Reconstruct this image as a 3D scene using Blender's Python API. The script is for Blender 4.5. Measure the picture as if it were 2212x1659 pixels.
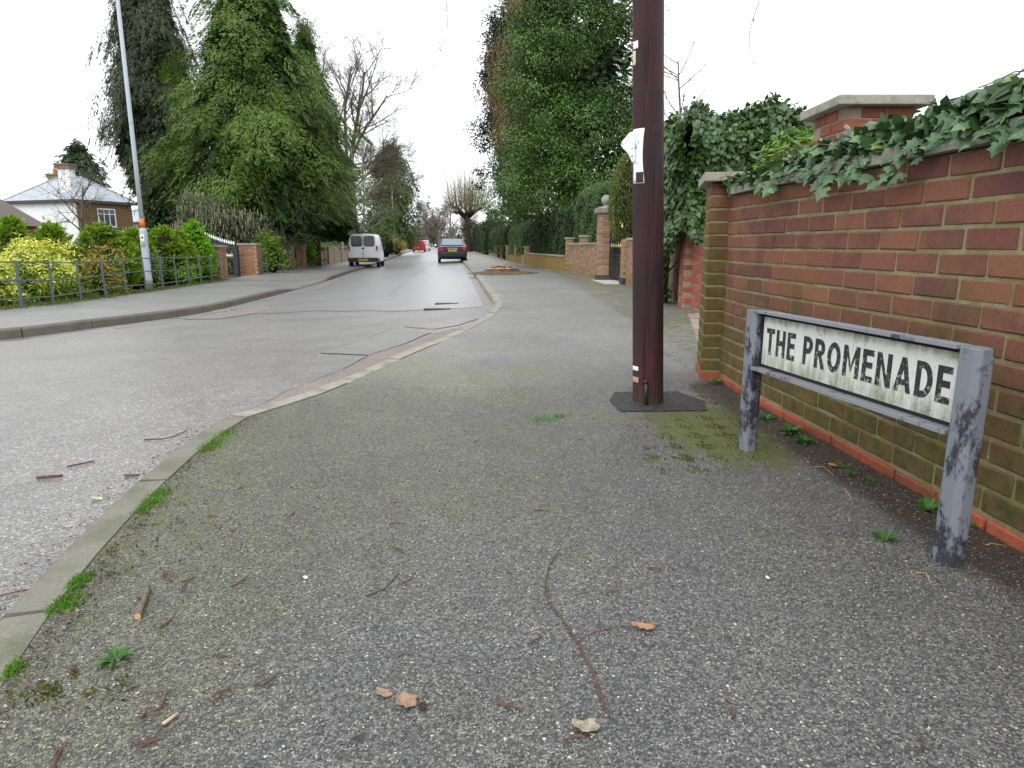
import bpy, bmesh, math, random
import numpy as np
from mathutils import Vector, Matrix
from math import sin, cos, pi, radians, sqrt, atan2

for o in list(bpy.data.objects):
    bpy.data.objects.remove(o, do_unlink=True)
SC = bpy.context.scene
COL = SC.collection
random.seed(7)
RNG = np.random.default_rng(7)

# ------------------------------------------------------------------ camera, sky, sun, exposure
EYE = 0.85
FPX = 1440.0                       # focal length in units of a 2212 px wide frame
PITCH = math.atan(299.5 / FPX)
cam = bpy.data.cameras.new('camera')
cam.sensor_width = 36.0
cam.lens = 36.0 * FPX / 2212.0
cam.clip_start = 0.05
cam.clip_end = 3000.0
camo = bpy.data.objects.new('camera', cam)
camo.location = (0, 0, EYE)
camo.rotation_euler = (pi / 2 - PITCH, 0, 0)
COL.objects.link(camo)
SC.camera = camo

W = bpy.data.worlds.new('World')
SC.world = W
W.use_nodes = True
nt = W.node_tree
bg = nt.nodes['Background']
sky = nt.nodes.new('ShaderNodeTexSky')
sky.sky_type = 'NISHITA'
sky.sun_disc = False
sky.sun_elevation = radians(48)
sky.sun_rotation = radians(200)
sky.air_density = 1.0
sky.dust_density = 4.0
hs = nt.nodes.new('ShaderNodeHueSaturation')
hs.inputs['Saturation'].default_value = 0.25
mx = nt.nodes.new('ShaderNodeMix')
mx.data_type = 'RGBA'
mx.inputs[0].default_value = 0.86          # an even sheet of cloud over the clear sky
mx.inputs[7].default_value = (12.2, 12.5, 12.9, 1)
nt.links.new(sky.outputs[0], hs.inputs['Color'])
nt.links.new(hs.outputs[0], mx.inputs[6])
nt.links.new(mx.outputs[2], bg.inputs['Color'])
bg.inputs['Strength'].default_value = 0.1

sl = bpy.data.lights.new('sun', 'SUN')
sl.energy = 1.0
sl.angle = radians(40)
sl.color = (1.0, 0.97, 0.93)
so = bpy.data.objects.new('sun', sl)
so.rotation_euler = (radians(42), 0, radians(-20))
so.location = (0, 0, 30)
COL.objects.link(so)

SC.view_settings.view_transform = 'Standard'
SC.view_settings.look = 'None'
SC.view_settings.gamma = 1
SC.view_settings.exposure = 0.6
SC.view_settings.use_curve_mapping = False
SC.render.engine = 'CYCLES'
SC.cycles.max_bounces = 6
SC.cycles.transparent_max_bounces = 6
SC.cycles.use_denoising = True

# ------------------------------------------------------------------ heights of the place
_Y = np.linspace(-60, 900, 1921)
_P = np.interp(_Y, [-60, 6, 20, 40, 60, 75, 88, 120, 180, 900], [0, 0, -.02, -.06, .06, .18, .24, .38, .5, .6])
_k = np.ones(11) / 11
_P = np.convolve(np.pad(_P, 5, mode='edge'), _k, 'valid')
def prof(y): return float(np.interp(y, _Y, _P))
KR = [(-.35, -1.2), (-.62, 0.0), (-.92, .9), (-1.04, 1.27), (-1.10, 1.46), (-1.15, 1.67), (-1.21, 1.95), (-1.27, 2.3), (-1.335, 2.79), (-1.345, 3.22),
      (-1.2, 3.55), (-1.075, 3.88), (-.95, 4.5), (-.77, 5.38), (-.59, 6.1), (-.39, 7.16), (-.23, 8.25), (-.15, 9.5), (-.155, 10.5), (-.26, 12.0),
      (-.45, 14.2), (-.72, 17.5), (-.95, 20.2), (-1.7, 28.2), (-2.85, 41), (-4.8, 60), (-9.0, 100), (-30.0, 300)]
KL = [(-40, 1.0), (-20, 2.6), (-12, 4.2), (-8.6, 5.6), (-7.0, 6.9), (-6.25, 8.0), (-5.9, 8.8), (-5.72, 9.8), (-5.58, 10.8), (-5.58, 12.5), (-5.72, 15),
      (-6.05, 19.6), (-6.6, 24.4), (-7.75, 33), (-10.0, 53.7), (-13.8, 88), (-15.1, 100), (-36.5, 300)]
_krx = [p[0] for p in KR]; _kry = [p[1] for p in KR]
_klx = [p[0] for p in KL]; _kly = [p[1] for p in KL]
def xr(y): return float(np.interp(y, _kry, _krx))
def xl(y): return float(np.interp(y, _kly, _klx))
def kup(y): return float(np.interp(y, [-2, 3.0, 3.6, 9, 12], [.045, .045, .03, .035, .11]))
def zroad(x, y): return prof(y) - kup(y) - .04 * min(max(0, xr(y) - .12 - x), 6.0)
def zfr(x, y): return prof(y)
def kupl(y): return float(np.interp(y, [16.5, 18.3, 22.3, 24.0], [.125, .03, .03, .125]))
def zfl(x, y): return zroad(xl(y), y) + .125 + .006 * max(0, xl(y) - x) - (.125 - kupl(y)) * max(0, 1 - max(0, xl(y) - x) / 1.3)
SURF = {'road': zroad, 'fr': zfr, 'fl': zfl}
def ray(px, py):
    a = (829.5 - py) / FPX
    return ((px - 1106) / FPX, cos(PITCH) + a * sin(PITCH), -sin(PITCH) + a * cos(PITCH))
def G(px, py, s='fr'):
    d = ray(px, py); z = 0.0
    for _ in range(40):
        t = (z - EYE) / d[2]
        z = .5 * z + .5 * SURF[s](d[0] * t, d[1] * t)
    return Vector((d[0] * t, d[1] * t, z))
def A(px, py, Y):
    d = ray(px, py); t = Y / d[1]
    return Vector((d[0] * t, Y, EYE + d[2] * t))

# ------------------------------------------------------------------ node helpers
class NT:
    def __init__(s, name):
        m = bpy.data.materials.get(name) or bpy.data.materials.new(name)
        s.m = m; m.use_nodes = True; s.t = m.node_tree
        s.b = s.t.nodes['Principled BSDF']; s._pos = None
    def n(s, typ, **k):
        x = s.t.nodes.new('ShaderNode' + typ)
        for a, v in k.items():
            if a.startswith('i_'):
                key = a[2:]; key = int(key) if key.isdigit() else key
                s.set(x.inputs[key], v)
            else: setattr(x, a, v)
        return x
    def set(s, inp, v):
        if isinstance(v, bpy.types.NodeSocket): s.t.links.new(v, inp)
        elif isinstance(v, (tuple, list)) and len(v) == 3 and inp.type == 'RGBA': inp.default_value = (*v, 1)
        else: inp.default_value = v
    def pos(s):
        if s._pos is None: s._pos = s.n('NewGeometry').outputs['Position']
        return s._pos
    def obj(s): return s.n('TexCoord').outputs['Object']
    def mapping(s, v, scale=(1, 1, 1), loc=(0, 0, 0), rot=(0, 0, 0)):
        x = s.n('Mapping'); s.set(x.inputs[0], v); x.inputs['Scale'].default_value = scale; x.inputs['Location'].default_value = loc; x.inputs['Rotation'].default_value = rot
        return x.outputs[0]
    def noise(s, v, scale, detail=4, rough=.55, col=False):
        x = s.n('TexNoise'); s.set(x.inputs['Vector'], v); x.inputs['Scale'].default_value = scale; x.inputs['Detail'].default_value = detail; x.inputs['Roughness'].default_value = rough
        return x.outputs['Color' if col else 'Fac']
    def vor(s, v, scale, feature='F1', out='Distance', rnd=1.0):
        x = s.n('TexVoronoi', feature=feature); s.set(x.inputs['Vector'], v); x.inputs['Scale'].default_value = scale; x.inputs['Randomness'].default_value = rnd
        return x.outputs[out]
    def mr(s, v, a, b, c=0.0, d=1.0, smooth=False):
        x = s.n('MapRange'); x.interpolation_type = 'SMOOTHSTEP' if smooth else 'LINEAR'
        s.set(x.inputs[0], v)
        for i, q in enumerate((a, b, c, d)): s.set(x.inputs[i + 1], q)
        return x.outputs[0]
    def ma(s, op, a, b=0.0, c=None):
        x = s.n('Math', operation=op); s.set(x.inputs[0], a); s.set(x.inputs[1], b)
        if c is not None: s.set(x.inputs[2], c)
        return x.outputs[0]
    def mix(s, f, a, b, mode='MIX'):
        x = s.n('Mix', data_type='RGBA', blend_type=mode); s.set(x.inputs[0], f); s.set(x.inputs[6], a); s.set(x.inputs[7], b)
        return x.outputs[2]
    def ramp(s, f, stops, interp='LINEAR'):
        x = s.n('ValToRGB'); s.set(x.inputs[0], f); r = x.color_ramp; r.interpolation = interp
        while len(r.elements) < len(stops): r.elements.new(0.5)
        for e, (p, c) in zip(r.elements, stops): e.position = p; e.color = (*c, 1)
        return x.outputs[0]
    def xyz(s, v):
        x = s.n('SeparateXYZ'); s.set(x.inputs[0], v); return x.outputs
    def bump(s, h, strength=.5, dist=.01, normal=None):
        x = s.n('Bump'); s.set(x.inputs['Height'], h); x.inputs['Strength'].default_value = strength; x.inputs['Distance'].default_value = dist
        if normal is not None: s.set(x.inputs['Normal'], normal)
        return x.outputs[0]
    def attr(s, name):
        x = s.n('Attribute'); x.attribute_name = name; return x.outputs['Fac']
    def orand(s): return s.n('ObjectInfo').outputs['Random']
    def out(s, col=None, rough=None, normal=None, metal=None, spec=None):
        if col is not None: s.set(s.b.inputs['Base Color'], col)
        if rough is not None: s.set(s.b.inputs['Roughness'], rough)
        if normal is not None: s.set(s.b.inputs['Normal'], normal)
        if metal is not None: s.set(s.b.inputs['Metallic'], metal)
        if spec is not None: s.set(s.b.inputs['Specular IOR Level'], spec)
        return s.m

def plain(name, col, rough=.6, metal=0.0, var=.12, scale=6.0, spec=.5, bump=0.0, bscale=60):
    t = NT(name)
    n = t.noise(t.pos(), scale, 5)
    c = t.mix(1.0, col, t.ramp(n, [(.3, (1 - var,) * 3), (.7, (1 + var,) * 3)]), 'MULTIPLY')
    nm = t.bump(t.noise(t.pos(), bscale, 3), bump, .01) if bump else None
    return t.out(c, rough, nm, metal, spec)

def asphalt(name, scale, stops, bitumen, brough=.75, moss=None, bdist=.004, bstr=.8, large=(.82, 1.12), spec=.5, warp=0.0):
    t = NT(name)
    p = t.pos()
    v = p
    sep = t.n('SeparateColor'); t.set(sep.inputs[0], t.vor(v, scale, 'F1', 'Color'))
    d = t.vor(v, scale, 'DISTANCE_TO_EDGE')
    stone = t.ramp(sep.outputs[0], stops, 'CONSTANT')
    tw = t.mix(t.ma('MULTIPLY', sep.outputs[1], .35), stone, t.mix(1.0, stone, (1.15, .98, .82), 'MULTIPLY'))
    e = t.mr(d, .0, .1, 0, 1, True)
    c = t.mix(e, bitumen, tw)
    fine = t.noise(p, scale * 3.1, 3)
    c = t.mix(1.0, c, t.ramp(fine, [(.25, (.72,) * 3), (.75, (1.28,) * 3)]), 'MULTIPLY')
    big = t.noise(p, .9, 6, .6)
    c = t.mix(1.0, c, t.ramp(big, [(.3, (large[0],) * 3), (.7, (large[1],) * 3)]), 'MULTIPLY')
    mid = t.noise(p, 7.0, 5, .65)
    c = t.mix(1.0, c, t.ramp(mid, [(.3, (.86,) * 3), (.7, (1.12,) * 3)]), 'MULTIPLY')
    # dark damp lines and pale wear
    hgt = t.ma('ADD', t.ma('MULTIPLY', e, t.ma('ADD', .45, t.ma('MULTIPLY', sep.outputs[2], .55))), t.ma('MULTIPLY', fine, .25))
    if moss:
        c, hgt = moss(t, p, c, hgt, e)
    nm = t.bump(hgt, bstr, bdist)
    return t.out(c, brough, nm, spec=spec)

def moss_right(t, p, c, hgt, e):
    x, y, z = t.xyz(p)[:3]
    n1 = t.noise(p, 1.7, 7, .62); n2 = t.noise(p, 11.0, 8, .7)
    # a green film that grows along the kerb and down the middle strip
    side = t.ma('MULTIPLY', t.mr(x, .9, -.7, .1, 1, True), t.ma('MULTIPLY', t.mr(y, 6.5, 3.2, .3, 1, True), t.ma('MAXIMUM', t.mr(y, 1.3, 2.3, .3, 1, True), t.mr(x, -.2, -.8, 0, 1, True))))
    film = t.mr(t.ma('ADD', n1, t.ma('MULTIPLY', side, .42)), .5, .9, 0, .85, True)
    c = t.mix(film, c, t.mix(1.0, c, (.90, .92, .60), 'MULTIPLY'))
    far_sheen = t.mr(t.ma('ADD', y, t.ma('MULTIPLY', t.ma('SUBTRACT', n1, .5), 3.0)), 2.8, 5.6, 1.0, 1.75, True)  # sheen of the drier, farther asphalt painted in as a paler colour
    c = t.mix(1.0, c, t.n('CombineXYZ', i_0=far_sheen, i_1=far_sheen, i_2=far_sheen).outputs[0], 'MULTIPLY')
    # thicker moss: below the wall by the sign, and in spots along the kerb
    dx = t.ma('SUBTRACT', x, .98); dy = t.ma('SUBTRACT', y, 3.05)
    r = t.ma('SQRT', t.ma('ADD', t.ma('MULTIPLY', t.ma('MULTIPLY', dx, dx), 3.2), t.ma('MULTIPLY', dy, dy)))
    near = t.mr(r, .15, 1.1, .5, 0, True)
    edge = t.ma('MULTIPLY', t.mr(x, -.45, -1.1, 0, .27, True), t.mr(y, 4.2, 3.0, 0, 1, True))
    gate = t.ma('MULTIPLY', t.mr(x, .95, 1.5, 0, .3, True), t.mr(y, 3.6, 4.6, 0, 1, True))
    b = t.ma('ADD', t.ma('ADD', near, edge), gate)
    mm = t.mr(t.ma('ADD', t.ma('ADD', t.ma('MULTIPLY', n2, .75), t.ma('MULTIPLY', n1, .2)), b), .72, .86, 0, 1, True)
    mc = t.ramp(t.noise(p, 160, 3), [(.3, (.025, .036, .006)), (.5, (.08, .1, .012)), (.7, (.18, .19, .03))])
    c = t.mix(t.ma('MULTIPLY', mm, .88), c, mc)
    hgt = t.ma('ADD', hgt, t.ma('MULTIPLY', mm, t.noise(p, 220, 3)))
    # dark soil and needles along the foot of the wall
    soil = t.mr(t.ma('ADD', t.ma('MULTIPLY', n2, .5), t.ma('MULTIPLY', t.mr(t.ma('ADD', x, t.ma('MULTIPLY', y, .06)), 1.2, 1.46, 0, .5, True), t.mr(y, 4.3, 4.0, 0, 1))), .42, .62, 0, .9, True)
    c = t.mix(soil, c, t.ramp(t.noise(p, 90, 4), [(.3, (.012, .01, .008)), (.7, (.06, .045, .035))]))
    return c, hgt
GREY = [(0, (.045, .047, .048)), (.2, (.085, .088, .09)), (.42, (.13, .133, .135)), (.64, (.175, .178, .18)), (.84, (.23, .228, .22)), (.95, (.31, .305, .29)), (.992, (.5, .49, .46))]
ROADG = [(0, (.135, .132, .128)), (.25, (.185, .182, .178)), (.5, (.235, .231, .226)), (.72, (.285, .281, .275)), (.88, (.34, .335, .325)), (.97, (.46, .45, .43))]
M = {}
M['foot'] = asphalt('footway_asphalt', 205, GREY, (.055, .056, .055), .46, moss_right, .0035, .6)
M['road'] = asphalt('road_asphalt', 120, ROADG, (.08, .08, .082), .4, None, .0025, .45)
M['roadfar'] = asphalt('road_smooth_asphalt', 130, [(0, (.2, .2, .21)), (.4, (.255, .257, .268)), (.75, (.31, .312, .322)), (.95, (.37, .37, .375))], (.16, .16, .165), .3, None, .0018, .4, (.86, 1.1))
M['patch'] = asphalt('road_patch_asphalt', 160, [(0, (.15, .15, .147)), (.4, (.195, .195, .19)), (.8, (.245, .244, .238))], (.11, .11, .108), .5, None, .002, .4, (.93, 1.06))
M['newpatch'] = asphalt('fresh_asphalt', 120, [(0, (.022, .021, .023)), (.4, (.04, .037, .042)), (.8, (.075, .07, .076)), (.97, (.2, .19, .19))], (.012, .011, .013), .7, None, .004, .8)
M['gutter'] = asphalt('gutter_concrete', 140, [(0, (.18, .152, .136)), (.4, (.24, .203, .182)), (.8, (.30, .258, .232))], (.13, .11, .1), .8, None, .002, .5)
def moss_left(t, p, c, hgt, e):
    n = t.noise(p, 1.3, 6, .65)
    c = t.mix(t.mr(n, .5, .75, 0, .55, True), c, (.15, .15, .085)); return c, hgt
M['footl'] = asphalt('left_footway_asphalt', 120, [(0, (.17, .173, .178)), (.4, (.215, .218, .222)), (.8, (.265, .267, .27)), (.97, (.36, .36, .355))], (.14, .14, .14), .42, moss_left, .002, .4)

def concrete(name, col, dirt=(.10, .095, .07), amt=.6, sc=5.0):
    t = NT(name); p = t.pos()
    n = t.noise(p, sc, 8, .65); f = t.noise(p, 140, 4, .7)
    c = t.mix(t.mr(n, .42, .7, 0, amt, True), col, dirt)
    c = t.mix(1.0, c, t.ramp(f, [(.3, (.72,) * 3), (.7, (1.22,) * 3)]), 'MULTIPLY')
    sp = t.mr(t.vor(p, 55, 'F1'), .0, .16, 1, 0, True)
    c = t.mix(t.ma('MULTIPLY', sp, .35), c, (.55, .55, .5))
    c = t.mix(t.ma('MULTIPLY', t.orand(), .25), c, (.12, .12, .09))
    return t.out(c, .85, t.bump(f, .5, .004))
M['kerb'] = concrete('kerb_stone', (.29, .28, .235)); M['kerbnear'] = concrete('mossy_kerb_stone', (.185, .185, .145), (.085, .09, .05), .75)
M['kerbl'] = concrete('kerb_stone_dark', (.14, .125, .105), (.075, .065, .05))
M['coping'] = concrete('coping_stone', (.36, .35, .29), (.15, .15, .10), .8, 7)
M['capstone'] = concrete('grey_capstone', (.30, .30, .29), (.14, .14, .13), .7, 9)

def brickmat(name, cols, stain=0.0, zlo=0.0, zhi=.6, purple=.5, attr=True, green=(.075, .078, .02), pit=150, dmg=1.0):
    t = NT(name); p = t.pos()
    r = t.ma('FRACT', t.ma('ADD', t.orand(), t.attr('rnd')))
    c = t.ramp(r, [(i / len(cols), q) for i, q in enumerate(cols)], 'LINEAR')
    n = t.noise(p, 7.5, 5, .6); n3 = t.noise(p, 26, 6, .7)
    c = t.mix(t.mr(t.ma('ADD', t.ma('MULTIPLY', n, .7), t.ma('MULTIPLY', t.ma('FRACT', t.ma('MULTIPLY', r, 7.3)), .35)), .52, .74, 0, purple, True), c, (.085, .04, .045))
    c = t.mix(t.mr(n3, .45, .75, 0, .3, True), c, (.27, .13, .08))
    f = t.noise(p, pit, 4, .75)
    c = t.mix(1.0, c, t.ramp(f, [(.28, (.62,) * 3), (.5, (1,) * 3), (.75, (1.2,) * 3)]), 'MULTIPLY')
    pits = t.mr(t.vor(t.mapping(p, (1, 1, .7)), pit * .42, 'F1'), .05, .2, 1, 0, True)
    pm = t.ma('MULTIPLY', pits, t.mr(t.noise(p, 40, 3), .45, .6))
    c = t.mix(t.ma('MULTIPLY', pm, .75), c, (.03, .016, .012))
    if stain:
        z = t.xyz(p)[2]
        nz = t.noise(p, 3.0, 7, .65)
        low = t.mr(t.ma('ADD', z, t.ma('MULTIPLY', t.ma('SUBTRACT', nz, .5), 1.1)), zlo, zhi, 1, 0, True)
        drip = t.noise(t.mapping(p, (1, 1, .12)), 16, 5, .6)
        k = t.ma('MULTIPLY', low, t.mr(drip, .3, .62, .45, 1))
        k = t.ma('MULTIPLY', k, stain)
        gcol = t.ramp(t.noise(p, 18, 6, .7), [(.3, (.045, .032, .012)), (.5, green), (.72, (green[0] * 1.75, green[1] * 1.6, green[2] * 1.4))])
        c = t.mix(k, c, gcol)
    h = t.ma('SUBTRACT', f, t.ma('MULTIPLY', pm, .9))
    return t.out(c, .88, t.bump(h, .7 * dmg, .004), spec=.3)
M['brick'] = brickmat('wall_brick', [(.20, .078, .05), (.23, .094, .058), (.185, .072, .052), (.245, .108, .064), (.205, .084, .056), (.165, .064, .052), (.225, .096, .06)], .95, .16, .85, .55, pit=170)
M['brickp'] = brickmat('pilaster_brick', [(.20, .10, .045), (.17, .10, .04), (.22, .095, .05), (.18, .075, .05)], .95, .5, 1.35, .4)
M['brickred'] = brickmat('red_brick', [(.36, .10, .06), (.42, .13, .075), (.33, .10, .06), (.30, .09, .06)], 0, purple=.3)
M['brickbuff'] = brickmat('buff_brick', [(.33, .215, .14), (.30, .185, .12), (.37, .245, .16), (.29, .18, .12), (.27, .15, .1)], .7, -.05, .35, .15, green=(.19, .17, .03))
M['brickyel'] = brickmat('mossy_yellow_brick', [(.36, .22, .09), (.30, .18, .07), (.34, .17, .07)], .85, .15, .7, .1, green=(.22, .18, .025))
M['brickleft'] = brickmat('brown_brick', [(.30, .14, .075), (.26, .11, .06), (.34, .17, .09), (.24, .13, .075)], .5, -.3, .2, .15, green=(.12, .11, .03))
M['brickbase'] = brickmat('red_plinth_brick', [(.36, .085, .04), (.32, .075, .035), (.38, .10, .05)], .5, -.1, .12, purple=.3, green=(.06, .045, .02))
M['brickdark'] = brickmat('blue_plinth_brick', [(.05, .05, .06), (.06, .06, .07), (.045, .045, .05)], 0, purple=.1)
def mortar(name, col, green):
    t = NT(name); p = t.pos()
    n = t.noise(p, 9, 6, .65); f = t.noise(p, 230, 3, .7)
    c = t.mix(t.mr(n, .36, .66, 0, .9, True), col, green)
    white = t.mr(t.noise(p, 95, 5, .8), .61, .68, 0, .75)
    c = t.mix(white, c, (.52, .52, .44))
    return t.out(c, .9, t.bump(f, .8, .004), spec=.2)
M['mortar'] = mortar('lime_mortar', (.28, .25, .15), (.18, .165, .05))
M['mortarred'] = mortar('pale_mortar', (.33, .27, .21), (.26, .19, .13))

def leafmat(name, c1, c2, c3=None, rough=.5, trans=.25, spec=.4, scale=.6, tipcol=None):
    t = NT(name); p = t.pos()
    r = t.ma('FRACT', t.ma('ADD', t.attr('rnd'), t.orand()))
    n = t.noise(p, scale, 4, .6)
    k = t.ma('ADD', t.ma('MULTIPLY', r, .55), t.ma('MULTIPLY', t.mr(n, .3, .7), .45))
    c = t.ramp(k, [(.08, c1), (.55, c2), (.95, c3 or tuple(min(1, q * 1.5) for q in c2))])
    t.out(c, rough, spec=spec)
    if trans:
        tr = t.n('BsdfTranslucent'); t.set(tr.inputs[0], t.mix(1.0, c, (1.1, 1.2, .6), 'MULTIPLY'))
        ms = t.n('MixShader'); ms.inputs[0].default_value = trans
        o = t.t.nodes['Material Output']
        t.t.links.new(t.b.outputs[0], ms.inputs[1]); t.t.links.new(tr.outputs[0], ms.inputs[2]); t.t.links.new(ms.outputs[0], o.inputs[0])
    return t.m

def barkmat(name, c1, c2, sc=12.0, green=None):
    t = NT(name); p = t.pos()
    n = t.noise(t.mapping(p, (1, 1, .25)), sc, 6, .7)
    c = t.ramp(n, [(.3, c1), (.7, c2)])
    if green: c = t.mix(t.mr(t.noise(p, 1.2, 5), .42, .65, 0, .7, True), c, green)
    return t.out(c, .9, t.bump(n, .7, .03), spec=.2)

# ------------------------------------------------------------------ mesh helpers
class MB:
    def __init__(s, off=(0, 0, 0)): s.v = []; s.f = []; s.r = []; s.off = Vector(off); s.cur = 0.0
    def add(s, vs, fs):
        b = len(s.v); s.v.extend([tuple(Vector(q) - s.off) for q in vs]); s.f.extend([tuple(i + b for i in q) for q in fs]); s.r.extend([s.cur] * len(fs)); return s
    def box(s, c, size, rz=0.0, R=None):
        hx, hy, hz = (q / 2 for q in size); c = Vector(c)
        m = R if R is not None else Matrix.Rotation(rz, 3, 'Z')
        vs = [c + m @ Vector((x * hx, y * hy, z * hz)) for z in (-1, 1) for x, y in ((-1, -1), (1, -1), (1, 1), (-1, 1))]
        return s.add(vs, [(3, 2, 1, 0), (4, 5, 6, 7), (0, 1, 5, 4), (1, 2, 6, 5), (2, 3, 7, 6), (3, 0, 4, 7)])
    def prism(s, poly, z0, z1):
        n = len(poly)
        vs = [(x, y, z0) for x, y in poly] + [(x, y, z1) for x, y in poly]
        return s.add(vs, [tuple(range(n))[::-1], tuple(range(n, 2 * n))] + [(i, (i + 1) % n, n + (i + 1) % n, n + i) for i in range(n)])
    def extr(s, poly3, d):
        n = len(poly3); d = Vector(d); a = [Vector(q) for q in poly3]
        return s.add(a + [q + d for q in a], [tuple(range(n))[::-1], tuple(range(n, 2 * n))] + [(i, (i + 1) % n, n + (i + 1) % n, n + i) for i in range(n)])
    def tube(s, pts, rad, n=6, caps=True):
        pts = [Vector(q) for q in pts]; m = len(pts)
        if not isinstance(rad, (list, tuple)): rad = [rad] * m
        vs = []; up = None
        for i, q in enumerate(pts):
            t = (pts[min(i + 1, m - 1)] - pts[max(i - 1, 0)])
            if t.length < 1e-9: t = Vector((0, 0, 1))
            t.normalize()
            if up is None: up = t.orthogonal().normalized()
            up = (up - t * up.dot(t))
            up = up.normalized() if up.length > 1e-6 else t.orthogonal().normalized()
            w = t.cross(up)
            for k in range(n):
                a = 2 * pi * k / n
                vs.append(q + (up * cos(a) + w * sin(a)) * rad[i])
        fs = [(i * n + k, i * n + (k + 1) % n, (i + 1) * n + (k + 1) % n, (i + 1) * n + k) for i in range(m - 1) for k in range(n)]
        if caps: fs += [tuple(range(n))[::-1], tuple(range((m - 1) * n, m * n))]
        return s.add(vs, fs)
    def lathe(s, prof_, c=(0, 0, 0), n=16):
        c = Vector(c); vs = []; m = len(prof_)
        for r, z in prof_:
            for k in range(n): a = 2 * pi * k / n; vs.append(c + Vector((r * cos(a), r * sin(a), z)))
        fs = [(i * n + k, i * n + (k + 1) % n, (i + 1) * n + (k + 1) % n, (i + 1) * n + k) for i in range(m - 1) for k in range(n)]
        return s.add(vs, fs + [tuple(range(n))[::-1], tuple(range((m - 1) * n, m * n))])
    def mesh(s, name):
        me = bpy.data.meshes.new(name); me.from_pydata(s.v, [], s.f)
        if any(s.r):
            at = me.attributes.new('rnd', 'FLOAT', 'FACE'); at.data.foreach_set('value', s.r)
        me.update(); return me
    def build(s, name, mat, parent=None, smooth=False, bevel=0.0):
        me = s.mesh(name)
        return link(name, me, mat, parent, smooth, bevel)
def link(name, me, mat, parent=None, smooth=False, bevel=0.0):
    if mat is not None and not me.materials: me.materials.append(mat)
    if bevel:
        bm = bmesh.new(); bm.from_mesh(me); bmesh.ops.remove_doubles(bm, verts=bm.verts, dist=1e-5)
        es = [e for e in bm.edges if len(e.link_faces) == 2 and e.calc_face_angle(0) > .5]
        bmesh.ops.bevel(bm, geom=es, offset=bevel, segments=2, affect='EDGES', profile=.6); bm.to_mesh(me); bm.free()
    if smooth:
        me.polygons.foreach_set('use_smooth', [True] * len(me.polygons))
    o = bpy.data.objects.new(name, me); COL.objects.link(o)
    if parent is not None: o.parent = parent
    return o
def thing(name, label, cat, loc=(0, 0, 0), rz=0.0, group=None):
    o = bpy.data.objects.new(name, None); o.empty_display_size = .1; COL.objects.link(o)
    o.location = loc; o.rotation_euler = (0, 0, rz)
    return tag(o, label, cat, group)
def tag(o, label, cat, group=None, kind=None):
    if label: o['label'] = label
    if cat: o['category'] = cat
    if group: o['group'] = group
    if kind: o['kind'] = kind
    return o
def struct(o): o['kind'] = 'structure'; return o
def stuff(o): o['kind'] = 'stuff'; return o

def quads(name, P, D, S, L, Wd, mat, parent, shape='rhomb', fold=0.0):
    """one small leaf per row: P base, D length direction, S width direction"""
    n = len(P); L = np.broadcast_to(np.asarray(L, float), (n,))[:, None]; Wd = np.broadcast_to(np.asarray(Wd, float), (n,))[:, None]
    Nn = np.cross(D, S)
    if shape == 'rhomb':
        V = np.stack([P, P + D * L * .45 + S * Wd * .5 + Nn * L * fold, P + D * L, P + D * L * .45 - S * Wd * .5 + Nn * L * fold], 1)
    elif shape == 'strip':
        V = np.stack([P - S * Wd * .5, P + S * Wd * .5, P + D * L + S * Wd * .2, P + D * L - S * Wd * .2], 1)
    else:  # pentagon, heart-like
        V = np.stack([P + S * Wd * .32, P + D * L * .38 + S * Wd * .5, P + D * L, P + D * L * .38 - S * Wd * .5, P - S * Wd * .32], 1)
    k = V.shape[1]
    me = bpy.data.meshes.new(name)
    me.vertices.add(n * k); me.vertices.foreach_set('co', V.reshape(-1).astype(np.float32))
    me.loops.add(n * k); me.loops.foreach_set('vertex_index', np.arange(n * k, dtype=np.int32))
    me.polygons.add(n); me.polygons.foreach_set('loop_start', np.arange(0, n * k, k, dtype=np.int32))
    try: me.polygons.foreach_set('loop_total', np.full(n, k, dtype=np.int32))
    except Exception: pass
    at = me.attributes.new('rnd', 'FLOAT', 'FACE'); at.data.foreach_set('value', RNG.random(n).astype(np.float32))
    me.update(); me.validate()
    return link(name, me, mat, parent)
def unit(a): return a / np.maximum(np.linalg.norm(a, axis=1, keepdims=True), 1e-9)
def rdir(n, rng=RNG): return unit(rng.normal(size=(n, 3)))
# ------------------------------------------------------------------ the setting: ground, road, pavements, kerbs
def sheet(name, ys, x0, x1, zf, nx, mat, dz=0.0, parent=None):
    vs = []; fs = []
    for y in ys:
        a, b = x0(y), x1(y)
        for i in range(nx + 1):
            x = a + (b - a) * i / nx; vs.append((x, y, zf(x, y) + dz))
    for j in range(len(ys) - 1):
        for i in range(nx):
            q = j * (nx + 1) + i; fs.append((q, q + 1, q + nx + 2, q + nx + 1))
    me = bpy.data.meshes.new(name); me.from_pydata(vs, [], fs); me.update()
    return link(name, me, mat, parent, True)
ys_near = [-6 + .25 * i for i in range(145)]
ys_all = ys_near + [30.5 + i for i in range(30)] + [62 + 4 * i for i in range(60)]
def bnd(y): return float(np.interp(y, [8.3, 15, 17.5, 22, 32, 48, 100, 300], [2.42, 2.45, 2.3, 1.75, .55, -.9, -6.2, -26]))
def xfence(y): return float(np.interp(y, [5, 9.5, 10.6, 13, 15.6, 20.2, 26, 35, 50, 100, 300], [-10.5, -8.25, -8.12, -8.2, -8.3, -8.7, -9.5, -10.6, -12.4, -17.6, -39]))

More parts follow.
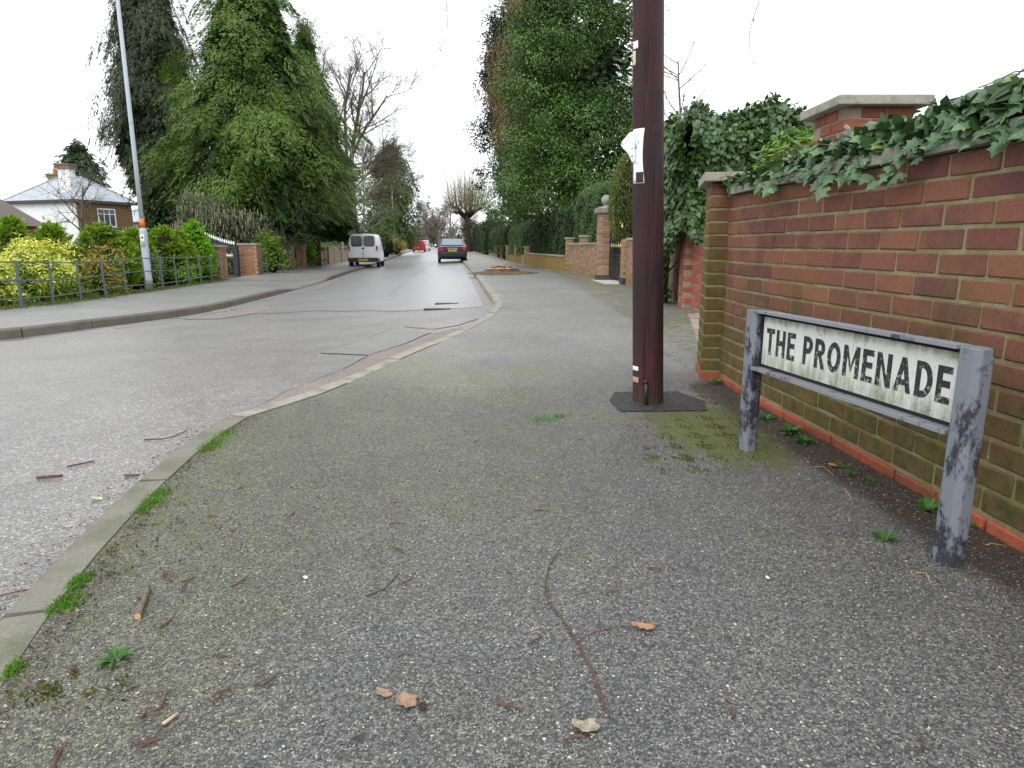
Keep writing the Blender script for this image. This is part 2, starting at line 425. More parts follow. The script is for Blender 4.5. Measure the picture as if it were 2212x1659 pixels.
M['soil'] = (lambda t: t.out(t.ramp(t.noise(t.pos(), 3.0, 8, .7), [(.3, (.03, .022, .014)), (.5, (.05, .05, .02)), (.7, (.075, .085, .025))]), .95, t.bump(t.noise(t.pos(), 30, 5), .8, .05)))(NT('garden_soil'))
def zland(x, y):
    yy = min(max(y, -6), 300)
    if x > xr(yy) + 1.3: return prof(yy) - .04
    if x < xl(yy) - 1.2: return zfl(xl(yy), yy) - .05
    return zroad(x, yy) - .12
gx = sorted(set([-900, -500, -250, -120, -80, -60] + [-50 + .75 * i for i in range(74)] + [6, 8, 12, 20, 40, 80, 160, 300, 600, 900]))
gy = [-60, -30, -15, -8] + [-6 + .8 * i for i in range(70)] + [52, 56, 60, 65, 70, 76, 82, 90, 100, 112, 125, 140, 160, 185, 220, 260, 300, 400, 600, 1000, 1600]
vs = [(x, y, zland(x, y)) for y in gy for x in gx]; n_ = len(gx)
me = bpy.data.meshes.new('ground'); me.from_pydata(vs, [], [(j * n_ + i, j * n_ + i + 1, (j + 1) * n_ + i + 1, (j + 1) * n_ + i) for j in range(len(gy) - 1) for i in range(n_ - 1)])
struct(link('ground', me, M['soil']))

struct(sheet('road', ys_all, xl, lambda y: xr(y) - .05, zroad, 14, M['road']))
def yline(x): return 10.4 + .35 * sin(x * 1.3) + .12 * sin(x * 5.1) - .05 * x
# the smoother resurfaced carriageway beyond the junction
vs = []; fs = []; nx = 24
rows = [0, .1, .3, .7, 1.5, 3, 5, 8, 12, 17, 23, 30, 40, 52, 66, 82, 100, 130, 170, 220, 280]
for r in rows:
    for i in range(nx + 1):
        u = i / nx; y0 = yline(-6 + 6 * u); y = y0 + r
        x = xl(y) + .25 + (xr(y) - .3 - xl(y) - .25) * u; vs.append((x, y, zroad(x, y) + .005))
for j in range(len(rows) - 1):
    for i in range(nx):
        q = j * (nx + 1) + i; fs.append((q, q + 1, q + nx + 2, q + nx + 1))
me = bpy.data.meshes.new('road_resurfaced'); me.from_pydata(vs, [], fs); struct(link('road_resurfaced', me, M['roadfar'], None, True))

def dens(poly, step=.25):
    o = []
    for i in range(len(poly)):
        a, b = Vector(poly[i]), Vector(poly[(i + 1) % len(poly)])
        k = max(1, int((b - a).length / step))
        for j in range(k): o.append(a + (b - a) * j / k)
    return o
def flat(name, poly, zf, dz, mat, jit=0.0, th=.0):
    p = dens([Vector((q[0], q[1], 0)) for q in poly])
    p = [q + Vector((random.uniform(-jit, jit), random.uniform(-jit, jit), 0)) for q in p]
    m = MB(); m.add([(q.x, q.y, zf(q.x, q.y) + dz) for q in p], [tuple(range(len(p)))])
    me = m.mesh(name); bm = bmesh.new(); bm.from_mesh(me); bmesh.ops.triangulate(bm, faces=bm.faces)
    for f in bm.faces:
        if f.normal.z < 0: f.normal_flip()
    bm.to_mesh(me); bm.free()
    return link(name, me, mat)
PX = lambda pts, s: [G(a, b, s) for a, b in pts]
M['patchpink'] = asphalt('worn_pinkish_asphalt', 130, [(0, (.18, .17, .163)), (.4, (.235, .22, .212)), (.75, (.285, .27, .26))], (.13, .122, .115), .45, None, .002, .5)
gut = PX([(528, 890), (628, 841.6), (744, 796.3), (797, 766.6), (891, 738.5), (934, 721), (981, 710), (1022, 700)], 'road')
back = [Vector((xr(y) - .05, y, 0)) for y in (7.3, 6.6, 6.1, 5.4, 4.5, 3.9, 3.55, 3.35)]
struct(flat('gutter', gut + back, zroad, .004, M['gutter'], .004))
struct(flat('road_patch', PX([(690, 764), (797, 768), (888, 738), (932, 719), (842, 713), (792, 732)], 'road'), zroad, .0065, M['patch'], .012))
struct(flat('road_patch', PX([(880, 690), (1000, 684), (1030, 690), (990, 704), (930, 712), (880, 706)], 'road'), zroad, .0055, M['patchpink'], .03))
struct(flat('road_patch', PX([(400, 690), (470, 668), (520, 672), (560, 662), (600, 664), (540, 680), (470, 690)], 'road'), zroad, .008, M['patchpink'], .03))
struct(flat('road_patch', PX([(620, 637), (700, 610), (735, 600), (745, 603), (690, 625)], 'road'), zroad, .008, M['patch'], .03))
M['crack_or_shade'] = plain('dark_joint_or_shade', (.085, .085, .08), .9)
def crack_or_shade(pts, w, s='road', dz=.0125, n=18, jit=.012):
    P_ = PX(pts, s); out = []
    for i in range(len(P_) - 1):
        k = max(2, int((P_[i + 1] - P_[i]).length / .12))
        for j in range(k): out.append(P_[i].lerp(P_[i + 1], j / k))
    out.append(P_[-1]); m = MB(); vs = []; fs = []
    for i, q in enumerate(out):
        t = (out[min(i + 1, len(out) - 1)] - out[max(0, i - 1)]); t.z = 0; t.normalize(); nrm = Vector((-t.y, t.x, 0))
        q = q + nrm * random.uniform(-jit, jit); ww = w * random.uniform(.1, .55)
        for sgn in (-1, 1):
            v = q + nrm * ww * sgn * .5; v.z = SURF[s](v.x, v.y) + (.0095 if v.y > 10 else .008); vs.append(v)
    for i in range(len(out) - 1): fs.append((2 * i + 1, 2 * i, 2 * i + 2, 2 * i + 3))
    m.add(vs, fs); struct(m.build('road_crack_or_shade', M['crack_or_shade']))
crack_or_shade([(403, 757), (434, 752), (560, 757), (690, 764), (797, 769)], .011)
crack_or_shade([(797, 768), (888, 739), (934, 720)], .011)  # shadow of the raised asphalt edge, painted as a dark strip
crack_or_shade([(600, 856), (628, 843), (744, 798), (797, 768)], .02)  # same edge shadow along the gutter, a dark strip instead of a step
crack_or_shade([(528, 891), (600, 857)], .014)  # near end of the painted edge shadow
crack_or_shade([(690, 763), (792, 731), (842, 713)], .012)
crack_or_shade([(884, 601), (930, 572), (948, 553)], .05)
crack_or_shade([(838, 642), (884, 602)], .02)
crack_or_shade([(400, 730), (560, 735), (650, 738)], .008)
M['iron'] = plain('cast_iron', (.03, .03, .033), .55, .4)
for px, py, w_ in ((945, 669, .4), (966, 657, .4)):
    q = G(px, py, 'road'); m = MB((q.x, q.y, q.z))
    m.box((q.x, q.y, q.z + .006), (w_, .2, .016))
    for i in range(6): m.box((q.x - w_ / 2 + w_ * (i + .5) / 6, q.y, q.z + .016), (w_ / 12, .17, .006))
    o = m.build('drain_cover', M['iron']); o.location = q
    tag(o, 'dark iron drain cover ' + ('in the road by the kerb bend, nearer of the two' if px == 945 else 'in the road by the kerb bend, farther of the two'), 'drain cover', 'iron covers in the road')
# worn dark seams against the left kerb
for pts in ([(10, 737), (60, 731)], [(250, 711), (330, 703), (380, 698)], [(440, 681), (510, 668)], [(560, 652), (590, 646)]):
    crack_or_shade(pts, .12, jit=.05)

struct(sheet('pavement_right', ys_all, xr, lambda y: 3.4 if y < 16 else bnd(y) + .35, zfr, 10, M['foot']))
struct(sheet('pavement_left', [q for q in ys_all if q > 1.2], lambda y: min(xfence(y) - .15, xl(y) - 1.5) if y > 9 else xl(y) - 4, lambda y: xl(y) + .015, zfl, 8, M['footl']))
struct(flat('pavement_driveway', PX([(645, 608), (705, 597), (722, 590), (660, 588), (560, 598), (500, 607)], 'fl'), zfl, .005, M['patch']))

def kerbline(name, pts, mat, side, ztop, up, y0, y1, L=.915):
    """stones laid along a polyline; side=+1: the road lies to the left of the path"""
    par = struct(thing(name, None, None))
    P_ = [Vector((a, b, 0)) for a, b in pts]; d = [0]
    for i in range(len(P_) - 1): d.append(d[-1] + (P_[i + 1] - P_[i]).length)
    def at(s): return Vector((np.interp(s, d, [q.x for q in P_]), np.interp(s, d, [q.y for q in P_]), 0))
    s = 0.0; meshes = 0
    while s < d[-1] - .05:
        a, b = at(s), at(min(s + L, d[-1]))
        if a.y > y1: break
        e = min(s + L, d[-1])
        if b.y > y0:
            pts_ = [at(s + (e - s) * k / 3) for k in range(4)]
            pts_[0] = pts_[0].lerp(pts_[1], .006 / (L / 3)); pts_[3] = pts_[3].lerp(pts_[2], .006 / (L / 3))
            vs = []; jz = random.uniform(-.004, .004); jx = random.uniform(-.005, .005)
            for k in range(4):
                t = (pts_[min(k + 1, 3)] - pts_[max(k - 1, 0)]).normalized(); nrm = Vector((-t.y, t.x, 0)) * side
                q = pts_[k] + nrm * jx; z = ztop(q.x, q.y) + jz + .004; u = up(q.y)
                for off, zz in ((0, z), (.095, z), (.118, z - .025), (.125, z - u - .06), (0, z - u - .06)):
                    v = q + nrm * off; vs.append((v.x - a.x, v.y - a.y, zz - ztop(a.x, a.y)))
            fs = [(k * 5 + i, k * 5 + (i + 1) % 5, k * 5 + 5 + (i + 1) % 5, k * 5 + 5 + i) for k in range(3) for i in range(5)] + [(0, 1, 2, 3, 4), (19, 18, 17, 16, 15)]
            me = bpy.data.meshes.new('kerb_stone'); me.from_pydata(vs, [], fs); bm = bmesh.new(); bm.from_mesh(me); bmesh.ops.recalc_face_normals(bm, faces=bm.faces); bm.to_mesh(me); bm.free()
            o = link('kerb_stone', me, M['kerbnear'] if (name == 'kerb_right' and b.y < 3.6) else mat, par); o.location = (a.x, a.y, ztop(a.x, a.y))
        s += L
    return par
kerbline('kerb_right', KR, M['kerb'], 1, zfr, kup, -.5, 62)
kerbline('kerb_right_far', [(-4.8, 60), (-9.0, 100), (-30, 300)], M['kerb'], 1, zfr, kup, 0, 300, 12)
def ztl(x, y): return zroad(xl(y), y) + kupl(y)
kerbline('kerb_left', [p for p in KL if p[1] < 60 and p[0] > -13], M['kerbl'], -1, ztl, lambda y: .14, 4, 54)
kerbline('kerb_left_far', [p for p in KL if p[1] > 50], M['kerbl'], -1, ztl, lambda y: .14, 0, 300, 12)

# ------------------------------------------------------------------ brickwork
def brick_mesh(L, D_, H, seed, mat, bev=.005):
    r = random.Random(seed); bm = bmesh.new(); bmesh.ops.create_cube(bm, size=1)
    for v in bm.verts:
        v.co.x *= L; v.co.y *= D_; v.co.z *= H
        v.co += Vector((r.uniform(-1, 1) * .0022, r.uniform(-1, 1) * .0015, r.uniform(-1, 1) * .0018))
    bmesh.ops.bevel(bm, geom=list(bm.edges), offset=bev, segments=1, affect='EDGES')
    me = bpy.data.meshes.new('brick'); bm.to_mesh(me); bm.free(); me.materials.append(mat); return me
class Bricks:
    def __init__(s, mat, L=.215, D_=.1, H=.065, n=6, seed=0):
        s.full = [brick_mesh(L, D_, H, seed + i, mat) for i in range(n)]; s.mat = mat; s.L = L; s.D = D_; s.H = H; s.cache = {}
    def get(s, L):
        if abs(L - s.L) < .004: return random.choice(s.full)
        k = round(L, 2)
        if k not in s.cache: s.cache[k] = [brick_mesh(k, s.D, s.H, 91 + i, s.mat) for i in range(3)]
        return random.choice(s.cache[k])
def lay(path, parent, bk, z0, courses, ch, base=(0, 0, 0), pitch=.225, smin=0.0, skip=None, offset0=0.0, jit=.0025, name='brick', dmat=None):
    """individual bricks along the front-face polyline 'path' (xy), thickness inwards (right of the direction of travel)"""
    P_ = [Vector((a, b, 0)) for a, b in path]; d = [0]
    for i in range(len(P_) - 1): d.append(d[-1] + (P_[i + 1] - P_[i]).length)
    def at(s): return Vector((np.interp(s, d, [q.x for q in P_]), np.interp(s, d, [q.y for q in P_]), 0))
    base = Vector(base); tot = d[-1]
    for c in range(courses):
        s = smin - (pitch / 2 if c % 2 else 0) - offset0
        while s < tot - .01:
            a, b = max(s, 0), min(s + pitch, tot)
            if b - a > .05:
                m = (a + b) / 2; q = at(m); t = (at(min(m + .05, tot)) - at(max(m - .05, 0))).normalized()
                inw = Vector((t.y, -t.x, 0))
                z = z0 + ch * (c + .5)
                if not (skip and skip(m, z)):
                    o = bpy.data.objects.new(name, bk.get(b - a - .010)); COL.objects.link(o); o.parent = parent
                    q = q + inw * (bk.D / 2 + random.uniform(-jit, jit))
                    o.location = Vector((q.x, q.y, z)) - base
                    o.rotation_euler = (random.uniform(-.006, .006), random.uniform(-.004, .004), atan2(-t.y, -t.x) + random.uniform(-.006, .006))
            s += pitch
def ribbon(path, z0, z1, th, inset, base, name, mat, parent, overhang=0.0):
    """a solid wall core (or coping) that follows the path"""
    P_ = [Vector((a, b, 0)) for a, b in path]; m = MB(base); vs = []
    for i, q in enumerate(P_):
        t = (P_[min(i + 1, len(P_) - 1)] - P_[max(0, i - 1)]).normalized(); inw = Vector((t.y, -t.x, 0))
        a, b = q + inw * inset, q + inw * th
        vs += [(a.x, a.y, z0), (b.x, b.y, z0), (b.x, b.y, z1), (a.x, a.y, z1)]
    n = len(P_)
    fs = [(k * 4 + i, k * 4 + (i + 1) % 4, k * 4 + 4 + (i + 1) % 4, k * 4 + 4 + i) for k in range(n - 1) for i in range(4)] + [(3, 2, 1, 0), (4 * n - 4, 4 * n - 3, 4 * n - 2, 4 * n - 1)]
    m.add(vs, fs); me = m.mesh(name); bm = bmesh.new(); bm.from_mesh(me); bmesh.ops.recalc_face_normals(bm, faces=bm.faces); bm.to_mesh(me); bm.free()
    return link(name, me, mat, parent)

def xw(y):
    return float(np.interp(y, [-2, 1.75, 2.2, 2.8, 3.2, 3.5, 3.7, 3.9, 4.1, 4.3], [1.60, 1.452, 1.432, 1.396, 1.37, 1.352, 1.342, 1.337, 1.337, 1.341]))
WB = Vector((1.45, 2.2, 0))
wall = thing('brick_wall', 'weathered red brick garden wall with stone coping, green with algae below, behind the street sign', 'wall', WB)
wy = [.2 + .08 * i for i in range(51)] + [4.26, 4.36]
wpath = [(xw(y), y) for y in wy]
CH = .0785; WZ = .044
bk = Bricks(M['brick'], H=.0685, L=.216, seed=10)
lay(wpath, wall, bk, WZ, 14, CH, WB, offset0=.06)
bk0 = Bricks(M['brickbase'], seed=40)
lay([(a - .010, b) for a, b in wpath], wall, bk0, -.034, 1, .074, WB, name='plinth_brick', offset0=.1)
ribbon(wpath, -.08, WZ + 14 * CH - .003, .215, .0045, WB, 'mortar', M['mortar'], wall)
# coping slabs
ztop = WZ + 14 * CH
ss = [.2, .83, 1.44, 2.05, 2.66, 3.27, 3.83, 4.13]
for i in range(len(ss) - 1):
    seg = [(xw(y) - .038, y) for y in np.linspace(ss[i] + .003, ss[i + 1] - .003, 5)]
    ribbon(seg, ztop + .004, ztop + .056, .29, 0, WB, 'coping_stone', M['coping'], wall)
# end pilaster, half a brick proud of the wall
PB = Vector((xw(4.26) - .112, 4.262, 0))
pil = thing('brick_pilaster', 'narrow algae-stained brick pier with red foot ending the wall, beside the dark pole', 'pier', PB, -.2)
bp = Bricks(M['brickp'], L=.105, D_=.215, H=.066, seed=60)
px0 = xw(4.26) - .112
for c in range(15):
    z = .078 + CH * (c + .5)
    for j, (yy, l) in enumerate(((4.255 + .1075, .215), (4.255 + .335, .215))):
        pass
bks = Bricks(M['brickp'], L=.338, D_=.102, H=.067, seed=64)
bkf = Bricks(M['brickp'], L=.215, D_=.102, H=.067, seed=66)
PX0, PX1, PY0, PY1 = px0, px0 + .335, 4.262, 4.60
for c in range(15):
    z = .05 + CH * (c + .5)
    def put(me, x, y, rz):
        o = bpy.data.objects.new('brick', me); COL.objects.link(o); o.parent = pil
        o.location = Vector((x, y, z)) - PB; o.rotation_euler = (random.uniform(-.004, .004), random.uniform(-.004, .004), rz + random.uniform(-.004, .004))
    # face towards the camera (single bricks), the road face and the back
    put(random.choice(bks.full), (PX0 + PX1) / 2, PY0 + .051, 0)
    put(random.choice(bkf.full), PX0 + .051, PY0 + .104 + .11, pi / 2)
    put(bks.get(.33), (PX0 + PX1) / 2, PY1 + .04, pi)
m = MB(PB); m.box(((PX0 + PX1) / 2, (PY0 + PY1) / 2 + .03, .6), (PX1 - PX0 - .008, PY1 - PY0 + .05, 1.24)); m.build('mortar', M['mortar'], pil)
m = MB(PB); m.box(((PX0 + PX1) / 2 - .004, (PY0 + PY1) / 2 + .02, .010), (PX1 - PX0 + .006, PY1 - PY0 + .095, .075)); m.build('plinth_brick', M['brickbase'], pil, bevel=.004)
m = MB(PB); m.box(((PX0 + PX1) / 2 + .02, (PY0 + PY1) / 2 + .04, .05 + 15 * CH + .03), (PX1 - PX0 + .14, PY1 - PY0 + .2, .052)); m.build('coping_stone', M['coping'], pil, bevel=.005)

def square_pier(name, label, x0, y0, w, d, h, mat, base, cap=True, capmat=None, grp=None, z0=None, ball=None, plinth=None, objs=True, caph=.055, over=.05, ch=.075):
    B = Vector((x0 + w / 2, y0 + d / 2, base)); t = thing(name, label, 'pier', B, 0, grp)
    n = int(round(h / ch))
    if objs:
        bb = Bricks(mat, seed=int(abs(x0 * 100)) % 50)
        k0 = 0 if z0 is None else max(0, int((z0 - base) / ch))
        for c in range(k0, n):
            z = base + ch * (c + .5); run = [((x0, y0 + d), (x0, y0)), ((x0, y0), (x0 + w, y0)), ((x0 + w, y0), (x0 + w, y0 + d)), ((x0 + w, y0 + d), (x0, y0 + d))]
            for fi, (a, b) in enumerate(run):
                a, b = Vector((*a, 0)), Vector((*b, 0)); tt = (b - a).normalized(); ln = (b - a).length; inw = Vector((-tt.y, tt.x, 0))
                st = .104 if (c + fi) % 2 else 0.0; en = ln if (c + fi) % 2 else ln - .104
                k = max(1, int(round((en - st) / .225))); pl = (en - st) / k
                for q in range(k):
                    mid = a + tt * (st + pl * (q + .5)) + inw * .05
                    o = bpy.data.objects.new('brick', bb.get(pl - .01)); COL.objects.link(o); o.parent = t
                    o.location = Vector((mid.x, mid.y, z)) - B; o.rotation_euler = (0, 0, atan2(tt.y, tt.x))
    else:
        mb = MB(B)
        for c in range(n):
            z = base + ch * (c + .5)
            for fi in range(4):
                ln = w if fi % 2 else d; st = .104 if (c + fi) % 2 else 0.0; en = ln if (c + fi) % 2 else ln - .104
                k = max(1, int(round((en - st) / .225))); pl = (en - st) / k
                for q in range(k):
                    s_ = st + pl * (q + .5); mb.cur = random.random() * .98 + .01
                    if fi == 0: mb.box((x0 + .05, y0 + d - s_, z), (.1, pl - .01, ch - .01))
                    elif fi == 1: mb.box((x0 + s_, y0 + .05, z), (pl - .01, .1, ch - .01))
                    elif fi == 2: mb.box((x0 + w - .05, y0 + s_, z), (.1, pl - .01, ch - .01))
                    else: mb.box((x0 + w - s_, y0 + d - .05, z), (pl - .01, .1, ch - .01))
        stuff(mb.build('brickwork', mat, t))
    m = MB(B); m.box((x0 + w / 2, y0 + d / 2, base + h / 2 - .05), (w - .016, d - .016, h + .1)); m.build('mortar', M['mortarred'], t)
    if plinth: m = MB(B); m.box((x0 + w / 2, y0 + d / 2, base + plinth / 2 - .02), (w + .03, d + .03, plinth + .04)); m.build('plinth', M['brickdark'], t, bevel=.01)
    if cap:
        m = MB(B); m.box((x0 + w / 2, y0 + d / 2, base + h + caph / 2 + .002), (w + 2 * over, d + 2 * over, caph)); co = m.build('cap_stone', capmat or M['coping'], t, bevel=.008)
    if ball:
        m = MB(B); zc = base + h + caph + .002
        m.add([(x0 - over, y0 - over, zc), (x0 + w + over, y0 - over, zc), (x0 + w + over, y0 + d + over, zc), (x0 - over, y0 + d + over, zc), (x0 + w * .3, y0 + d * .3, zc + .05), (x0 + w * .7, y0 + d * .3, zc + .05), (x0 + w * .7, y0 + d * .7, zc + .05), (x0 + w * .3, y0 + d * .7, zc + .05)],
              [(0, 1, 5, 4), (1, 2, 6, 5), (2, 3, 7, 6), (3, 0, 4, 7), (4, 5, 6, 7)]); m.build('cap_slope', capmat, t)
        m = MB(B); pr = [(.07, 0), (.075, .02), (.055, .035)] + [(ball * sin(a), .03 + ball - ball * cos(a)) for a in np.linspace(.45, pi - .05, 14)]
        m.lathe(pr, (x0 + w / 2, y0 + d / 2, zc + .045), 24); m.build('ball_finial', M['capstone'], t, True)
    return t
M['brickpier'] = brickmat('pier_brick', [(.24, .085, .055), (.21, .075, .05), (.27, .10, .06)], 0, purple=.3)
square_pier('gate_pier', 'tall red brick pier with flat pale cap rising behind the ivy-topped wall', 2.14, 4.55, .45, .45, 1.72, M['brickpier'], 0, z0=1.0, over=.075, caph=.06)
# ------------------------------------------------------------------ street name sign
def metalpaint(name, col, flake, lo=.52, hi=.6, sc=22):
    t = NT(name); p = t.pos()
    n = t.noise(t.mapping(p, (1, 1, .45)), sc, 8, .75); n2 = t.noise(p, 5, 4)
    k = t.mr(t.ma('ADD', n, t.ma('MULTIPLY', t.ma('SUBTRACT', n2, .5), .5)), lo, hi)
    c = t.mix(k, col, flake)
    c = t.mix(t.mr(t.noise(p, 60, 5, .7), .5, .75, 0, .5), c, tuple(q * .7 for q in col))
    return t.out(c, t.mr(k, 0, 1, .5, .8), t.bump(t.ma('ADD', k, t.ma('MULTIPLY', n, .3)), .5, .002))
M['post'] = metalpaint('worn_grey_paint', (.17, .19, .225), (.022, .022, .032), .465, .545)
M['rail'] = metalpaint('grey_rail_paint', (.21, .225, .25), (.04, .045, .06), .55, .66)
def enamel():
    t = NT('white_enamel'); p = t.pos(); o = t.obj()
    x, y, z = t.xyz(o)[:3]
    drip = t.noise(t.mapping(o, (9, 1, 2.2)), 3.2, 8, .7); fine = t.noise(o, 130, 5, .8)
    b = t.ma('ADD', t.mr(z, .03, -.1, 0, .26, True), t.mr(z, .055, .1, 0, .3, True))
    k = t.mr(t.ma('ADD', t.ma('ADD', t.ma('MULTIPLY', drip, .75), b), t.ma('MULTIPLY', fine, .3)), .56, .95, 0, .92, True)
    c = t.mix(k, (.62, .625, .585), (.15, .165, .08))
    sp = t.mr(t.ma('ADD', fine, t.ma('MULTIPLY', drip, .4)), .83, .9, 0, .8)
    c = t.mix(sp, c, (.06, .065, .04))
    return t.out(c, .45)
M['enamel'] = enamel()
def letterpaint():
    t = NT('worn_black_letter'); o = t.obj()
    n = t.noise(o, 75, 7, .75); x, y, z = t.xyz(o)[:3]
    k = t.mr(t.ma('ADD', n, t.mr(z, .03, -.07, 0, .07)), .585, .64)
    return t.out(t.mix(k, (.016, .015, .022), (.36, .38, .27)), .6)
M['letter'] = letterpaint()
M['gap'] = plain('dark_gap', (.012, .012, .014), .8)
SL, SR = Vector((1.0, 2.727, 0)), Vector((1.195, 1.693, 0))
sdir = (SR - SL).normalized(); SLEN = (SR - SL).length
SC_ = (SL + SR) / 2
srz = atan2(sdir.y, sdir.x)             # local +x runs from the far post to the near post, local -y faces the road
sign = thing('street_sign', 'low white street name sign between two worn grey posts on the pavement', 'sign', (SC_.x, SC_.y, 0), srz)
hl = SLEN / 2
for s_ in (-1, 1):
    m = MB(); c = .014; w2, d2 = .036, .031
    poly = [(-w2 + c, -d2), (w2 - c, -d2), (w2, -d2 + c), (w2, d2 - c), (w2 - c, d2), (-w2 + c, d2), (-w2, d2 - c), (-w2, -d2 + c)]
    m.prism([(s_ * hl + a, b) for a, b in poly], -.12, .594); m.build('post', M['post'], sign, bevel=.003)
m = MB(); m.box((0, -.004, .590), (SLEN - .074, .05, .010)); m.box((0, .018, .577), (SLEN - .074, .008, .018)); m.build('top_rail', M['rail'], sign)
m = MB(); m.box((0, -.006, .3585), (SLEN - .074, .052, .011)); m.build('bottom_rail', M['rail'], sign)
m = MB(); m.box((0, .016, .472), (SLEN - .076, .006, .222)); m.build('back_board', M['gap'], sign)
PW, PH = SLEN - .105, .193
m = MB(); m.box((0, 0, 0), (PW, .005, PH)); pl = m.build('name_plate', M['enamel'], sign, bevel=.0018); pl.location = (.0, .008, .474)
def letters():
    T = .188
    def rect(x0, y0, x1, y1): return [(x0, y0), (x1, y0), (x1, y1), (x0, y1)]
    def arc(cx, cy, rx, ry, a0, a1, t, n=10):
        out = []
        for i in range(n):
            a, b = a0 + (a1 - a0) * i / n, a0 + (a1 - a0) * (i + 1) / n
            out.append([(cx + rx * cos(a), cy + ry * sin(a)), (cx + (rx - t) * cos(a), cy + (ry - t) * sin(a)), (cx + (rx - t) * cos(b), cy + (ry - t) * sin(b)), (cx + rx * cos(b), cy + ry * sin(b))])
        return out
    h = pi / 2
    D = {}
    D['T'] = (.56, [rect(0, 1 - T, .56, 1), rect(.28 - T / 2, 0, .28 + T / 2, 1 - T)])
    D['H'] = (.60, [rect(0, 0, T, 1), rect(.60 - T, 0, .60, 1), rect(T, .43, .60 - T, .43 + T)])
    D['E'] = (.50, [rect(0, 0, T, 1), rect(T, 0, .50, T), rect(T, .43, .46, .43 + T), rect(T, 1 - T, .50, 1)])
    D['P'] = (.55, [rect(0, 0, T, 1), rect(T, 1 - T, .28, 1), rect(T, .40, .28, .40 + T)] + arc(.28, .70, .27, .30, -h, h, T))
    D['R'] = (.57, [rect(0, 0, T, 1), rect(T, 1 - T, .28, 1), rect(T, .42, .28, .42 + T)] + arc(.28, .71, .27, .29, -h, h, T) + [[(.22, .42), (.40, .0), (.585, 0), (.39, .44)]])
    D['O'] = (.68, arc(.34, .5, .34, .5, 0, 2 * pi, T, 24))
    D['M'] = (.78, [rect(0, 0, T, 1), rect(.78 - T, 0, .78, 1), [(T, 1), (.39 - T * .1, .42), (.39, .16), (T - .01, .70)], [(.78 - T, 1), (.78 - T + .01, .70), (.39, .16), (.39 + T * .1, .42)]])
    D['N'] = (.64, [rect(0, 0, T, 1), rect(.64 - T, 0, .64, 1), [(T, 1), (.64 - T, .32), (.64 - T, 0), (T, .68)]])
    D['A'] = (.68, [[(0, 0), (.175, 0), (.43, 1), (.25, 1)], [(.68, 0), (.505, 0), (.26, 1), (.43, 1)], rect(.19, .2, .49, .2 + T * .9)])
    D['D'] = (.62, [rect(0, 0, T, 1), rect(T, 1 - T, .26, 1), rect(T, 0, .26, T)] + arc(.26, .5, .36, .5, -h, h, T, 14))
    return D
LET = letters(); txt = 'THE PROMENADE'; gap, sp = .135, .36
tw = sum((sp if ch_ == ' ' else LET[ch_][0] + gap) for ch_ in txt) - gap
Hh = .104; sc_x = (PW * .955) / (tw * Hh)
x = -PW * .955 / 2 + .004
for ch_ in txt:
    if ch_ == ' ': x += sp * Hh * sc_x; continue
    wd, polys = LET[ch_]; m = MB()
    for i, pg in enumerate(polys):
        q3 = [(x + a * Hh * sc_x, -.0026 - (i % 7) * .00006, (b - .5) * Hh + .002) for a, b in pg]
        m.extr(q3, (0, -.0007, 0))
    o = m.build('letter', M['letter'], pl); x += (wd + gap) * Hh * sc_x
M['rivet'] = plain('rivet_metal', (.42, .44, .44), .4, .6)
for a, b in ((-.485, .42), (.47, .42), (-.485, -.44), (.47, -.44), (-.33, .40), (-.12, .36)):
    m = MB(); m.lathe([(.004, 0), (.0035, .0015), (.001, .002)], (0, 0, 0), 8); o = m.build('rivet', M['rivet'], pl); o.location = (a * PW, -.0026, b * PH); o.rotation_euler = (pi / 2, 0, 0)

# ------------------------------------------------------------------ telegraph pole
def polemat():
    t = NT('tarred_pole_wood'); p = t.pos(); x, y, z = t.xyz(p)[:3]
    g = t.noise(t.mapping(p, (1, 1, .06)), 42, 7, .7); b = t.noise(t.mapping(p, (1, 1, .4)), 3.2, 5, .6)
    c = t.ramp(b, [(.3, (.024, .012, .016)), (.5, (.05, .017, .02)), (.68, (.095, .024, .026))])
    c = t.mix(t.mr(t.noise(t.mapping(p, (1, 1, .018)), 75, 3, .5), .6, .66, 0, .8), c, (.008, .005, .006))
    c = t.mix(1.0, c, t.ramp(g, [(.3, (.6,) * 3), (.7, (1.35,) * 3)]), 'MULTIPLY')
    scuff = t.mr(t.noise(t.mapping(p, (1, 1, .3)), 15, 6, .7), .62, .72, 0, .5)
    c = t.mix(scuff, c, (.11, .07, .065))
    gr = t.mr(t.ma('ADD', z, t.ma('MULTIPLY', t.noise(p, 8, 5), .3)), .12, .34, .6, 0, True)
    c = t.mix(gr, c, (.055, .042, .02))
    return t.out(c, t.mr(g, .3, .7, .5, .75), t.bump(g, 1.0, .016), spec=.3)
M['pole'] = polemat()
PO = Vector((.755, 3.6, 0))
pole = thing('telegraph_pole', 'tall dark maroon wooden telegraph pole in the pavement beside the wall', 'pole', PO)
lean = -.042
m = MB(); vs = []; NS = 28
zs = [-.2, 0, .05] + list(np.linspace(.15, 2.6, 26)) + [3.5, 5, 7.4]
for z in zs:
    r0 = .0835 - .0032 * max(z, 0)
    for k in range(NS):
        a = 2 * pi * k / NS
        r = r0 * (1 + .012 * sin(3 * a + z * .8) + .006 * sin(9 * a + 2 * z)) - (.006 if k == 21 else 0) * (1 if z > .3 else 0)
        vs.append((lean * max(z, 0) + r * cos(a), r * sin(a), z))
m.add(vs, [(i * NS + k, i * NS + (k + 1) % NS, (i + 1) * NS + (k + 1) % NS, (i + 1) * NS + k) for i in range(len(zs) - 1) for k in range(NS)] + [tuple(range((len(zs) - 1) * NS, len(zs) * NS))])
m.build('shaft', M['pole'], pole, True)
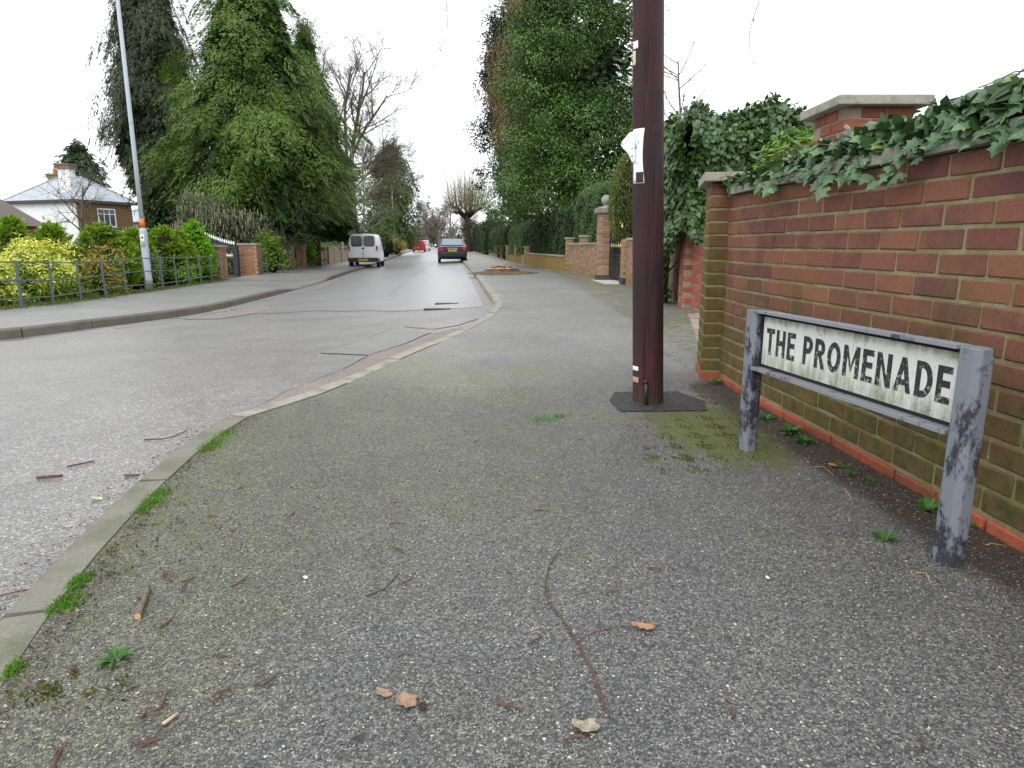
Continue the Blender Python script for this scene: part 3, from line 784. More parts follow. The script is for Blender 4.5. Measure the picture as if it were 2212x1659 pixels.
def rust():
    t = NT('chipped_white_enamel'); p = t.pos()
    n = t.noise(p, 26, 6, .7)
    c = t.mix(t.mr(n, .60, .66), (.76, .78, .82), (.07, .035, .03)); return t.out(c, .4)
M['chipped'] = rust()
M['tagcream'] = plain('cream_tag', (.62, .55, .36), .6); M['tagwhite'] = plain('white_tag', (.78, .78, .76), .5); M['black'] = plain('black_rubber', (.012, .012, .013), .5)
def wrap(name, mat, u0, u1, z0, z1, rofs=.003, n=8, shape=None, th=.002):
    """a thin metal piece bent round the shaft, azimuth u0..u1 in degrees (0 = +x, 270 = towards the camera)"""
    m = MB(); vs = []
    for j in range(n + 1):
        for i in range(n + 1):
            u, w = i / n, j / n
            if shape: u2, w2 = shape(u, w)
            else: u2, w2 = u, w
            z = z0 + (z1 - z0) * w2; a = radians(u0 + (u1 - u0) * u2); r = .0835 - .0032 * z + rofs
            vs.append((lean * z + r * cos(a), r * sin(a), z))
    N = n + 1
    fs = [(j * N + i, j * N + i + 1, (j + 1) * N + i + 1, (j + 1) * N + i) for j in range(n) for i in range(n)]
    m.add(vs, fs); o = m.build(name, mat, pole, True)
    md = o.modifiers.new('s', 'SOLIDIFY'); md.thickness = th; return o
wrap('torn_plate', M['chipped'], 196, 247, 1.16, 1.425, .004, 10, lambda u, w: (u * (1 - .14 * sin(w * pi) * (u > .5)), w))
# the loose flap bent away from the pole
m = MB(); zc = 1.38; rr = .086
flap = [(-.078, -.03, 1.415), (-.100, -.02, 1.41), (-.135, .0, 1.37), (-.142, .0, 1.352), (-.132, 0, 1.335), (-.108, -.01, 1.31), (-.088, -.02, 1.265), (-.075, -.035, 1.27)]
m.extr([(lean * z + x_, y_ - .012, z) for x_, y_, z in flap], (0.001, -.002, 0)); fl = m.build('torn_flap', M['chipped'], pole)
m = MB(); m.lathe([(.009, 0), (.009, .002)], (0, 0, 0), 10); o = m.build('rust_spot', plain('rust', (.28, .13, .06), .9), fl); o.location = (lean * 1.36 - .128, -.0165, 1.357); o.rotation_euler = (pi / 2, 0, 0)
wrap('rust_patch', plain('exposed_pole', (.03, .014, .013), .7), 214, 243, 1.165, 1.215, .0066, 6, None, .0006)
wrap('tag', M['tagwhite'], 195, 222, 1.80, 1.835, .003, 6)
wrap('tag', M['tagcream'], 192, 210, 1.725, 1.792, .003, 6)
wrap('tag', M['tagwhite'], 190, 222, .185, .208, .006, 6)
wrap('tag', plain('copper_tag', (.42, .27, .2), .5), 186, 222, .118, .148, .004, 6)
m = MB(); m.tube([(-.028, -.088, -.03), (-.03, -.088, .06), (-.034, -.087, .13)], .011, 10); m.build('cable_guard', M['black'], pole, True)
m = MB(); m.tube([(-.034, -.087, .12), (-.036, -.086, .14)], .012, 10); m.build('clip', M['iron'], pole, True)
o = flat('pavement_patch', [(.56, 3.36), (1.02, 3.39), (1.07, 3.62), (.98, 3.86), (.60, 3.83), (.545, 3.6)], zfr, .005, M['newpatch'], .008); struct(o)

# ------------------------------------------------------------------ ivy over the wall
OUT = [(0, .05), (.17, -.03), (.36, .0), (.50, .13), (.36, .26), (.40, .42), (.56, .50), (.30, .56), (.17, .70), (.09, .86), (0, 1.0)]
def ivy_leaf(seed):
    r = random.Random(seed); pts = [(x_ * r.uniform(.85, 1.1), y_) for x_, y_ in OUT[1:-1]]
    outline = [OUT[0]] + pts + [OUT[-1]] + [(-a * r.uniform(.85, 1.1), b) for a, b in pts[::-1]]
    fold, curl = r.uniform(.15, .4), r.uniform(.05, .35)
    f = lambda a, b: (a, b, -fold * abs(a) - curl * (b - .4) ** 2 + r.uniform(-.02, .02))
    vs = [f(*q) for q in outline] + [f(0, .4)]; n = len(outline)
    fs = [(n, i, (i + 1) % n) for i in range(n)]
    me = bpy.data.meshes.new('leaf'); me.from_pydata(vs, [], fs); me.update()
    return me
def ivymat():
    t = NT('ivy_leaf'); o = t.obj(); x, y, z = t.xyz(o)[:3]; r = t.orand()
    c = t.ramp(r, [(0, (.026, .074, .024)), (.35, (.045, .112, .038)), (.65, (.068, .148, .055)), (.88, (.105, .19, .055)), (1, (.17, .25, .06))])
    ax = t.ma('ABSOLUTE', x)
    # radiating veins from the stalk
    ang = t.ma('ARCTAN2', ax, t.ma('ADD', y, .02))
    v = t.ma('ABSOLUTE', t.ma('SINE', t.ma('MULTIPLY', ang, 4.6)))
    vein = t.mr(v, .0, .12, .45, 0, True)
    c = t.mix(vein, c, (.11, .17, .085))
    c = t.mix(t.mr(t.noise(o, 5, 5, .7), .5, .72, 0, .35), c, (.03, .05, .02))
    t.out(c, .32, t.bump(t.noise(o, 9, 3), .3, .02), spec=.6)
    return t.m
M['ivy'] = ivymat()
M['ivystem'] = barkmat('ivy_stem', (.10, .075, .045), (.2, .16, .09), 30)
ivl = [ivy_leaf(i) for i in range(8)]
for q in ivl: q.materials.append(M['ivy'])
ivy = thing('ivy', 'large-leaved ivy trailing along the coping of the near brick wall', 'ivy', (1.4, 2.6, ztop))
IB = Vector((1.4, 2.6, ztop)); rr_ = random.Random(5)
def leafobj(pos, d, nrm, size, parent, base, pool, name='leaf'):
    d = d.normalized(); nrm = (nrm - d * nrm.dot(d)).normalized(); xa = d.cross(nrm)
    o = bpy.data.objects.new(name, rr_.choice(pool)); COL.objects.link(o); o.parent = parent
    Mx = Matrix((xa, d, nrm)).transposed().to_4x4(); Mx = Matrix.Translation(pos - base) @ Mx @ Matrix.Diagonal((size, size, size, 1)); o.matrix_local = Mx
    return o
def ivt(y): return float(np.interp(y, [.9, 1.7, 2.0, 2.4, 2.9, 3.3, 3.7, 4.1, 4.35], [.27, .22, .15, .12, .125, .09, .045, .025, .025]))
cnt = 0
while cnt < 298:
    u = rr_.random(); y = 1.55 + 2.8 * u ** 1.05
    th = ivt(y)
    if rr_.random() > (th + .05) / .24: continue
    hang = rr_.random() < .62 and y < 3.75
    low = .03 + .05 * sin(y * 5.3) + .035 * sin(y * 13 + 1)
    if hang:
        v = rr_.random(); zt = ztop + .056 + th * .9 - (th * .9 + .05 + low) * v ** .9; across = -.055 - .03 * rr_.random() + .05 * (1 - v)
    else: across = rr_.uniform(-.02, .2); zt = ztop + .06 + th * rr_.uniform(.35, 1.0) * (1 - .35 * max(0, across) / .2)
    pos = Vector((xw(min(y, 4.3)) + across, y, zt))
    d = Vector((rr_.uniform(-1, -.1), rr_.uniform(-.9, .5), rr_.uniform(-.9, .2) if not hang else rr_.uniform(-1.5, -.2)))
    nrm = Vector((rr_.uniform(-.8, .1), rr_.uniform(-1.0, .1), rr_.uniform(.25, 1.1)))
    leafobj(pos, d, nrm, rr_.uniform(.038, .074) * (.82 if y > 3.5 else 1), ivy, IB, ivl); cnt += 1
# the remaining, smaller leaves of the mat as one part
M['ivymat'] = leafmat('ivy_mat_leaf', (.024, .07, .022), (.05, .118, .04), (.10, .18, .06), .32, .08, .6, scale=6)
mj = MB()
for k in range(420):
    y = 1.6 + 2.75 * rr_.random(); th = ivt(y)
    if rr_.random() > (th + .06) / .24: continue
    v = rr_.random(); front = rr_.random() < .6 and y < 3.8
    pos = Vector((xw(min(y, 4.3)) + (-.07 + .06 * (1 - v) if front else rr_.uniform(-.02, .2)), y, ztop + .056 + th * .85 - (th * .85 + .05) * v if front else ztop + .06 + th * rr_.uniform(.2, .95)))
    d = Vector((rr_.uniform(-1, -.1), rr_.uniform(-.9, .6), rr_.uniform(-1.2, .1))).normalized(); nr_ = Vector((rr_.uniform(-.8, .1), rr_.uniform(-1, .1), rr_.uniform(.25, 1.1))); nr_ = (nr_ - d * nr_.dot(d)).normalized(); xa = d.cross(nr_); sz = rr_.uniform(.032, .06); src = rr_.choice(ivl); mj.cur = rr_.random() * .98 + .01
    mj.add([pos - IB + (xa * q.co.x + d * q.co.y + nr_ * q.co.z) * sz for q in src.vertices], [tuple(p_.vertices) for p_ in src.polygons])
stuff(mj.build('small_leaves', M['ivymat'], ivy))
m = MB(IB)
for k in range(26):
    y0 = rr_.uniform(1.3, 4.0); x0 = xw(y0) + rr_.uniform(-.06, .15); z0 = ztop + .07 + rr_.random() * ivt(y0) * .8; pts = []
    dy = rr_.uniform(.15, .5) * rr_.choice((-1, 1))
    for i in range(6):
        u = i / 5; pts.append((x0 + rr_.uniform(-.015, .015) - .05 * u, y0 + dy * u, z0 + .03 * sin(u * 3) + rr_.uniform(-.01, .01)))
    m.tube(pts, .0022, 5)
stuff(m.build('stem', M['ivystem'], ivy))
# the inner tangle that carries the leaves: smaller leaves deep in the mat
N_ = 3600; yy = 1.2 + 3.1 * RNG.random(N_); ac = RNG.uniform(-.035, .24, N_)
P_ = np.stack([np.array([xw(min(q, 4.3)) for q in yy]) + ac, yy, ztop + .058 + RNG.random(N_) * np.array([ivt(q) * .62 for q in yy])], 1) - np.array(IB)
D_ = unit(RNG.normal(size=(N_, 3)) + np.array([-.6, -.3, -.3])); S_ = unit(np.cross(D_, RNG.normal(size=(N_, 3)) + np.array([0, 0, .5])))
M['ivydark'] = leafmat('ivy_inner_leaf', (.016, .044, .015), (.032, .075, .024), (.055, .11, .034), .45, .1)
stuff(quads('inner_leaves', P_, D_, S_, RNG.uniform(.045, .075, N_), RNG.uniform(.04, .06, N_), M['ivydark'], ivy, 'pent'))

# ------------------------------------------------------------------ weeds, grass and moss cushions on the near ground
M['weed'] = leafmat('weed_leaf', (.04, .12, .02), (.06, .17, .028), (.11, .24, .05), .5, .25, scale=8)
M['grass'] = leafmat('kerb_grass', (.06, .16, .015), (.10, .24, .025), (.17, .32, .05), .5, .3, scale=5)
def weed(p, r, n, label, lw=.19, grp='weeds along the foot of the wall'):
    rr = random.Random(int(p.x * 1000) + int(p.y * 777)); m = MB()
    for i in range(int(n * 1.5)):
        a = rr.uniform(0, 2 * pi); L = r * rr.uniform(.35, .95); el = rr.uniform(.15, 1.0); w = L * lw
        d = Vector((cos(a) * cos(el), sin(a) * cos(el), sin(el))); s = Vector((-sin(a), cos(a), 0)); b = Vector((cos(a), sin(a), 0)) * .008
        m.cur = rr.random()
        p1 = b + d * L * .3; p2 = b + d * L * .65 + Vector((0, 0, -.06 * L)); p3 = b + d * L + Vector((0, 0, -.25 * L))
        m.add([b - s * w * .1, b + s * w * .1, p1 + s * w * .45, p1 - s * w * .45, p2 + s * w * .5, p2 - s * w * .5, p3], [(0, 1, 2, 3), (3, 2, 4, 5), (5, 4, 6)])
    o = m.build('weed', M['weed'], None, True); o.location = p; tag(o, label, 'weed', grp); return o
for px, py, r, n, lb in ((1548, 822, .075, 26, 'small ferny weed at the corner of the wall and its end pier'), (1655, 900, .075, 26, 'dark green weed at the wall foot, just right of the far sign post'),
                         (1708, 930, .085, 40, 'leafy weed clump at the wall foot beneath the sign plate, left half'), (1737, 950, .07, 44, 'bushy low weed rosette beneath the middle of the sign'),
                         (1822, 1005, .05, 20, 'small weed behind the orange brick chip near the wall'), (1840, 1020, .045, 16, 'tiny weed sprig right of the orange brick chip'), (1880, 1035, .045, 14, 'little weed sprout on the plinth below the sign, right half'),
                         (2005, 1095, .07, 34, 'spiky weed clump against the near sign post'), (1912, 1158, .05, 26, 'flat small weed growing out of the open asphalt before the sign'), (2090, 1130, .04, 12, 'weed sprig just behind the near sign post'),
                         (1610, 860, .04, 14, 'small weed at wall foot between the end pier and the far sign post')):
    q = G(px, py + 6, 'fr'); weed(q, r, n, lb)
for px, py, r, n, lb in ((250, 1425, .045, 26, 'small bright weed tuft alone on the mossy asphalt by the kerb'),):
    weed(G(px, py, 'fr'), r, n, lb, .22, None)
def turf(pts, per, spread, h, label, name='grass', mat='grass', seed=1):
    rng = np.random.default_rng(seed); Ps = []
    for (px, py, rad, k) in pts:
        c = np.array(G(px, py, 'fr')); q = rng.normal(size=(int(k * per), 3)) * np.array([rad * .8, rad, 0]); Ps.append(c + q)
    P_ = np.concatenate(Ps); n = len(P_); c0 = P_.mean(0)
    keep = np.array([q[0] > xr(q[1]) - .01 for q in P_]); P_ = P_[keep]; n = len(P_)
    D_ = unit(np.stack([rng.normal(size=n) * spread, rng.normal(size=n) * spread, np.ones(n)], 1)); S_ = unit(np.cross(D_, rng.normal(size=(n, 3))))
    o = quads(name, P_ - c0, D_, S_, h * rng.uniform(.4, 1.2, n), .0035, M[mat], None, 'strip'); o.location = c0
    tag(o, label, name, None, 'stuff'); return o
turf([(478, 936, .035, 1.0), (455, 955, .05, 1.4), (440, 970, .03, .6)], 380, .8, .014, 'bright grass tuft in the kerb joint near the bent kerb corner', seed=1)
turf([(345, 1066, .02, .7), (325, 1085, .03, 1.2), (308, 1102, .018, .5)], 380, .8, .013, 'grass tuft growing behind the kerb halfway along its near stretch', seed=2)
turf([(175, 1252, .018, .7), (160, 1265, .018, .8), (140, 1300, .025, .9), (125, 1315, .02, .6)], 380, .8, .012, 'ragged grass patch behind the kerb above the cut stick', seed=3)
turf([(22, 1448, .016, 1.0), (8, 1456, .015, .7)], 380, .8, .011, 'grass tuft at the very end of the near kerb', seed=4)
turf([(1190, 905, .04, .5), (1160, 908, .04, .4), (1210, 900, .03, .3)], 220, .9, .016, 'thin sparse grass patch in the asphalt in front of the pole', seed=5)
# moss cushions near the sign and kerb
M['moss'] = leafmat('moss', (.035, .045, .006), (.085, .10, .012), (.17, .18, .03), .9, .1, .1, 9)
rng = np.random.default_rng(12); Ps = []
for (px, py, sx, sy, k) in ((1490, 950, .12, .22, 2300), (1560, 920, .06, .2, 1300), (1480, 1000, .09, .1, 700), (1520, 850, .05, .2, 700), (1440, 980, .1, .12, 400), (1470, 770, .07, .35, 600), (200, 1230, .12, .25, 700), (150, 1480, .06, .03, 500), (330, 1180, .15, .2, 400)):
    c = np.array(G(px, py, 'fr')); q = c + rng.normal(size=(k, 3)) * np.array([sx, sy, 0])
    cl = np.sin(q[:, 0] * 47) + np.sin(q[:, 1] * 39 + 1) + np.sin((q[:, 0] + q[:, 1]) * 83) * .7
    Ps.append(q[cl > .55])
P_ = np.concatenate(Ps); P_ = np.array([q for q in P_ if q[0] > xr(q[1]) + .02 and q[0] < xw(min(q[1], 4.3)) - .03]); n = len(P_); c0 = P_.mean(0)
D_ = unit(np.stack([rng.normal(size=n) * .8, rng.normal(size=n) * .8, np.ones(n) * .7], 1)); S_ = unit(np.cross(D_, rng.normal(size=(n, 3))))
o = quads('moss', P_ - c0, D_, S_, rng.uniform(.005, .012, n), rng.uniform(.004, .009, n), M['moss'], None); o.location = c0; tag(o, 'low green moss cushions spread over the asphalt', 'moss', None, 'stuff')

# loose chippings on the near asphalt
bm = bmesh.new(); bmesh.ops.create_icosphere(bm, subdivisions=1, radius=1); tv = np.array([v.co[:] for v in bm.verts]); tf = np.array([[v.index for v in f.verts] for f in bm.faces]); bm.free()
def pebbles(n, seed, mat, label, smin, smax, ymax=4.0):
    rng = np.random.default_rng(seed); P = []
    while len(P) < n:
        y = .75 + (ymax - .75) * rng.random() ** 1.7; x = rng.uniform(-1.35, 1.5)
        if xr(y) + .02 < x < xw(min(y, 4.3)) - .03: P.append((x, y, 0.001))
    P = np.array(P); s = rng.uniform(smin, smax, n)[:, None, None] * rng.uniform(.6, 1.2, (n, 1, 3)) * np.array([1, 1, .55])
    a = rng.uniform(0, 2 * pi, n); R = np.zeros((n, 3, 3)); R[:, 0, 0] = np.cos(a); R[:, 0, 1] = -np.sin(a); R[:, 1, 0] = np.sin(a); R[:, 1, 1] = np.cos(a); R[:, 2, 2] = 1
    V = np.einsum('nij,nkj->nki', R, tv[None] * s * (1 + rng.normal(size=(n, len(tv), 1)) * .12)) + P[:, None, :]
    me = bpy.data.meshes.new('gravel'); F = (tf[None] + (np.arange(n) * len(tv))[:, None, None]).reshape(-1, 3); nf = len(F)
    me.vertices.add(n * len(tv)); me.vertices.foreach_set('co', V.reshape(-1).astype(np.float32)); me.loops.add(nf * 3); me.loops.foreach_set('vertex_index', F.reshape(-1).astype(np.int32))
    me.polygons.add(nf); me.polygons.foreach_set('loop_start', np.arange(0, nf * 3, 3, dtype=np.int32))
    at = me.attributes.new('rnd', 'FLOAT', 'FACE'); at.data.foreach_set('value', np.repeat(rng.random(n), len(tf)).astype(np.float32)); me.update(); me.validate()
    return tag(link('gravel', me, mat), label, 'gravel', None, 'stuff')
t = NT('chipping_stone'); M['chip'] = t.out(t.ramp(t.attr('rnd'), [(0, (.06, .062, .066)), (.35, (.11, .113, .118)), (.6, (.17, .17, .172)), (.85, (.22, .216, .205)), (.97, (.3, .285, .26)), (1, (.55, .53, .5))]), .7)
pebbles(42000, 3, M['chip'], 'loose grey stone chippings bedded in the near asphalt', .0014, .0034)

# crumbs of leaf, bark and soil that gather at the foot of the wall and behind the kerb
M['crumb'] = leafmat('leaf_crumbs', (.035, .022, .014), (.085, .05, .03), (.17, .105, .06), .9, 0, .1)
rng = np.random.default_rng(77); Ps = []
for k in range(2600):
    y = rng.uniform(1.4, 4.2); Ps.append((xw(y) - .015 - abs(rng.normal()) * .11, y, .004 + .004 * rng.random()))
for k in range(1100):
    y = rng.uniform(.8, 3.3); Ps.append((xr(y) + .012 + abs(rng.normal()) * .035, y, .003 + .003 * rng.random()))
for k in range(500):
    y = rng.uniform(1.0, 3.3); x = xr(y) - .135 - abs(rng.normal()) * .06; Ps.append((x, y, zroad(x, y) + .005))
P_ = np.array(Ps); n = len(P_); c0 = P_.mean(0); D_ = unit(rng.normal(size=(n, 3)) * np.array([1, 1, .3])); S_ = unit(np.cross(D_, np.array([0, 0, 1.0]) + rng.normal(size=(n, 3)) * .4))
o = quads('leaf_litter', P_ - c0, D_, S_, rng.uniform(.004, .017, n), rng.uniform(.002, .006, n), M['crumb'], None); o.location = c0; tag(o, 'fine brown leaf crumbs gathered along the wall foot and the kerb', 'leaf litter', None, 'stuff')
# ------------------------------------------------------------------ litter on the pavement
M['twig'] = barkmat('red_brown_twig', (.10, .05, .04), (.22, .12, .09), 60)
M['twigg'] = barkmat('grey_twig', (.12, .085, .06), (.27, .22, .17), 60)
M['deadleaf'] = leafmat('dead_leaf', (.24, .12, .06), (.36, .2, .11), (.42, .26, .16), .7, .15, scale=20)
M['bark'] = barkmat('bark_chip', (.33, .2, .13), (.5, .36, .26), 70)
M['cutwood'] = plain('cut_wood', (.55, .36, .18), .8)
def stick(name, pts, r0, r1, mat, label, cat='twig', grp=None, s='fr', n=6):
    P_ = [G(a, b, s) for a, b in pts]; B = P_[0]; k = len(P_)
    m = MB(B); m.tube([Vector((q.x, q.y, q.z + (r0 + (r1 - r0) * i / (k - 1)) * .8 + .002)) for i, q in enumerate(P_)], [r0 + (r1 - r0) * i / (k - 1) for i in range(k)], n)
    o = m.build(name, mat, None, True); o.location = B; return tag(o, label, cat, grp)
tw = thing('twig', 'long thin reddish forked twig lying on the asphalt in the foreground', 'twig', G(1315, 1550))
B = G(1315, 1550); m = MB(B)
def gpts(pts): return [G(a, b) + Vector((0, 0, .0035 + random.uniform(0, .002))) for a, b in pts]
main = gpts([(1315, 1550), (1302, 1520), (1288, 1475), (1265, 1425), (1245, 1385), (1222, 1350), (1200, 1322), (1184, 1300), (1178, 1275), (1180, 1255), (1184, 1232), (1195, 1210), (1208, 1192)])
m.tube(main, [.0028 - .0016 * i / 12 for i in range(13)], 6); m.build('main_stem', M['twig'], tw, True)
m = MB(B); m.tube(gpts([(1249, 1390), (1265, 1378), (1300, 1365), (1350, 1355)]), [.0016, .0014, .0012, .0008], 6); m.build('side_shoot', M['twig'], tw, True)
cs = thing('cut_stick', 'short thick grey stick with a pale cut end on the mossy asphalt', 'stick', G(300, 1335))
B = G(300, 1335); m = MB(B); P_ = [G(a, b) + Vector((0, 0, .007)) for a, b in ((298, 1337), (303, 1325), (311, 1305), (318, 1285), (321, 1274))]
m.tube(P_, [.0085, .0066, .0062, .0066, .0062], 10); m.build('bark', M['twigg'], cs, True)
m = MB(B); d = (P_[0] - P_[1]).normalized(); m.tube([P_[0] + d * .0005, P_[0] + d * .002], .0075, 10); m.build('cut_end', M['cutwood'], cs)
def flake(px, py, w, l, rz, mat, label, name, cat, grp=None, curl=.4, s='fr', seed=0):
    rr = random.Random(seed + int(px)); q = G(px, py, s); m = MB(); n = 7; vs = []; N = n + 1; ws = [rr.uniform(.6, 1.3) for _ in range(N)]; os_ = [rr.uniform(-.16, .16) * w for _ in range(N)]
    for j in range(N):
        for i in range(N):
            u, v = i / n - .5, j / n - .5
            ww = w * (1 - .6 * abs(v * 2) ** 2.0) * ws[j] * (1 + rr.uniform(-.09, .09))
            vs.append((u * ww + os_[j], v * l + rr.uniform(-.03, .03) * l, .003 + curl * w * (u * 2) ** 2 * .35 + .15 * w * v + rr.uniform(0, .0015) + .07 * w))
    m.add(vs, [(j * N + i, j * N + i + 1, (j + 1) * N + i + 1, (j + 1) * N + i) for j in range(n) for i in range(n)])
    o = m.build(name, mat, None, True); md = o.modifiers.new('s', 'SOLIDIFY'); md.thickness = .0012; o.location = q; o.rotation_euler = (0, 0, rz); return tag(o, label, cat, grp)
flake(1388, 1360, .022, .052, 1.25, M['deadleaf'], 'curled dry brown leaf touching the side shoot of the long twig', 'dead_leaf', 'leaf', None, .9)
flake(830, 1503, .018, .032, 1.2, M['bark'], 'small orange-brown bark flake left of the larger torn flake', 'bark_flake', 'bark')
flake(878, 1520, .032, .04, .9, M['bark'], 'largest torn pinkish bark flake on the asphalt in the foreground', 'bark_flake', 'bark')
flake(912, 1530, .014, .02, .2, plain('dark_bark', (.04, .03, .012), .9), 'dark mossy bark crumb just right of the pink bark flake', 'bark_crumb', 'bark')
flake(1265, 1575, .03, .05, 1.4, plain('lichen_bark', (.27, .24, .17), .9, var=.5, scale=90), 'pale lichen-covered bark piece near the thick end of the long twig', 'bark_flake', 'bark')
flake(1806, 1008, .03, .055, 1.1, plain('brick_chip', (.42, .2, .1), .9), 'orange chip of brick or leaf on the ground below the sign', 'brick_chip', 'chip', None, .2)
flake(1658, 1250, .008, .012, .3, M['tagwhite'], 'tiny white speck of litter on asphalt before the far sign post', 'litter_fleck', 'litter', 'white specks of litter', .1)
flake(660, 1250, .010, .015, .9, M['tagwhite'], 'tiny white speck of litter in the middle of the pavement, left of the twig', 'litter_fleck', 'litter', 'white specks of litter', .1)
flake(210, 1080, .02, .05, 1.3, plain('pale_leaf', (.4, .45, .25), .7), 'pale greenish fallen leaf lying on the road beside the near kerb', 'fallen_leaf', 'leaf', None, .6, 'road')
stick('stick', [(80, 1036), (110, 1033), (135, 1031)], .007, .006, M['twig'], 'short thick reddish stick on the road left of the kerb', 'stick', s='road')
stick('stick', [(145, 1010), (175, 1004), (205, 998)], .004, .003, M['twig'], 'thin brown stick on the road beyond the thick reddish stick', 'stick', s='road')
stick('stick', [(312, 952), (350, 950), (378, 944), (405, 930)], .004, .002, M['twig'], 'long bent twig on the road close to the kerb grass', 'twig', s='road')
stick('stick', [(0, 1290), (40, 1280), (82, 1273)], .0025, .002, M['twig'], 'dark twig on the road touching the near kerb at the picture edge', 'twig', s='road')
stick('stick', [(270, 1030), (300, 1029)], .006, .005, M['twigg'], 'pale grey bit of wood on the road near the fallen leaf', 'stick', s='road')
stick('stick', [(352, 1570), (370, 1557), (385, 1545)], .004, .003, plain('pale_stick', (.46, .38, .25), .8), 'short straight pale stick near the lower edge of the asphalt', 'stick')
stick('stick', [(1140, 1395), (1155, 1385), (1172, 1378)], .0025, .0015, M['twig'], 'small forked red twig left of the long twig', 'twig')
stick('stick', [(790, 1290), (830, 1275), (862, 1240)], .0022, .0012, M['twig'], 'thin dark crooked twig in the middle of the pavement', 'twig')
for i, (px, py) in enumerate(((1810, 1060), (1890, 1085), (1980, 1240), (2090, 1240), (1760, 1010), (1700, 985), (2130, 1180))):
    stick('stem', [(px, py), (px + random.uniform(10, 26), py + random.uniform(-4, 14)), (px + random.uniform(24, 46), py + random.uniform(0, 24))], .0018, .001, M['twigg'] if i % 2 else plain('straw', (.36, .26, .1), .8), 'dry stalk lying on the dark soil at the foot of the wall', 'stalk', 'dry stalks below the sign')
rr = random.Random(21); spots = []
while len(spots) < 60:
    px, py = rr.uniform(30, 2200) if rr.random() < .55 else rr.gauss(330, 190), rr.uniform(905, 1640)
    q = G(px, py)
    if q.x < xr(q.y) + .06 or q.x > xw(q.y) - .08 or (abs(px - 1400) < 110 and py < 930): continue
    spots.append((px, py, q))
m = []
for k in range(7):
    r2 = random.Random(k); mb = MB(); L = r2.uniform(.025, .06); a = 0; pts = []; x = y = 0.0
    for i in range(5):
        pts.append((x, y, .003 + r2.uniform(0, .002))); a += r2.uniform(-.5, .5); x += cos(a) * L / 4; y += sin(a) * L / 4
    mb.tube(pts, [.0012, .0018, .002, .0026 if k % 2 else .0016, .0008], 5)
    if k % 3 == 0: mb.tube([pts[2], (pts[2][0] + .012, pts[2][1] + .012, .003)], .001, 4)
    me = mb.mesh('twig_fragment'); me.materials.append(M['twig'] if k < 5 else M['twigg']); m.append(me)
for px, py, q in spots:
    o = bpy.data.objects.new('twig_fragment', rr.choice(m)); COL.objects.link(o); o.location = q; o.rotation_euler = (0, 0, rr.uniform(0, 2 * pi)); s_ = rr.uniform(.6, 1.25); o.scale = (s_, s_, s_)
    tag(o, 'small reddish brown twig or bud scale scattered on the grey asphalt', 'twig', 'twig fragments strewn over the pavement')

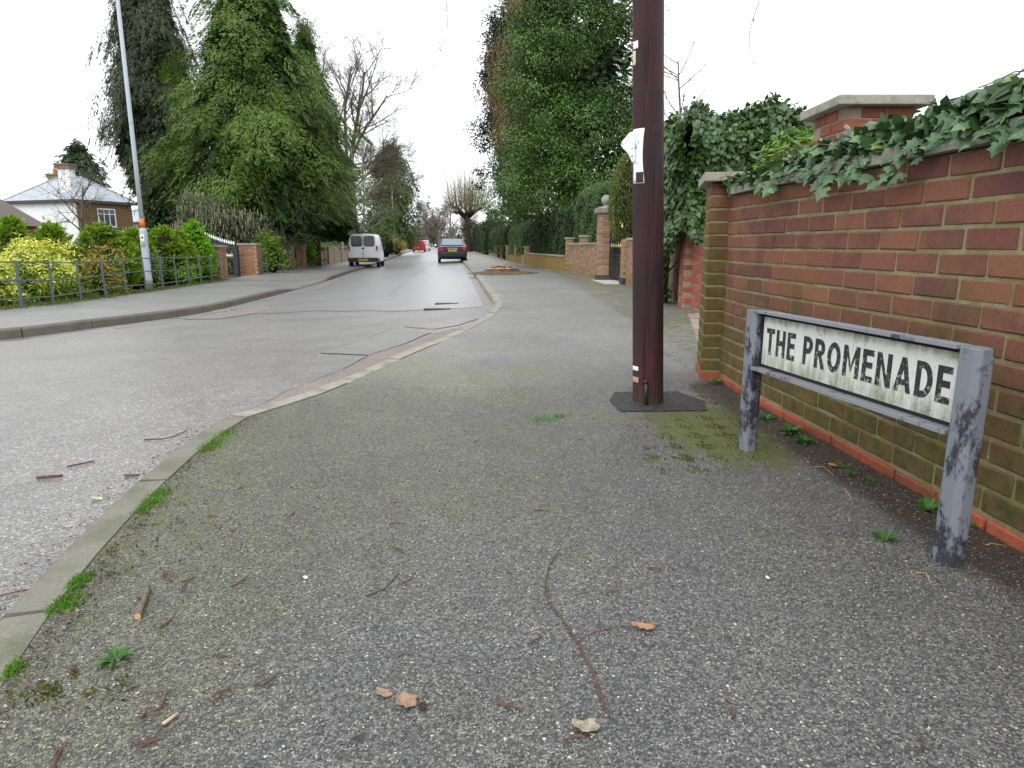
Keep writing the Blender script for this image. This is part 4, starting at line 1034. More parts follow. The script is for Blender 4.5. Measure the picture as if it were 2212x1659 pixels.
# ------------------------------------------------------------------ leaves, hedges, trees: generators
def hedge_box(name, label, cat, x0, x1, y0, y1, z0, z1, mat, n, size, corner=.25, xfun=None, seed=0, zfun=None, core='hedgecore', group=None, grain=(0, 0, 1)):
    """clipped hedge: solid dark heart plus leaf sprays on the sides and the top; xfun(y) shifts it along the road"""
    rng = np.random.default_rng(seed); B = Vector(((x0 + x1) / 2 + (xfun((y0 + y1) / 2) if xfun else 0), (y0 + y1) / 2, z0)); t = thing(name, label, cat, B, 0, group)
    lx, ly, lz = x1 - x0, y1 - y0, z1 - z0
    area = [ly * lz, lx * lz, lx * ly, ly * lz * .4, lx * lz * .4]; pr = np.array(area) / sum(area); f = rng.choice(5, n, p=pr); u = rng.random(n); v = rng.random(n)
    X = np.where(f == 0, 0, np.where(f == 3, 1, u)); Y = np.where(f == 1, 0, np.where(f == 4, 1, np.where((f == 0) | (f == 3), u, v))); Z = np.where(f == 2, 1, v)
    P = np.stack([x0 + X * lx, y0 + Y * ly, z0 + Z * lz], 1); c = np.array([(x0 + x1) / 2, (y0 + y1) / 2, (z0 + z1) / 2]); h = np.array([lx, ly, lz]) / 2
    q = (P - c); k = np.maximum(np.abs(q) - (h - corner), 0); k[:, 2] = np.where(q[:, 2] < 0, 0, k[:, 2]); l = np.linalg.norm(k, axis=1); sc = np.where(l > corner, corner / np.maximum(l, 1e-6), 1)
    q = np.where(k > 0, np.sign(q) * ((h - corner) + k * sc[:, None]), q)
    nrm = unit(np.stack([np.where(f == 0, -1, np.where(f == 3, 1, 0)), np.where(f == 1, -1, np.where(f == 4, 1, 0)), np.where(f == 2, 1, 0)], 1) * 1.0 + q / h * .35)
    lump = .05 * np.sin(P[:, 1] * 5.1 + P[:, 2] * 3) + .04 * np.sin(P[:, 1] * 2.3 - P[:, 2] * 6 + P[:, 0] * 4)
    P = c + q + nrm * (lump + rng.normal(size=n) * .03 - .03)[:, None]
    if zfun is not None: P[:, 2] = z0 + (P[:, 2] - z0) * np.array([zfun(a) for a in P[:, 1]])
    if xfun: P[:, 0] += np.array([xfun(a) for a in P[:, 1]])
    D = unit(nrm * .45 + np.array(grain) * .8 + rng.normal(size=(n, 3)) * .5); S = unit(np.cross(D, nrm + np.array([0, 0, .3]) + rng.normal(size=(n, 3)) * .5))
    quads('foliage', P - np.array(B), D, S, size * rng.uniform(.6, 1.3, n), size * .5 * rng.uniform(.6, 1.2, n), mat, t)
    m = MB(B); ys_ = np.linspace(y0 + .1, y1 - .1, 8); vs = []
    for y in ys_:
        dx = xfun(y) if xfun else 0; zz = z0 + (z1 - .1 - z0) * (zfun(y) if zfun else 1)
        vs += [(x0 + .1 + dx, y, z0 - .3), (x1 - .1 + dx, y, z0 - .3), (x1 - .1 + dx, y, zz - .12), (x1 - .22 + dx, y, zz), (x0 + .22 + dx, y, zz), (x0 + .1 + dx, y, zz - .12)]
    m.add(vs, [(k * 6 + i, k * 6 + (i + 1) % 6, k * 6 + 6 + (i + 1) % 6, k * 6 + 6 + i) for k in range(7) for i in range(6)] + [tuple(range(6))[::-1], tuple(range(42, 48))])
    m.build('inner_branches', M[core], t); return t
def blob_crown(blobs, n, size, mat, parent, base, seed=0, inner=.55, down=-.2, name='crown', asp=.55, shape='rhomb', clump=0, cs=.35):
    """leaves through the volume of several lobes (x,y,z,rx,ry,rz), denser towards the outside; grouped in clumps so that gaps show"""
    rng = np.random.default_rng(seed); b = np.array(blobs, float); w = (b[:, 3] * b[:, 4] + b[:, 4] * b[:, 5] + b[:, 3] * b[:, 5]); k = rng.choice(len(b), n, p=w / w.sum())
    if clump:
        cd = rdir(clump, rng); ck = rng.choice(len(b), clump, p=w / w.sum()); cr = inner + (1 - inner) * rng.random(clump) ** .5
        cp = b[ck, :3] + cd * b[ck, 3:] * cr[:, None]; idx = rng.integers(0, clump, n)
        d = cd[idx]; P = cp[idx] + rng.normal(size=(n, 3)) * cs * np.array([1, 1, .75])
    else:
        d = rdir(n, rng); r = inner + (1 - inner) * rng.random(n) ** .5; P = b[k, :3] + d * b[k, 3:] * r[:, None]
    Nn = unit(d * .55 + np.array([0, 0, .75]) + rng.normal(size=(n, 3)) * .42); D = d * .6 + rng.normal(size=(n, 3)) * .6 + np.array([0, 0, down]); D = unit(D - Nn * (D * Nn).sum(1, keepdims=True)); S = unit(np.cross(Nn, D))
    return quads(name, P - np.array(base), D, S, size * rng.uniform(.6, 1.35, n), size * asp * rng.uniform(.7, 1.2, n), mat, parent, shape)
def conifer_crown(base, H, h0, Rf, nb, K, Lb, mat, parent, seed=0, droop=.55, leaf=.2, asp=.35, lump=.18, sq=(1, 1), name='crown', inner=.45, out=.75):
    rng = np.random.default_rng(seed); B = np.array(base)
    t = rng.random(nb * 3); R = np.array([Rf(q) for q in t]); keep = rng.random(nb * 3) < (R / R.max() + .06); t = t[keep][:nb]; R = R[keep][:nb]; nb = len(t)
    az = rng.random(nb) * 2 * pi; z = h0 + (H - h0) * t
    R = R * (1 + lump * np.sin(az * 3 + z * 1.7 + seed) + lump * .8 * np.sin(az * 5 - z * 1.1) + rng.normal(size=nb) * .07) * np.where(rng.random(nb) < inner, rng.uniform(.35, .85, nb), 1.0)
    o = np.stack([np.cos(az) * sq[0], np.sin(az) * sq[1], np.zeros(nb)], 1); lat = np.stack([-np.sin(az), np.cos(az), np.zeros(nb)], 1)
    lat = unit(lat + np.array([0, 0, 1.0]) * rng.normal(size=(nb, 1)) * .4)
    dr = droop * rng.uniform(.5, 1.5, nb); ax = unit(o * out + np.array([0, 0, -1.0]) * dr[:, None] + lat * rng.normal(size=(nb, 1)) * .25)
    tip = o * R[:, None] + np.stack([np.zeros(nb), np.zeros(nb), z], 1)
    L = Lb * rng.uniform(.6, 1.4, nb) * (1 - .35 * t)
    u = rng.random((nb, K)); sd = rng.normal(size=(nb, K)) * .30 * (.25 + u)
    P = tip[:, None] - ax[:, None] * (u * L[:, None])[..., None] + lat[:, None] * (sd * L[:, None])[..., None] + np.array([0, 0, 1.0]) * (.35 * L[:, None] * u - .12 * L[:, None] * np.abs(sd))[..., None]
    D = unit((ax[:, None] * 1.0 + lat[:, None] * (np.sign(sd) * .7)[..., None] + rng.normal(size=(nb, K, 3)) * .16).reshape(-1, 3)); P = P.reshape(-1, 3); n = len(P)
    S = unit(np.cross(D, np.repeat(o * .6 + np.array([0, 0, .8]) + rng.normal(size=(nb, 3)) * .3, K, 0) + rng.normal(size=(n, 3)) * .22))
    return quads(name, P, D, S, leaf * rng.uniform(.6, 1.4, n), leaf * asp * rng.uniform(.7, 1.3, n), mat, parent)
def limb(pts, rng, p, d, L, r, lev, maxlev, kids, spread, up, wig=.16, seg=5, rmin=.004, kidL=.62, tw=.0):
    path = [p.copy()]; rad = [r]; dd = d.copy()
    for i in range(seg):
        dd = (dd + Vector((rng.uniform(-1, 1), rng.uniform(-1, 1), rng.uniform(-1, 1))) * wig + Vector((0, 0, up)) * .12).normalized()
        p = p + dd * L / seg; path.append(p.copy()); rad.append(max(rmin, r * (1 - .62 * (i + 1) / seg)))
    pts.append((path, rad, lev))
    if lev >= maxlev: return
    for k in range(kids[min(lev, len(kids) - 1)]):
        u = rng.uniform(.25, 1.0); i = min(seg - 1, int(u * seg)); q = path[i].lerp(path[i + 1], u * seg - i) if i < seg else path[-1]
        ax = (path[i + 1] - path[i]).normalized(); o = ax.orthogonal(); o.rotate(Matrix.Rotation(rng.uniform(0, 2 * pi), 3, ax)); o.normalize()
        nd = (ax * (1 - spread * .5) + o * spread * rng.uniform(.6, 1.2) + Vector((0, 0, up)) * .25).normalized()
        limb(pts, rng, q, nd, L * kidL * rng.uniform(.6, 1.15), max(rmin, rad[i] * .55), lev + 1, maxlev, kids, spread, up, wig, max(3, seg - 1), rmin, kidL)
def twigs(pts, B, parent, n, L, w, mat, seed, minlev=2, down=0.0, zmin=-9):
    rng = np.random.default_rng(seed); s = []; d = []
    for path, rad, lev in pts:
        if lev >= minlev:
            for i in range(1, len(path)): s.append(path[i][:]); d.append((path[i] - path[i - 1]).normalized()[:])
    s = np.array(s); d = np.array(d); k = rng.integers(0, len(s), n); D = unit(d[k] + rng.normal(size=(n, 3)) * .55 + np.array([0, 0, down])); S = unit(np.cross(D, rng.normal(size=(n, 3))))
    return quads('twigs', s[k] - np.array(B), D, S, L * rng.uniform(.4, 1.3, n), w, mat, parent, 'strip')
def tubes(pts, B, name, mat, parent, n0=9):
    m = MB(B)
    for path, rad, lev in pts: m.tube(path, rad, n0 if lev == 0 else (5 if lev == 1 else 3), lev == 0)
    return m.build(name, mat, parent, True)
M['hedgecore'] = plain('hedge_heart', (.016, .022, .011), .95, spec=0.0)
M['yew'] = leafmat('yew_hedge', (.05, .092, .036), (.085, .145, .055), (.13, .195, .075), .6, .12, scale=2)
M['yewdark'] = leafmat('dark_hedge', (.024, .048, .02), (.04, .074, .028), (.065, .105, .04), .65, .1, scale=2)
M['yewlight'] = leafmat('topiary_leaf', (.075, .095, .022), (.125, .15, .035), (.18, .21, .06), .6, .15, scale=3)
M['law'] = leafmat('lawson_cypress', (.058, .108, .016), (.104, .184, .026), (.175, .275, .05), .55, .18, scale=.8)
M['law2'] = leafmat('lawson_cypress_dark', (.034, .072, .014), (.062, .115, .022), (.105, .175, .035), .55, .15, scale=.8)
M['cypd'] = leafmat('dark_cypress', (.026, .036, .018), (.048, .062, .028), (.085, .092, .045), .65, .1, scale=.8)
M['thuja'] = leafmat('thuja', (.10, .18, .01), (.18, .30, .018), (.3, .44, .04), .55, .32, scale=1.5)
M['thujab'] = leafmat('thuja_bright', (.10, .25, .01), (.18, .4, .018), (.3, .54, .04), .55, .35, scale=1.5)
M['choisya'] = leafmat('golden_shrub', (.42, .46, .05), (.74, .72, .15), (.88, .86, .4), .45, .3, scale=3)
M['choisyag'] = leafmat('green_shrub', (.07, .15, .016), (.15, .27, .028), (.3, .42, .06), .45, .25, scale=2)
M['copper'] = leafmat('copper_shrub', (.2, .13, .03), (.4, .26, .06), (.5, .4, .1), .45, .25, scale=3)
M['garrya'] = leafmat('garrya_leaf', (.035, .06, .026), (.065, .098, .045), (.10, .135, .065), .5, .12, scale=1.2)
M['tassel'] = leafmat('tassel', (.2, .18, .11), (.3, .27, .17), (.4, .36, .24), .8, .1, scale=2)
M['holly'] = leafmat('holly_leaf', (.036, .088, .014), (.07, .15, .024), (.145, .255, .05), .35, .12, .6, scale=.8)
M['ivyh'] = leafmat('ivy_hedge_leaf', (.022, .06, .013), (.044, .10, .02), (.085, .16, .035), .38, .1, .6, scale=1.6)
M['laurel'] = leafmat('bright_laurel', (.06, .13, .012), (.13, .24, .02), (.22, .34, .05), .4, .25, scale=3)
M['cypgreen'] = leafmat('dark_cypress_green', (.016, .032, .018), (.028, .05, .028), (.045, .072, .04), .6, .1, scale=.8)
M['barktree'] = barkmat('tree_bark', (.05, .042, .032), (.12, .10, .078), 8, (.10, .11, .05))
M['barkdark'] = barkmat('dark_bark', (.03, .02, .015), (.07, .045, .034), 8)
M['twigbrown'] = leafmat('larch_twigs', (.15, .095, .055), (.24, .16, .09), (.32, .22, .13), .9, .1, .1)
M['twiggrey'] = barkmat('twig_grey', (.09, .076, .056), (.17, .145, .11), 4)
M['shoot'] = barkmat('willow_shoot', (.14, .13, .07), (.26, .24, .14), 3)
# ------------------------------------------------------------------ right-hand boundary: walls, gate, hedges
def joined_wall(name, label, xf, y0, y1, base, h, mat, cop=True, th=.215, ch=.075, cov=.035, capm=None, group=None, copt=.05, mort='mortarred', pil=()):
    ym = (y0 + y1) / 2; B = Vector((xf(ym), ym, base)); t = thing(name, label, 'wall', B, 0, group); mb = MB(B); n = int(h / ch)
    path = [(xf(y), y) for y in np.linspace(y0, y1, max(3, int((y1 - y0) / 1.0) + 2))]
    L = y1 - y0
    for c in range(n):
        s = -(.1125 if c % 2 else 0)
        while s < L - .02:
            a, b = max(0, s), min(L, s + .225)
            if b - a > .05:
                y = y0 + (a + b) / 2; mb.cur = random.random() * .98 + .01
                sl = (xf(y + .3) - xf(y - .3)) / .6
                mb.box((xf(y) + .05, y, base + ch * (c + .5)), (.1 + random.uniform(-.004, .004), b - a - .01, ch - .01), -math.atan(sl))
            s += .225
    stuff(mb.build('brickwork', mat, t))
    ribbon(path, base - .15, base + n * ch, th, .01, B, 'mortar', M[mort], t)
    if cop:
        k = max(1, int(L / .9))
        for i in range(k):
            ya, yb = y0 + L * i / k + .004, y0 + L * (i + 1) / k - .004
            ribbon([(xf(ya) - cov, ya), (xf((ya + yb) / 2) - cov, (ya + yb) / 2), (xf(yb) - cov, yb)], base + n * ch + .003, base + n * ch + .003 + copt, th + 2 * cov, 0, B, 'coping_stone', capm or M['coping'], t)
    return t
# red brick wall and pier beyond the driveway (bricks large enough to see singly)
RB = Vector((2.5, 8.4, 0))
rw = thing('red_brick_wall', 'low bright red brick wall just beyond the driveway opening, partly under hanging ivy', 'wall', RB)
bkr = Bricks(M['brickred'], seed=80)
lay([(2.47, 7.55), (2.46, 9.25)], rw, bkr, .03, 11, .0765, RB)
ribbon([(2.47, 7.55), (2.465, 8.4), (2.46, 9.25)], -.1, .03 + 11 * .0765, .215, .01, RB, 'mortar', M['mortarred'], rw)
square_pier('brick_pier', 'red brick pier at the ivy trunk, end of the low red wall', 2.37, 9.26, .34, .34, 1.05, M['brickred'], -.01, cap=False)
joined_wall('garden_wall', 'brick wall with dark plinth between the ivy trunk and the iron gate, mostly behind the pole', lambda y: 2.52, 9.62, 14.95, -.02, 1.0, M['brickbuff'])
pb0 = square_pier('brick_pier', 'mossy yellow brick pier to the right of the iron gate, under the clipped dome', 2.46, 15.0, .36, .4, 1.0, M['brickyel'], -.02, cap=False, plinth=.16)
gp = square_pier('gate_pier', 'buff brick gate pier topped by a grey stone ball, left of the iron gate', 2.17, 17.15, .40, .40, 1.66, M['brickbuff'], -.02, capmat=M['capstone'], ball=.128, plinth=.13, caph=.12, over=.06)
# downpipes fixed to the pier
M['blackiron'] = plain('black_iron', (.014, .014, .015), .45, .3)
gb = Vector((2.37, 17.35, -.02))
for xo, z0, z1, r in ((.30, .1, 1.52, .016), (.37, .1, 1.22, .012)):
    m = MB(gb); m.tube([(2.17 + xo, 17.12, z0), (2.17 + xo, 17.12, z1)], r, 8)
    for z in (.35, .95): m.box((2.17 + xo, 17.135, z), (.05, .03, .02))
    m.build('gate_stile', M['blackiron'], gp)
M['gold'] = plain('gilt_paint', (.55, .45, .2), .4, .2)
ga = Vector((2.5, 16.3, 0)); gate = thing('iron_gate', 'black wrought iron garden gate with gilt spear tips between two brick piers', 'gate', ga)
def gx_(y): return 2.52 - .02 * (y - 15.4)
yA, yB = 15.44, 17.08
for z in (.12, .62, .80): m = MB(ga); m.tube([(gx_(yA), yA, z), (gx_(yB), yB, z)], .013, 6); m.build('rail', M['blackiron'], gate)
nb_ = 13
for i in range(nb_):
    y = yA + (yB - yA) * (i + .5) / nb_; tall = 1.16 + .22 * sin(pi * (i + .5) / nb_) if i % 2 else .80
    m = MB(ga); m.tube([(gx_(y), y, .06), (gx_(y), y, tall)], .009, 5); b_ = m.build('bar', M['blackiron'], gate)
    m = MB(ga); m.lathe([(.004, 0), (.026, .03), (.014, .06), (.002, .115)], (gx_(y), y, tall), 6); m.build('spear_tip', M['gold'], b_)
m = MB(ga); m.tube([(gx_(yA), yA, 1.05)] + [(gx_(y), y, 1.05 + .2 * sin(pi * (y - yA) / (yB - yA))) for y in np.linspace(yA, yB, 8)], .011, 6); m.build('top_rail', M['blackiron'], gate)
struct(flat('threshold_slab', [(2.1, 15.1), (2.6, 15.1), (2.6, 17.2), (2.0, 17.2)], zfr, .006, plain('pale_concrete', (.42, .4, .33), .8)))

low1 = joined_wall('low_garden_wall', 'low buff brick wall with pale coping between the ball-topped pier and the hedge', bnd, 17.6, 21.6, -.03, .96, M['brickbuff'])
for px, yy, h, lb in ((1236, 19.7, 1.12, 'slim brick post with pale cap midway along the low buff wall'), (1208, 21.75, 1.08, 'slim mossy brick post at the far end of the low buff wall')):
    square_pier('brick_post', lb, bnd(yy) - .06, yy, .27, .27, h, M['brickyel'] if yy > 21 else M['brickbuff'], -.04, objs=False, capmat=M['coping'], over=.03)
joined_wall('low_garden_wall', 'lower pale stone-coped wall under the dark hedge, farther along the pavement', bnd, 22.1, 31.4, -.05, .56, M['brickyel'])
square_pier('brick_pier', 'mossy yellow pier at the end of the lower coped wall', bnd(31.6) - .05, 31.6, .42, .42, .82, M['brickyel'], -.06, objs=False, over=.03)
joined_wall('low_garden_wall', 'farther mossy wall under the two-part hedge beyond the mossy pier', bnd, 32.6, 40.5, -.06, .5, M['brickyel'], cop=False)
for i, yy in enumerate((35.5, 41, 45.5, 50)):
    square_pier('gate_post', ['first', 'second', 'third', 'fourth'][i] + ' small post past the mossy pier along the far pavement hedge', bnd(yy) - .12, yy, .3, .3, .85, M['brickyel'] if i % 2 else M['brickbuff'], -.06, objs=False, over=.02)
joined_wall('low_garden_wall', 'farthest low wall along the pavement beneath distant hedges', bnd, 51, 72, prof(60) - .05, .5, M['brickbuff'], cop=False)
hedge_box('clipped_hedge', 'tall clipped dark green hedge behind the low wall and the ball-topped pier', 'hedge', .22, 1.5, 17.7, 22.0, .85, 2.5, M['yew'], 17000, .06, .3, bnd, 1)
hedge_box('clipped_hedge', 'very dark square-cut hedge above the stone-coped wall, middle of the row', 'hedge', .12, 1.2, 22.3, 31.3, .48, 2.05, M['yewdark'], 16000, .075, .15, bnd, 2)
hedge_box('clipped_hedge', 'hedge cut in two upright lobes beyond the dark square-cut hedge', 'hedge', .0, 1.0, 32.8, 40.5, .3, 1.95, M['yew'], 9000, .09, .4, bnd, 3, lambda y: .9 + .1 * abs(sin((y - 32.8) * .8)))
hedge_box('clipped_hedge', 'distant hedge along the pavement, next after the two-lobed one', 'hedge', -.05, 1.3, 42, 58, .2, 2.1, M['yewdark'], 7000, .12, .4, bnd, 4, lambda y: .9 + .12 * sin(y * 1.1))
hedge_box('clipped_hedge', 'farthest hedge at the end of the pavement near the pollard tree', 'hedge', -.3, 2.0, 59, 100, .1, 3.0, M['yewdark'], 7000, .2, .5, bnd, 5, lambda y: .85 + .2 * sin(y * .7))
tp = thing('topiary', 'light olive clipped yew dome standing over the mossy pier, left of the pole', 'topiary', (2.95, 16.2, -.02))
m = MB((2.95, 16.2, -.02)); m.lathe([(.2, .5), (.38, .9), (.5, 1.3), (.53, 1.8), (.47, 2.3), (.32, 2.7), (.12, 2.95)], (2.95, 16.2, 0), 14); m.build('inner_branches', M['hedgecore'], tp, True)
m = MB((2.95, 16.2, -.02)); m.tube([(2.95, 16.2, -.1), (2.95, 16.2, .7)], .07, 7); m.build('trunk', M['barkdark'], tp)
n = 11000; rng = np.random.default_rng(9); z = rng.uniform(.85, 3.05, n); a = rng.uniform(0, 2 * pi, n); r = np.interp(z, [.8, 1.0, 1.4, 1.9, 2.4, 2.75, 2.95, 3.06], [.38, .52, .62, .64, .57, .42, .24, .02]) + rng.normal(size=n) * .018
P_ = np.stack([r * np.cos(a), r * np.sin(a), z + .02], 1); D_ = unit(np.stack([np.cos(a) * .5, np.sin(a) * .5, np.full(n, .9)], 1) + rng.normal(size=(n, 3)) * .35); S_ = unit(np.cross(D_, rng.normal(size=(n, 3))))
quads('foliage', P_, D_, S_, .06 * rng.uniform(.6, 1.3, n), .022, M['yewlight'], tp)

# ivy-clad wall
ih = thing('ivy_hedge', 'tall wall of dark glossy ivy behind the pole, hanging to a gnarled stem', 'ivy', (2.5, 10.4, -.01)); HB = np.array([2.5, 10.4, -.01]); rng = np.random.default_rng(31)
n = 19000; f = rng.random(n); u = rng.random(n); v = rng.random(n)
def lowz(y): return np.interp(y, [8.8, 9.2, 9.6, 10.0, 10.3, 10.8, 11.5, 14.5], [1.15, .95, .55, .12, .06, .3, .6, .7])
def topz(x, y): return 2.6 + .05 * np.sin(x * 4.1) + .04 * np.sin(y * 3.3 + x) - .12 * (x - 2.3)
A_ = f < .36; Bm = (f >= .36) & (f < .86)
X = np.where(A_, 2.28, np.where(Bm, 2.3 + 1.9 * u, 2.3 + 1.9 * u)); Y = np.where(A_, 8.95 + 1.7 * u, np.where(Bm, 8.95, 8.95 + 1.7 * v))
lo = np.where(A_, lowz(Y), np.interp(X, [2.2, 2.6, 4.2], [1.05, .8, .5])); hi = topz(X, Y); Z = np.where(A_ | Bm, lo + (hi - lo) * v, hi)
bul = .09 * np.sin(X * 5 + Z * 4) + .07 * np.sin(Y * 3.1 + Z * 5.2) - .18 * ((Z - 1.8) / .9) ** 2 * (Z > 1.8) * 0
nr = np.where(A_[:, None], np.array([-1, -.25, .15]), np.where(Bm[:, None], np.array([-.15, -1, .2]), np.array([0, -.2, 1.0])))
rnd_ = np.where((Z > hi - .25)[:, None] & (A_ | Bm)[:, None], np.array([0, 0, .5]), 0) + nr
P_ = np.stack([X, Y, Z], 1) + unit(rnd_) * (bul + rng.normal(size=n) * .05)[:, None]
edge_round = np.maximum(0, Z - (hi - .3)); P_[:, 0] += np.where(A_, edge_round * .6, 0); P_[:, 1] += np.where(Bm, edge_round * .6, 0)
D_ = unit(np.array([0, 0, -.9]) + nr * .45 + rng.normal(size=(n, 3)) * .4); D_ = np.where((f >= .86)[:, None], unit(nr * .3 + rng.normal(size=(n, 3))), D_)
S_ = unit(np.cross(D_, rnd_ + rng.normal(size=(n, 3)) * .45))
quads('foliage', P_ - HB, D_, S_, .075 * rng.uniform(.6, 1.3, n), .07 * rng.uniform(.6, 1.2, n), M['ivyh'], ih, 'pent')
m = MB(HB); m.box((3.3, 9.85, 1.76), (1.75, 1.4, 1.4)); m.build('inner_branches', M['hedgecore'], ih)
pts = []; rr = random.Random(3)
for k in range(4):
    p0 = Vector((2.33 + k * .02, 10.25 + .05 * k, -.05)); limb(pts, rr, p0, Vector((rr.uniform(-.1, .1), rr.uniform(-.15, .15), 1)), 1.3, .03, 1, 2, [3], .5, .2, .12, 5)
tubes(pts, HB, 'stem', M['barktree'], ih)
lr = thing('laurel_shrub', 'bright yellow-green leafy shrub between the ivy hedge and the tall capped pier', 'shrub', (3.0, 7.3, 0)); LBs = np.array([3.0, 7.3, 0])
blob_crown([(2.98, 7.3, 1.72, .42, .4, .3), (2.72, 7.1, 1.45, .28, .3, .3), (3.22, 7.1, 1.85, .3, .3, .22), (2.9, 7.2, 1.2, .3, .3, .3)], 2600, .1, M['laurel'], lr, LBs, 4, .3, .1, 'foliage', .36)
pts = []; 
for k in range(6): limb(pts, rr, Vector((3.0, 7.3, 0)), Vector((rr.uniform(-.3, .3), rr.uniform(-.3, .3), 1)), 1.3, .015, 1, 2, [3], .5, .2)
tubes(pts, LBs, 'stem', M['barktree'], lr)

# ------------------------------------------------------------------ trees on the right
hb = Vector((2.6, 27, 0)); ho = thing('holly_tree', 'large glossy green holly tree towering over the clipped hedges', 'tree', hb)
bl = []; rr = random.Random(8)
for i in range(30):
    z = rr.uniform(2.6, 12.5); a = rr.uniform(0, 2 * pi); R = 3.0 * (1 - max(0, z - 7) / 11) * (1.0 if z > 4 else .95)
    bl.append((2.5 + cos(a) * R * .72, 27 + sin(a) * R * .6, z, rr.uniform(.8, 1.35), rr.uniform(.8, 1.3), rr.uniform(.7, 1.1)))
bl += [(.1, 27, 2.2, .8, .8, .6), (.9, 26.4, 2.1, .9, .8, .6), (1.7, 26, 2.3, .9, .8, .6), (.4, 27.6, 3.4, .8, .8, .8), (.55, 25.2, 3.0, 1.0, .9, .75), (-.1, 26.0, 2.6, .9, .9, .5), (1.3, 25.0, 4.0, 1.1, 1, .9), (.3, 26, 4.6, .9, 1, .8), (2.0, 24.7, 2.9, 1.2, .9, .8), (3.4, 24.8, 3.3, 1.1, .9, .9), (2.4, 24.6, 5.0, 1.2, .9, 1.1), (3.9, 25, 5.6, 1.1, .9, 1.1), (1.1, 25.3, 5.9, 1.0, .9, .9), (.5, 25.8, 6.8, .9, .9, .8)]
blob_crown(bl, 135000, .095, M['holly'], ho, hb, 41, .7, -.35, 'crown', .45, 'rhomb', 1050, .25)
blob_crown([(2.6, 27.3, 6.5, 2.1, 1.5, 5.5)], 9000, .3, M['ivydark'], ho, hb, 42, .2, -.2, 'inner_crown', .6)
pts = []; limb(pts, rr, hb + Vector((0, 0, -.1)), Vector((0, 0, 1)), 11, .28, 0, 2, [16, 6], .75, .15, .06, 7, .004, .2); tubes(pts, hb, 'trunk', M['barktree'], ho)
cb = Vector((.6, 40, 0)); cy = thing('cypress_tree', 'tall dark ivy-covered cypress behind the holly, edging the open sky', 'tree', cb)
rr = random.Random(18); bl = []
for i in range(34):
    z = rr.uniform(2.5, 16); a = rr.uniform(0, 2 * pi); R = (1.75 if z < 5.5 else 1.5 if z < 9 else 1.7) if z < 12 else 1.2
    bl.append((.6 + cos(a) * R * .8, 40 + sin(a) * R * .8, z, rr.uniform(.7, 1.2), rr.uniform(.7, 1.2), rr.uniform(.7, 1.2)))
bl += [(-1.95, 39.5, 7.3, .6, .6, .6), (-1.75, 39.4, 6.4, .4, .6, .4), (-1.1, 39.5, 9.8, .7, .6, .9), (-.9, 39.5, 12.4, .6, .6, .9), (-1.9, 39.5, 4.6, .35, .5, .6), (-1.0, 39.5, 11.2, .5, .5, .5)]
blob_crown(bl, 46000, .17, M['cypgreen'], cy, cb, 43, .35, -.5, 'crown', .5, 'rhomb', 1300, .2)
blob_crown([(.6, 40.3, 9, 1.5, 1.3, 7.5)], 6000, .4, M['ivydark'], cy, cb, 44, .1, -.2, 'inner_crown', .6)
pts = []; limb(pts, rr, cb + Vector((0, 0, -.1)), Vector((0, 0, 1)), 15, .35, 0, 1, [12], .7, .1, .04, 7, .004, .1); tubes(pts, cb, 'trunk', M['barkdark'], cy)
lb_ = Vector((1.15, 31.5, 0)); la = thing('larch_tree', 'bare larch with hanging brown twigs between the holly and the dark cypress', 'tree', lb_)
pts = []; rr = random.Random(77)
limb(pts, rr, lb_ + Vector((0, 0, -.1)), Vector((0, 0, 1)), 14.5, .2, 0, 2, [34, 9], .95, -.05, .05, 8, .006, .24)
tubes(pts, lb_, 'trunk', M['twiggrey'], la)
n = 15000; rng = np.random.default_rng(5); src = [q for path, rad, lev in pts if lev >= 1 for q in path]; src = np.array([q[:] for q in src]); src = src[(src[:, 2] > 2.2)]
P_ = src[rng.integers(0, len(src), n)] + rng.normal(size=(n, 3)) * np.array([.22, .22, .25]); D_ = unit(np.array([0, 0, -1.0]) + rng.normal(size=(n, 3)) * .3); S_ = unit(np.cross(D_, rng.normal(size=(n, 3))))
quads('twigs', P_ - np.array(lb_), D_, S_, .6 * rng.uniform(.4, 1.2, n), .028, M['twigbrown'], la, 'strip')
def wispy(base, h, name, label, mat, seed, kids, L0=.5, r0=.12, spread=.8, up=.1, lev=3, kidL=.45):
    t = thing(name, label, 'tree', base); pts = []; rr = random.Random(seed); limb(pts, rr, Vector(base) + Vector((0, 0, -.1)), Vector((rr.uniform(-.03, .03), 0, 1)), h, r0, 0, lev, kids, spread, up, .07, 8, .006, kidL); tubes(pts, Vector(base), 'branches', mat, t); return t
wispy((10.3, 40, 0), 11.0, 'larch_tree', 'thin bare brown larch rising behind the ivy hedge, right of the pole', M['twiggrey'], 4, [30, 9, 5], spread=.95, r0=.11, kidL=.26, up=.02)
